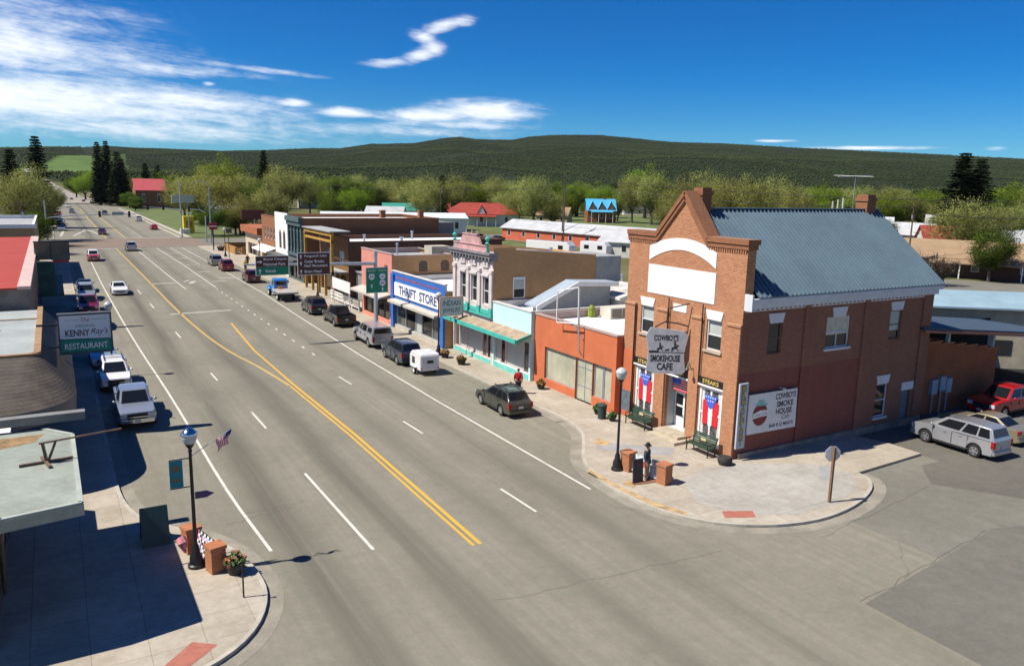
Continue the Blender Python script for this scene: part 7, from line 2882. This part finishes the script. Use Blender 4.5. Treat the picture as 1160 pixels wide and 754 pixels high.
house('low white roofed hall behind the rust brick block', 84, 210, R(-16), 40, 10, 4.6, 1.2, WALLW, mat('pale_metal_roof', (.6, .64, .66), var=.08, rough=.5), 'hall', nwin=7, cat='hall')
house('white building with a teal green roof behind the hall', 110, 268, R(-18), 13, 9, 4.5, 2.4, WALLW, ROOFTEAL, 'teal_roofed_house')
house('blue-grey roofed house left of the red-roofed bungalow', 122, 272, R(-20), 13, 10, 4.2, 3, mat('house_blue', (.2, .25, .3)), mat('slate_blue_roof', (.12, .2, .27)), 'blue_grey_house', True)
house('white cottage half hidden behind the budding trees at mid left', 52, 300, R(-8), 13, 9, 4, 3, WALLW, mat('blue_white_roof', (.4, .45, .52)), 'cottage')
house('red-roofed brick church hall among the dark conifers', 40.5, 412, R(0), 13, 16, 8.5, 5, BRKRUST, mat('church_red_roof', (.42, .07, .08), var=.1), 'church_hall', nwin=2, cat='church')
house('grey-roofed brick wing beside the red-roofed church hall', 54.5, 414, R(0), 12, 14, 8, 4, BRKTAN, ROOFDK, 'church_wing', nwin=2, cat='church')
house('pale grey weathered shed with a dark open end behind the brick gable', 103.5, 128, R(-62), 11, 6, 3.2, 1.3, mat('shed_pale', (.5, .5, .47), var=.15), ROOFGR, 'shed', nwin=1, cat='shed')
house('white barn-like house among trees at centre left', 175, 420, R(-20), 16, 10, 5, 4, WALLW, ROOFGR, 'farmhouse')
house('distant white house at the foot of the hill near the centre', 330, 640, R(-25), 20, 12, 6, 5, WALLW, ROOFGR, 'farmhouse')
house('distant pale roofed barn right of the rear chimney', 520, 380, R(-50), 30, 14, 6, 4, mat('barn_tan', (.5, .42, .3)), ROOFGR, 'barn', cat='barn')
house('small white house at the left edge in front of the willows', -14, 190, R(0), 12, 10, 4.5, 3, WALLW, ROOFDK, 'cottage')

# more roofs tucked in among the trees
MORE = [(21.2, 262, 12, 'grey'), (33.4, 300, 12, 'tan'), (44.6, 320, 13, 'white'), (42.2, 340, 13, 'slate'), (46.3, 355, 14, 'white'), (51.3, 262, 12, 'tan'), (54.9, 290, 13, 'white'), (57.3, 240, 12, 'grey'), (59.3, 225, 11, 'rust'), (61.6, 262, 13, 'slate'), (63.6, 215, 11, 'grey'), (24.6, 320, 13, 'rust')]
MLB = ['grey-roofed bungalow left of the white board fence', 'tan-walled cottage between the motel roof and blue gabled house', 'white cottage with pale roof just right of the brick gable peak', 'slate-roofed cottage glimpsed beyond the brick gable', 'white farmhouse glimpsed over the blue ridge', 'tan cottage below the rear chimney among green trees',
       'white gabled cottage in the trees left of the paired conifers', 'grey-roofed cottage behind the tan-roofed ranch house', 'small rust-roofed cottage by the paired conifers', 'slate-roofed cottage right of the paired conifers', 'grey-roofed bungalow at the extreme right behind the wires', 'rust-roofed cottage behind the narrow dark conifer']
MR = {'grey': ROOFGR, 'tan': ROOFTAN, 'white': mat('pale_metal_roof', (.6, .64, .66)), 'slate': ROOFDK, 'rust': ROOFRED}
for (a_, d_, l_, c_), lb in zip(MORE, MLB):
    house(lb, d_ * math.sin(R(a_)), d_ * math.cos(R(a_)), R(-a_ + (l_ % 3 - 1) * 14), l_, 8.5, 3.6, 2.8, WALLW if c_ != 'tan' else mat('tan_siding', (.4, .32, .2)), MR[c_], 'cottage')
# caravans
for k, (x_, y_, rz_, L_, lb) in enumerate(((89, 136, -68, 11, 'long plain white trailer parked behind the ornate shop'), (97.5, 131.6, -68, 6.5, 'white camper trailer with dark windows beside the pale shed'))):
    t = thing('caravan', lb, 'trailer', (x_, y_, 0), R(rz_), 'white trailers behind the shops')
    m = MB()
    m.prism([(-L_ / 2, .6), (-L_ / 2, 3.0), (L_ / 2 - .7, 3.0), (L_ / 2, 2.2), (L_ / 2, .6)], 'Y', -1.25, 1.25)
    part('body', m, WHT, t, bevel=.1, smooth=40, world=False)
    for sx in (-.25, .25) if k else (.3,):
        m = MB()
        m.box(L_ * sx - .6, L_ * sx + .6, -1.27, -1.252, 1.5, 2.3)
        part('window', m, CARGLASS, t, world=False)
    for sg in (-1, 1):
        m = MB()
        m.tube([(0, sg * 1.0, .38), (0, sg * 1.22, .38)], .38, 12)
        part('wheel', m, RUBBER, t, world=False)
    m = MB()
    m.bar((L_ / 2, 0, .55), (L_ / 2 + 1.2, 0, .5), .12)
    part('drawbar', m, BLACKPL, t, world=False)
m = MB()
m.box(112, 112.3, 226, 252, 0, 2.0)
solo('white_fence', m, WALLW, 'plain white board fence left of the red-roofed bungalow', 'fence')
t = thing('post_box', 'blue post box on a stand by the ranch house kerb', 'post box', (150, 67.5, 0))
m = MB()
m.box(149.4, 150.6, 66.9, 68.1, 1.2, 2.7)
part('box', m, mat('post_blue', (.05, .2, .5)), t)
m = MB()
m.tube([(150, 67.5, 0), (150, 67.5, 1.2)], .2, 6)
part('post', m, STEEL, t)

# ================================================================== TREES
BARK = mat('bark', (.085, .066, .05), var=.3, scale=3, rough=.95)
FOL = {
    'willow': foliage('leaf_willow', (.29, .33, .095), (.43, .465, .17), .36),
    'lime': foliage('leaf_lime', (.19, .30, .03), (.30, .41, .055), .45),
    'green': foliage('leaf_green', (.09, .16, .026), (.16, .25, .045), .35),
    'olive': foliage('leaf_olive', (.27, .285, .08), (.39, .40, .13), .34),
    'bare': foliage('leaf_bare', (.13, .10, .085), (.18, .145, .115), .15),
    'conifer': foliage('leaf_conifer', (.020, .035, .014), (.05, .066, .024), .1),
}


def tree_meshes(kind, seed, h, w, twiggy=.5, nleaf=5200, trunk_h=.22, leaf=.42):
    """a broadleaf tree: tapering trunk, limbs, and a crown of leaf sprays hung on the limbs"""
    r = random.Random(seed)
    g = np.random.RandomState(seed)
    tm = MB()
    tips = []
    nl = r.randint(5, 7)
    th = h * trunk_h
    base_r = h * .018 + .08
    stems = 1 if r.random() < .6 else 2
    for s_ in range(stems):
        ox = 0 if stems == 1 else (s_ - .5) * base_r * 2.6
        tm.tube([(ox, 0, -.2), (ox * 1.2, .05, th * .5), (ox * 1.8, 0, th)], [base_r * 1.35, base_r, base_r * .85], 8)
        for k in range(nl):
            a = 2 * math.pi * (k + r.random() * .6) / nl + s_
            lean = r.uniform(.25, .95)
            z0 = th * r.uniform(.75, 1.0)
            L = h * r.uniform(.42, .72)
            pts = [Vector((ox * 1.8, 0, z0))]
            d = Vector((math.cos(a) * lean, math.sin(a) * lean, 1.0)).normalized()
            for q in range(4):
                pts.append(pts[-1] + d * L / 4)
                d = (d + Vector((r.uniform(-.25, .25), r.uniform(-.25, .25), r.uniform(.0, .25)))).normalized()
            tm.tube(pts, [base_r * .6, base_r * .42, base_r * .28, base_r * .18, base_r * .06], 6)
            tips += [pts[2], pts[3], pts[4]]
            for q in range(5):
                i0 = r.choice((1, 2, 2, 3))
                d2 = Vector((r.uniform(-1, 1), r.uniform(-1, 1), r.uniform(.1, .9))).normalized()
                e = pts[i0] + d2 * h * r.uniform(.12, .25)
                tm.tube([pts[i0], (pts[i0] + e) / 2 + Vector((0, 0, .2)), e], [base_r * .2, base_r * .12, base_r * .04], 4)
                tips += [e, (pts[i0] + e) / 2]
    # crown lobes round the branch tips, kept inside an uneven envelope
    C = []
    cz, rz_, rx_ = h * .56, h * .46, w / 2
    for p in tips:
        q = Vector((p.x / rx_, p.y / rx_, (p.z - cz) / rz_))
        if q.length > .86:
            q = q.normalized() * r.uniform(.68, .88)
        C.append((q.x * rx_, q.y * rx_, q.z * rz_ + cz))
    for k in range(44):
        v = g.normal(size=3)
        v /= np.linalg.norm(v)
        if v[2] < -.55:
            v[2] *= -.6
        q = r.uniform(.55, .9)
        C.append((v[0] * q * rx_, v[1] * q * rx_, v[2] * q * rz_ + cz))
    C = np.array(C)
    lobe_r = h * np.array([r.uniform(.06, .125) for _ in C])
    which = g.randint(0, len(C), nleaf)
    off = g.normal(size=(nleaf, 3)) * .62
    P = C[which] + off * lobe_r[which][:, None] * np.array([1, 1, .9])
    P[:, 2] = np.maximum(P[:, 2], h * .1)
    # sprays: long thin leaves rising outward
    out = P - np.array([0, 0, h * .32])
    out /= np.linalg.norm(out, axis=1)[:, None] + 1e-6
    d = out * .8 + g.normal(size=(nleaf, 3)) * .55 + np.array([0, 0, .35 * twiggy])
    d /= np.linalg.norm(d, axis=1)[:, None]
    sd = np.cross(d, g.normal(size=(nleaf, 3)))
    sd /= np.linalg.norm(sd, axis=1)[:, None]
    ln = leaf * g.uniform(.7, 1.5, nleaf) * (1 + twiggy * .9)
    wd = leaf * g.uniform(.25, .5, nleaf) * (1 - .45 * twiggy)
    A = P - d * ln[:, None] / 2
    B_ = P + d * ln[:, None] / 2
    V = np.stack([A - sd * wd[:, None] * .25, P + sd * wd[:, None] * .6 - d * 0, B_, P - sd * wd[:, None] * .6], 1).reshape(-1, 3)
    fn = np.cross(B_ - A, sd)
    flip = (fn * out).sum(1) < 0
    F = np.arange(nleaf)[:, None] * 4 + np.arange(4)
    F[flip] = F[flip][:, ::-1]
    F = F.tolist()
    nrm = out * .85 + g.normal(size=(nleaf, 3)) * .38
    # each lobe of the crown catches the light on its own
    lob = P - C[which]
    lob /= np.linalg.norm(lob, axis=1)[:, None] + 1e-6
    nrm += lob * .9
    nrm /= np.linalg.norm(nrm, axis=1)[:, None]
    cm = bpy.data.meshes.new('crown')
    cm.from_pydata(V.tolist(), [], F)
    cm.materials.append(FOL[kind])
    cm.polygons.foreach_set('use_smooth', [True] * len(cm.polygons))
    cm.normals_split_custom_set_from_vertices(np.repeat(nrm, 4, axis=0).tolist())
    return mesh_from('trunk', tm, BARK, smooth=60), cm


def conifer_meshes(seed, h, w):
    g = np.random.RandomState(seed)
    tm = MB()
    tm.tube([(0, 0, -.2), (0, 0, h * .5), (0, 0, h * .97)], [h * .016 + .06, h * .01, .03], 7)
    Vs, Fs = [], []
    z = h * .07
    while z < h * .985:
        f = 1 - (z / h)
        rad = w / 2 * (f ** .6) * g.uniform(.72, 1.12) + .12
        nb = int(16 + 22 * f)
        for k in range(nb):
            a = g.uniform(0, 6.283)
            L = rad * g.uniform(.65, 1.1)
            n_ = max(3, int(L / .32))
            for q in range(n_):
                t = (q + .6) / n_
                zc = z - .32 * L * t + .12 * L * t * t + g.uniform(-.12, .12)
                c = np.array([math.cos(a) * L * t, math.sin(a) * L * t, zc])
                for sgn in (-1, 1, 0):
                    aa = a + sgn * g.uniform(.4, 1.0)
                    l2 = .28 + .38 * L * (1 - t * .6) * .45
                    e = c + np.array([math.cos(aa) * l2, math.sin(aa) * l2, -.22 * l2 + g.uniform(-.1, .14)])
                    sd = np.array([-math.sin(aa), math.cos(aa), g.uniform(-.6, .6)]) * (.26 + .2 * l2)
                    o = len(Vs)
                    Vs += [c - sd * .5, (c + e) / 2 + sd, e, (c + e) / 2 - sd]
                    Fs.append((o, o + 1, o + 2, o + 3))
        z += h * .022 + .12
    cm = bpy.data.meshes.new('crown')
    VA = np.array(Vs)
    FA = np.array(Fs)
    cen = VA[FA].mean(1)
    o_ = cen - np.array([0, 0, 0])
    o_[:, 2] = np.hypot(o_[:, 0], o_[:, 1]) * .55 + .2
    o_ /= np.linalg.norm(o_, axis=1)[:, None]
    fn = np.cross(VA[FA[:, 2]] - VA[FA[:, 0]], VA[FA[:, 3]] - VA[FA[:, 1]])
    flip = (fn * o_).sum(1) < 0
    FA[flip] = FA[flip][:, ::-1]
    nr = o_ + g.normal(size=o_.shape) * .45
    nr /= np.linalg.norm(nr, axis=1)[:, None]
    nv = np.zeros_like(VA)
    nv[FA.reshape(-1)] = np.repeat(nr, 4, axis=0)
    cm.from_pydata(VA.tolist(), [], FA.tolist())
    cm.materials.append(FOL['conifer'])
    cm.polygons.foreach_set('use_smooth', [True] * len(cm.polygons))
    cm.normals_split_custom_set_from_vertices(nv.tolist())
    return mesh_from('trunk', tm, BARK, smooth=60), cm


PROTO = {}
for kind, specs in {
    'willow': [(1, 16, 13, .8), (2, 16, 15, .9), (3, 16, 12, .7)],
    'lime': [(11, 16, 13, .35), (12, 16, 12, .3)],
    'green': [(21, 14, 12, .2), (22, 14, 11, .25)],
    'olive': [(31, 16, 15, .95), (32, 16, 14, .9)],
    'bare': [(41, 8, 8, 1.0)],
}.items():
    PROTO[kind] = []
    for sd, h, w, tw in specs:
        PROTO[kind].append((tree_meshes(kind, sd, h, w, tw, nleaf=2600 if kind == 'bare' else 16500, leaf=.31), h, w))
PROTO['conifer'] = [(conifer_meshes(51, 20, 7.5), 20, 7.5), (conifer_meshes(52, 20, 6.0), 20, 6.0)]
NAME = {'willow': 'willow_tree', 'lime': 'leafing_tree', 'green': 'green_tree', 'olive': 'cottonwood_tree', 'bare': 'bare_shrub', 'conifer': 'conifer_tree'}
tcount = [0]


def tree(kind, x, y, h, w, label, group=None, name=None):
    tcount[0] += 1
    (tmesh, cmesh), h0, w0 = PROTO[kind][tcount[0] % len(PROTO[kind])]
    z = float(terrain_z(x, y)) + .03 if math.hypot(x, y) > 500 else 0
    t = thing(name or NAME[kind], label, 'tree' if kind != 'bare' else 'shrub', (x, y, z), tcount[0] * 2.399, group)
    t.scale = (w / w0, w / w0, h / h0)
    for nm, me in (('trunk', tmesh), ('crown', cmesh)):
        o = bpy.data.objects.new(nm, me)
        COL.objects.link(o)
        o.parent = t
    return t


def at(px_az, D):
    a = R(px_az)
    return D * math.sin(a), D * math.cos(a)


# trees one can point out: (kind, azimuth deg, distance m, height, width, label)
BIG = [
    ('conifer', -.6, 250, 25, 9, 'tall dark conifer at the left edge of the street, tallest of the left pair'), ('conifer', -2.0, 240, 21, 9, 'dark conifer at the very left edge'),
    ('willow', -.9, 200, 16, 11, 'grey-green budding tree by the left road poles'), ('willow', -1.9, 185, 15, 11, 'grey-green budding tree behind the tan shop at far left'), ('willow', .05, 300, 12, 8, 'small budding tree behind the left roadside poles'),
    ('green', -1.2, 165, 8, 8, 'round dark green bush tree behind the tan shop'),
    ('conifer', 2.75, 452, 32, 10, 'left tall conifer of the dark clump beyond the church lawn'), ('conifer', 3.25, 456, 33, 11, 'tallest conifer in the middle of the dark clump'), ('conifer', 3.85, 440, 27, 12, 'broad conifer at the right of the dark clump'), ('conifer', 4.1, 462, 24, 10, 'short conifer behind the dark clump'),
    ('conifer', 5.45, 500, 23, 10, 'dark conifer left of the red church roof'), ('conifer', 6.2, 505, 22, 11, 'dark conifer just behind the red church roof'),
    ('lime', 1.9, 540, 17, 16, 'bright leafing tree left of the tall conifer clump'), ('lime', 2.4, 560, 20, 16, 'bright leafing tree beside the tall conifer clump'), ('green', 1.4, 600, 15, 15, 'green tree where the street bends'), ('green', 4.4, 405, 8, 9, 'low green tree by the church lawn'),
    ('olive', 8.9, 265, 18, 20, 'wide brown-budded cottonwood behind the plaza, left one'), ('olive', 10.4, 255, 17.5, 18, 'wide brown-budded cottonwood behind the plaza, right one'), ('lime', 10.0, 395, 26, 24, 'tall lime tree rising behind the brown cottonwoods'),
    ('olive', 7.7, 300, 16, 15, 'brown-budded tree right of the church wing'), ('green', 12.3, 250, 15, 13, 'dark green tree right of the brown cottonwoods'), ('conifer', 12.9, 400, 29, 11, 'single tall conifer rising over the trees left of centre'),
    ('willow', 14.3, 330, 21, 20, 'broad grey-green tree behind the white arched front'), ('willow', 13.4, 240, 13, 12, 'bushy grey tree behind the orange brick shop'), ('olive', 11.3, 215, 11, 12, 'bare brown tree low behind the plaza'), ('green', 9.4, 212, 7, 9, 'dark hedge-like tree behind the brown billboard'), ('green', 10.9, 218, 7, 9, 'dark rounded tree right of the brown billboard'),
    ('willow', 15.9, 345, 18, 15, 'grey-green tree left of the slate-roofed house'), ('lime', 17.1, 430, 19, 16, 'yellow-green tree behind the slate-roofed house'), ('green', 18.3, 330, 17, 14, 'deep green tree right of the slate-roofed house'), ('willow', 19.3, 380, 19, 16, 'pale tree behind the rust brick block'), ('lime', 19.0, 285, 13, 13, 'bright bushy tree behind the hall roof'), ('green', 17.6, 265, 10, 11, 'low green tree behind the hall roof at left'),
    ('willow', 21.3, 350, 17, 16, 'pale budding tree behind the teal roofed house'), ('olive', 22.6, 330, 17, 15, 'brownish tree right of the teal roofed house'), ('willow', 24.3, 245, 16.5, 14, 'tall budding tree left of the bungalow'), ('conifer', 25.2, 250, 17, 6, 'narrow dark conifer left of the bungalow'), ('willow', 23.3, 300, 16, 14, 'budding tree left of the narrow dark conifer'), ('willow', 26.3, 330, 18, 15, 'pale tree behind the bungalow roof'), ('lime', 27.5, 345, 16, 15, 'lime tree right behind the bungalow'), ('green', 20.4, 330, 14, 12, 'dark green tree between pale trees left of the teal roof'),
    ('willow', 29.2, 350, 18, 16, 'pale tree above the red bungalow roof'), ('willow', 31.9, 262, 18.5, 17, 'big grey-green tree above the motel roof'), ('olive', 30.8, 275, 13, 12, 'brown tree behind the motel end'), ('olive', 33.3, 262, 12, 12, 'brown tree left of the blue gabled house'), ('lime', 35.0, 390, 18, 18, 'lime tree behind the blue gabled house'), ('lime', 36.7, 380, 17, 16, 'lime tree right of the blue gabled house'), ('green', 33.9, 420, 18, 16, 'green tree far behind the blue gabled house'),
    ('willow', 39.0, 330, 21, 17, 'large pale tree with clear trunk, left of the two big ones'), ('willow', 40.4, 318, 21.5, 16, 'large pale tree with clear trunk, right of the two big ones'), ('lime', 39.9, 385, 26, 22, 'tall lime tree behind the two large pale trees'), ('lime', 37.9, 340, 12, 12, 'low lime tree beside the large pale trees'),
    ('olive', 42.6, 270, 19, 17, 'yellow-brown tree behind the brick gable peak'), ('willow', 44.0, 290, 20.5, 18, 'pale tree just right of the front chimney'), ('olive', 45.7, 270, 19, 18, 'yellow-brown tree above the blue ridge, left part'), ('olive', 47.4, 265, 19.5, 19, 'yellow-brown tree above the blue ridge, middle'), ('willow', 48.9, 285, 19, 18, 'pale tree above the blue ridge, right part'), ('olive', 50.2, 260, 16, 15, 'yellow-brown tree by the rear chimney'), ('olive', 41.7, 250, 13, 13, 'low brown tree behind the brick gable'),
    ('lime', 52.0, 330, 18, 17, 'lime tree just right of the rear chimney'), ('lime', 52.6, 210, 11, 12, 'bright green tree below the rear chimney at right'), ('conifer', 53.4, 215, 11, 6, 'small dark conifer right of the rear chimney'), ('green', 54.6, 205, 9, 12, 'dark green tree left of the white cottage'), ('willow', 54.2, 350, 18, 17, 'pale tree over the white cottage'), ('willow', 56.2, 330, 17.5, 18, 'pale tree left of the paired conifers'), ('green', 55.6, 230, 8, 9, 'green shrub tree beside the white cottage'),
    ('conifer', 59.9, 268, 27, 15, 'left one of the tall paired conifers at right'), ('conifer', 60.8, 272, 25.5, 14, 'right one of the tall paired conifers at right'),
    ('willow', 60.3, 185, 13.5, 15, 'wide grey-green bush tree in front of the paired conifers'), ('willow', 61.9, 190, 13, 14, 'grey-green bush tree right of the paired conifers'), ('green', 62.0, 152, 9.5, 8, 'bright green young tree in front of the ranch house'),
    ('lime', 62.6, 330, 20, 19, 'lime tree at the far right edge'), ('willow', 64.2, 320, 20, 19, 'pale tree at the extreme right'), ('lime', 57.9, 340, 17, 17, 'leafing tree behind the wires at right'), ('green', 64.0, 240, 10, 12, 'green tree by the dark-roofed house'),
    ('bare', 58.4, 138, 5.5, 7, 'leafless brown shrub at the near end of the ranch house'), ('bare', 59.5, 140, 4.5, 6, 'small leafless shrub under the ranch house eaves'), ('bare', 13.0, 205, 5, 8, 'brown leafless shrub behind the orange brick shop'),
]
for kind, a, D, h, w, lb in BIG:
    x_, y_ = at(a, D)
    tree(kind, x_, y_, h, w, lb, 'trees beyond the shops')
# the belt of trees behind, out to the foot of the hill
rt_ = random.Random(12)
GAPS = [(131, 246, 20), (113, 155, 34), (196, 263, 16), (275, 334, 16), (142, 78, 26), (255, 150, 14), (255, 104, 14), (205, 80, 12), (122, 420, 14), (84, 210, 26), (110, 268, 12), (122, 272, 12), (52, 300, 12), (40, 412, 16), (54, 414, 14), (103, 128, 14), (175, 420, 14), (90, 136, 16)] + [(m_[1] * math.sin(R(m_[0])), m_[1] * math.cos(R(m_[0])), 9) for m_ in MORE]


def clear_of(x, y, r_):
    if not all(math.hypot(x - g_[0], y - g_[1]) > g_[2] * .8 + r_ * .35 for g_ in GAPS):
        return False
    a_, D_ = math.atan2(x, y), math.hypot(x, y)
    for g_ in GAPS:      # keep the houses in sight of the street
        gd = math.hypot(g_[0], g_[1])
        if D_ < gd and abs(a_ - math.atan2(g_[0], g_[1])) < (g_[2] * .62 / gd + r_ * .5 / D_):
            return False
    return True


n_ = 0
while n_ < 95:
    a, D = rt_.uniform(6.5, 66), rt_.uniform(285, 440)
    if rt_.random() < .25:
        D = rt_.uniform(210, 285)
    x_, y_ = at(a, D)
    small = D < 285 or rt_.random() < .3
    w = rt_.uniform(6, 10) if small else rt_.uniform(13, 19)
    if x_ < 46 or not clear_of(x_, y_, w) or (D < 285 and 20 < a < 40):
        continue
    n_ += 1
    kind = rt_.choices(['willow', 'lime', 'green', 'olive'], [4.5, 4, 2.5, 1])[0]
    h = rt_.uniform(4, 7.5) if small else rt_.uniform(12, 17)
    tree(kind, x_, y_, h, w, ('low ' if small else 'tall ') + {'willow': 'pale budding', 'lime': 'lime green', 'green': 'darker green', 'olive': 'brownish budding'}[kind] + ' tree filling in between the houses beyond the shops', ('low ' if small else 'tall ') + kind + ' trees between the houses')
for k, (x_, y_, h, w, kd) in enumerate(((33, 395, 6, 8, 'green'), (31, 375, 4, 6, 'green'), (60, 372, 9, 10, 'green'), (56, 340, 7, 9, 'green'), (50, 322, 5, 7, 'lime'), (62, 305, 9, 11, 'olive'), (44, 290, 4, 6, 'green'), (38, 268, 3, 5, 'green'), (47, 258, 4, 7, 'green'), (58, 275, 8, 9, 'willow'),
                                         (36, 470, 11, 12, 'lime'), (37, 500, 13, 13, 'green'), (34, 525, 12, 13, 'lime'), (30, 560, 12, 13, 'green'), (26, 600, 12, 13, 'lime'), (-13, 330, 11, 11, 'willow'), (-11, 280, 10, 10, 'willow'), (-12, 235, 10, 10, 'willow'), (-14, 380, 12, 12, 'green'))):
    tree(kd, x_, y_, h, w, ['clipped green shrub at the foot of the conifer clump', 'small round shrub nearest the far kerb', 'green tree behind the church wing', 'green tree beside the church lawn', 'small lime tree on the church lawn', 'brownish tree beside the white cottage at mid left', 'low hedge shrub on the church lawn', 'lowest shrub behind the yellow kiosk', 'dark shrub right of the yellow kiosk', 'pale tree behind the lime sign panel',
                             'first lime tree past the conifers on the right of the street', 'first green tree past the conifers on the right of the street', 'second lime tree past the conifers', 'second green tree past the conifers', 'last lime tree before the bend', 'pale tree by the third left roadside pole', 'pale tree by the second left roadside pole', 'pale tree by the first left roadside pole', 'green tree beyond the left roadside poles'][k], 'trees and shrubs along the far street')
BLB = {'willow': 'pale budding tree in the far belt before the hill', 'lime': 'lime green tree in the far belt before the hill', 'green': 'darker green tree in the far belt before the hill', 'olive': 'brownish tree in the far belt before the hill', 'conifer': 'dark conifer in the far belt before the hill'}
for k in range(250):
    a = rt_.uniform(4.5, 67)
    D = rt_.uniform(420, 930) if k % 3 else rt_.uniform(400, 520)
    kind = rt_.choices(['willow', 'lime', 'green', 'olive', 'conifer'], [4.5, 4, 2.5, 1.3, .7])[0]
    x_, y_ = at(a, D)
    tree(kind, x_, y_, rt_.uniform(11, 18) * (.9 if D > 700 else 1), rt_.uniform(13, 22), BLB[kind], 'far belt of trees before the hill, ' + kind)
for k in range(16):
    a = rt_.uniform(-4, 1.0) if k < 6 else rt_.uniform(1.5, 5)
    D = rt_.uniform(320, 520) if k < 6 else rt_.uniform(600, 900)
    x_, y_ = at(a, D)
    if abs(np.interp(y_, FARROAD[1], FARROAD[0]) - x_) < 24:
        x_ += 45 if k >= 6 else -30
    tree('green' if k % 3 else 'olive', x_, y_, rt_.uniform(8, 13), rt_.uniform(10, 15), 'green tree along the far end of the street' if k % 3 else 'brownish tree along the far end of the street', 'trees along the far street, ' + ('green' if k % 3 else 'brown'))
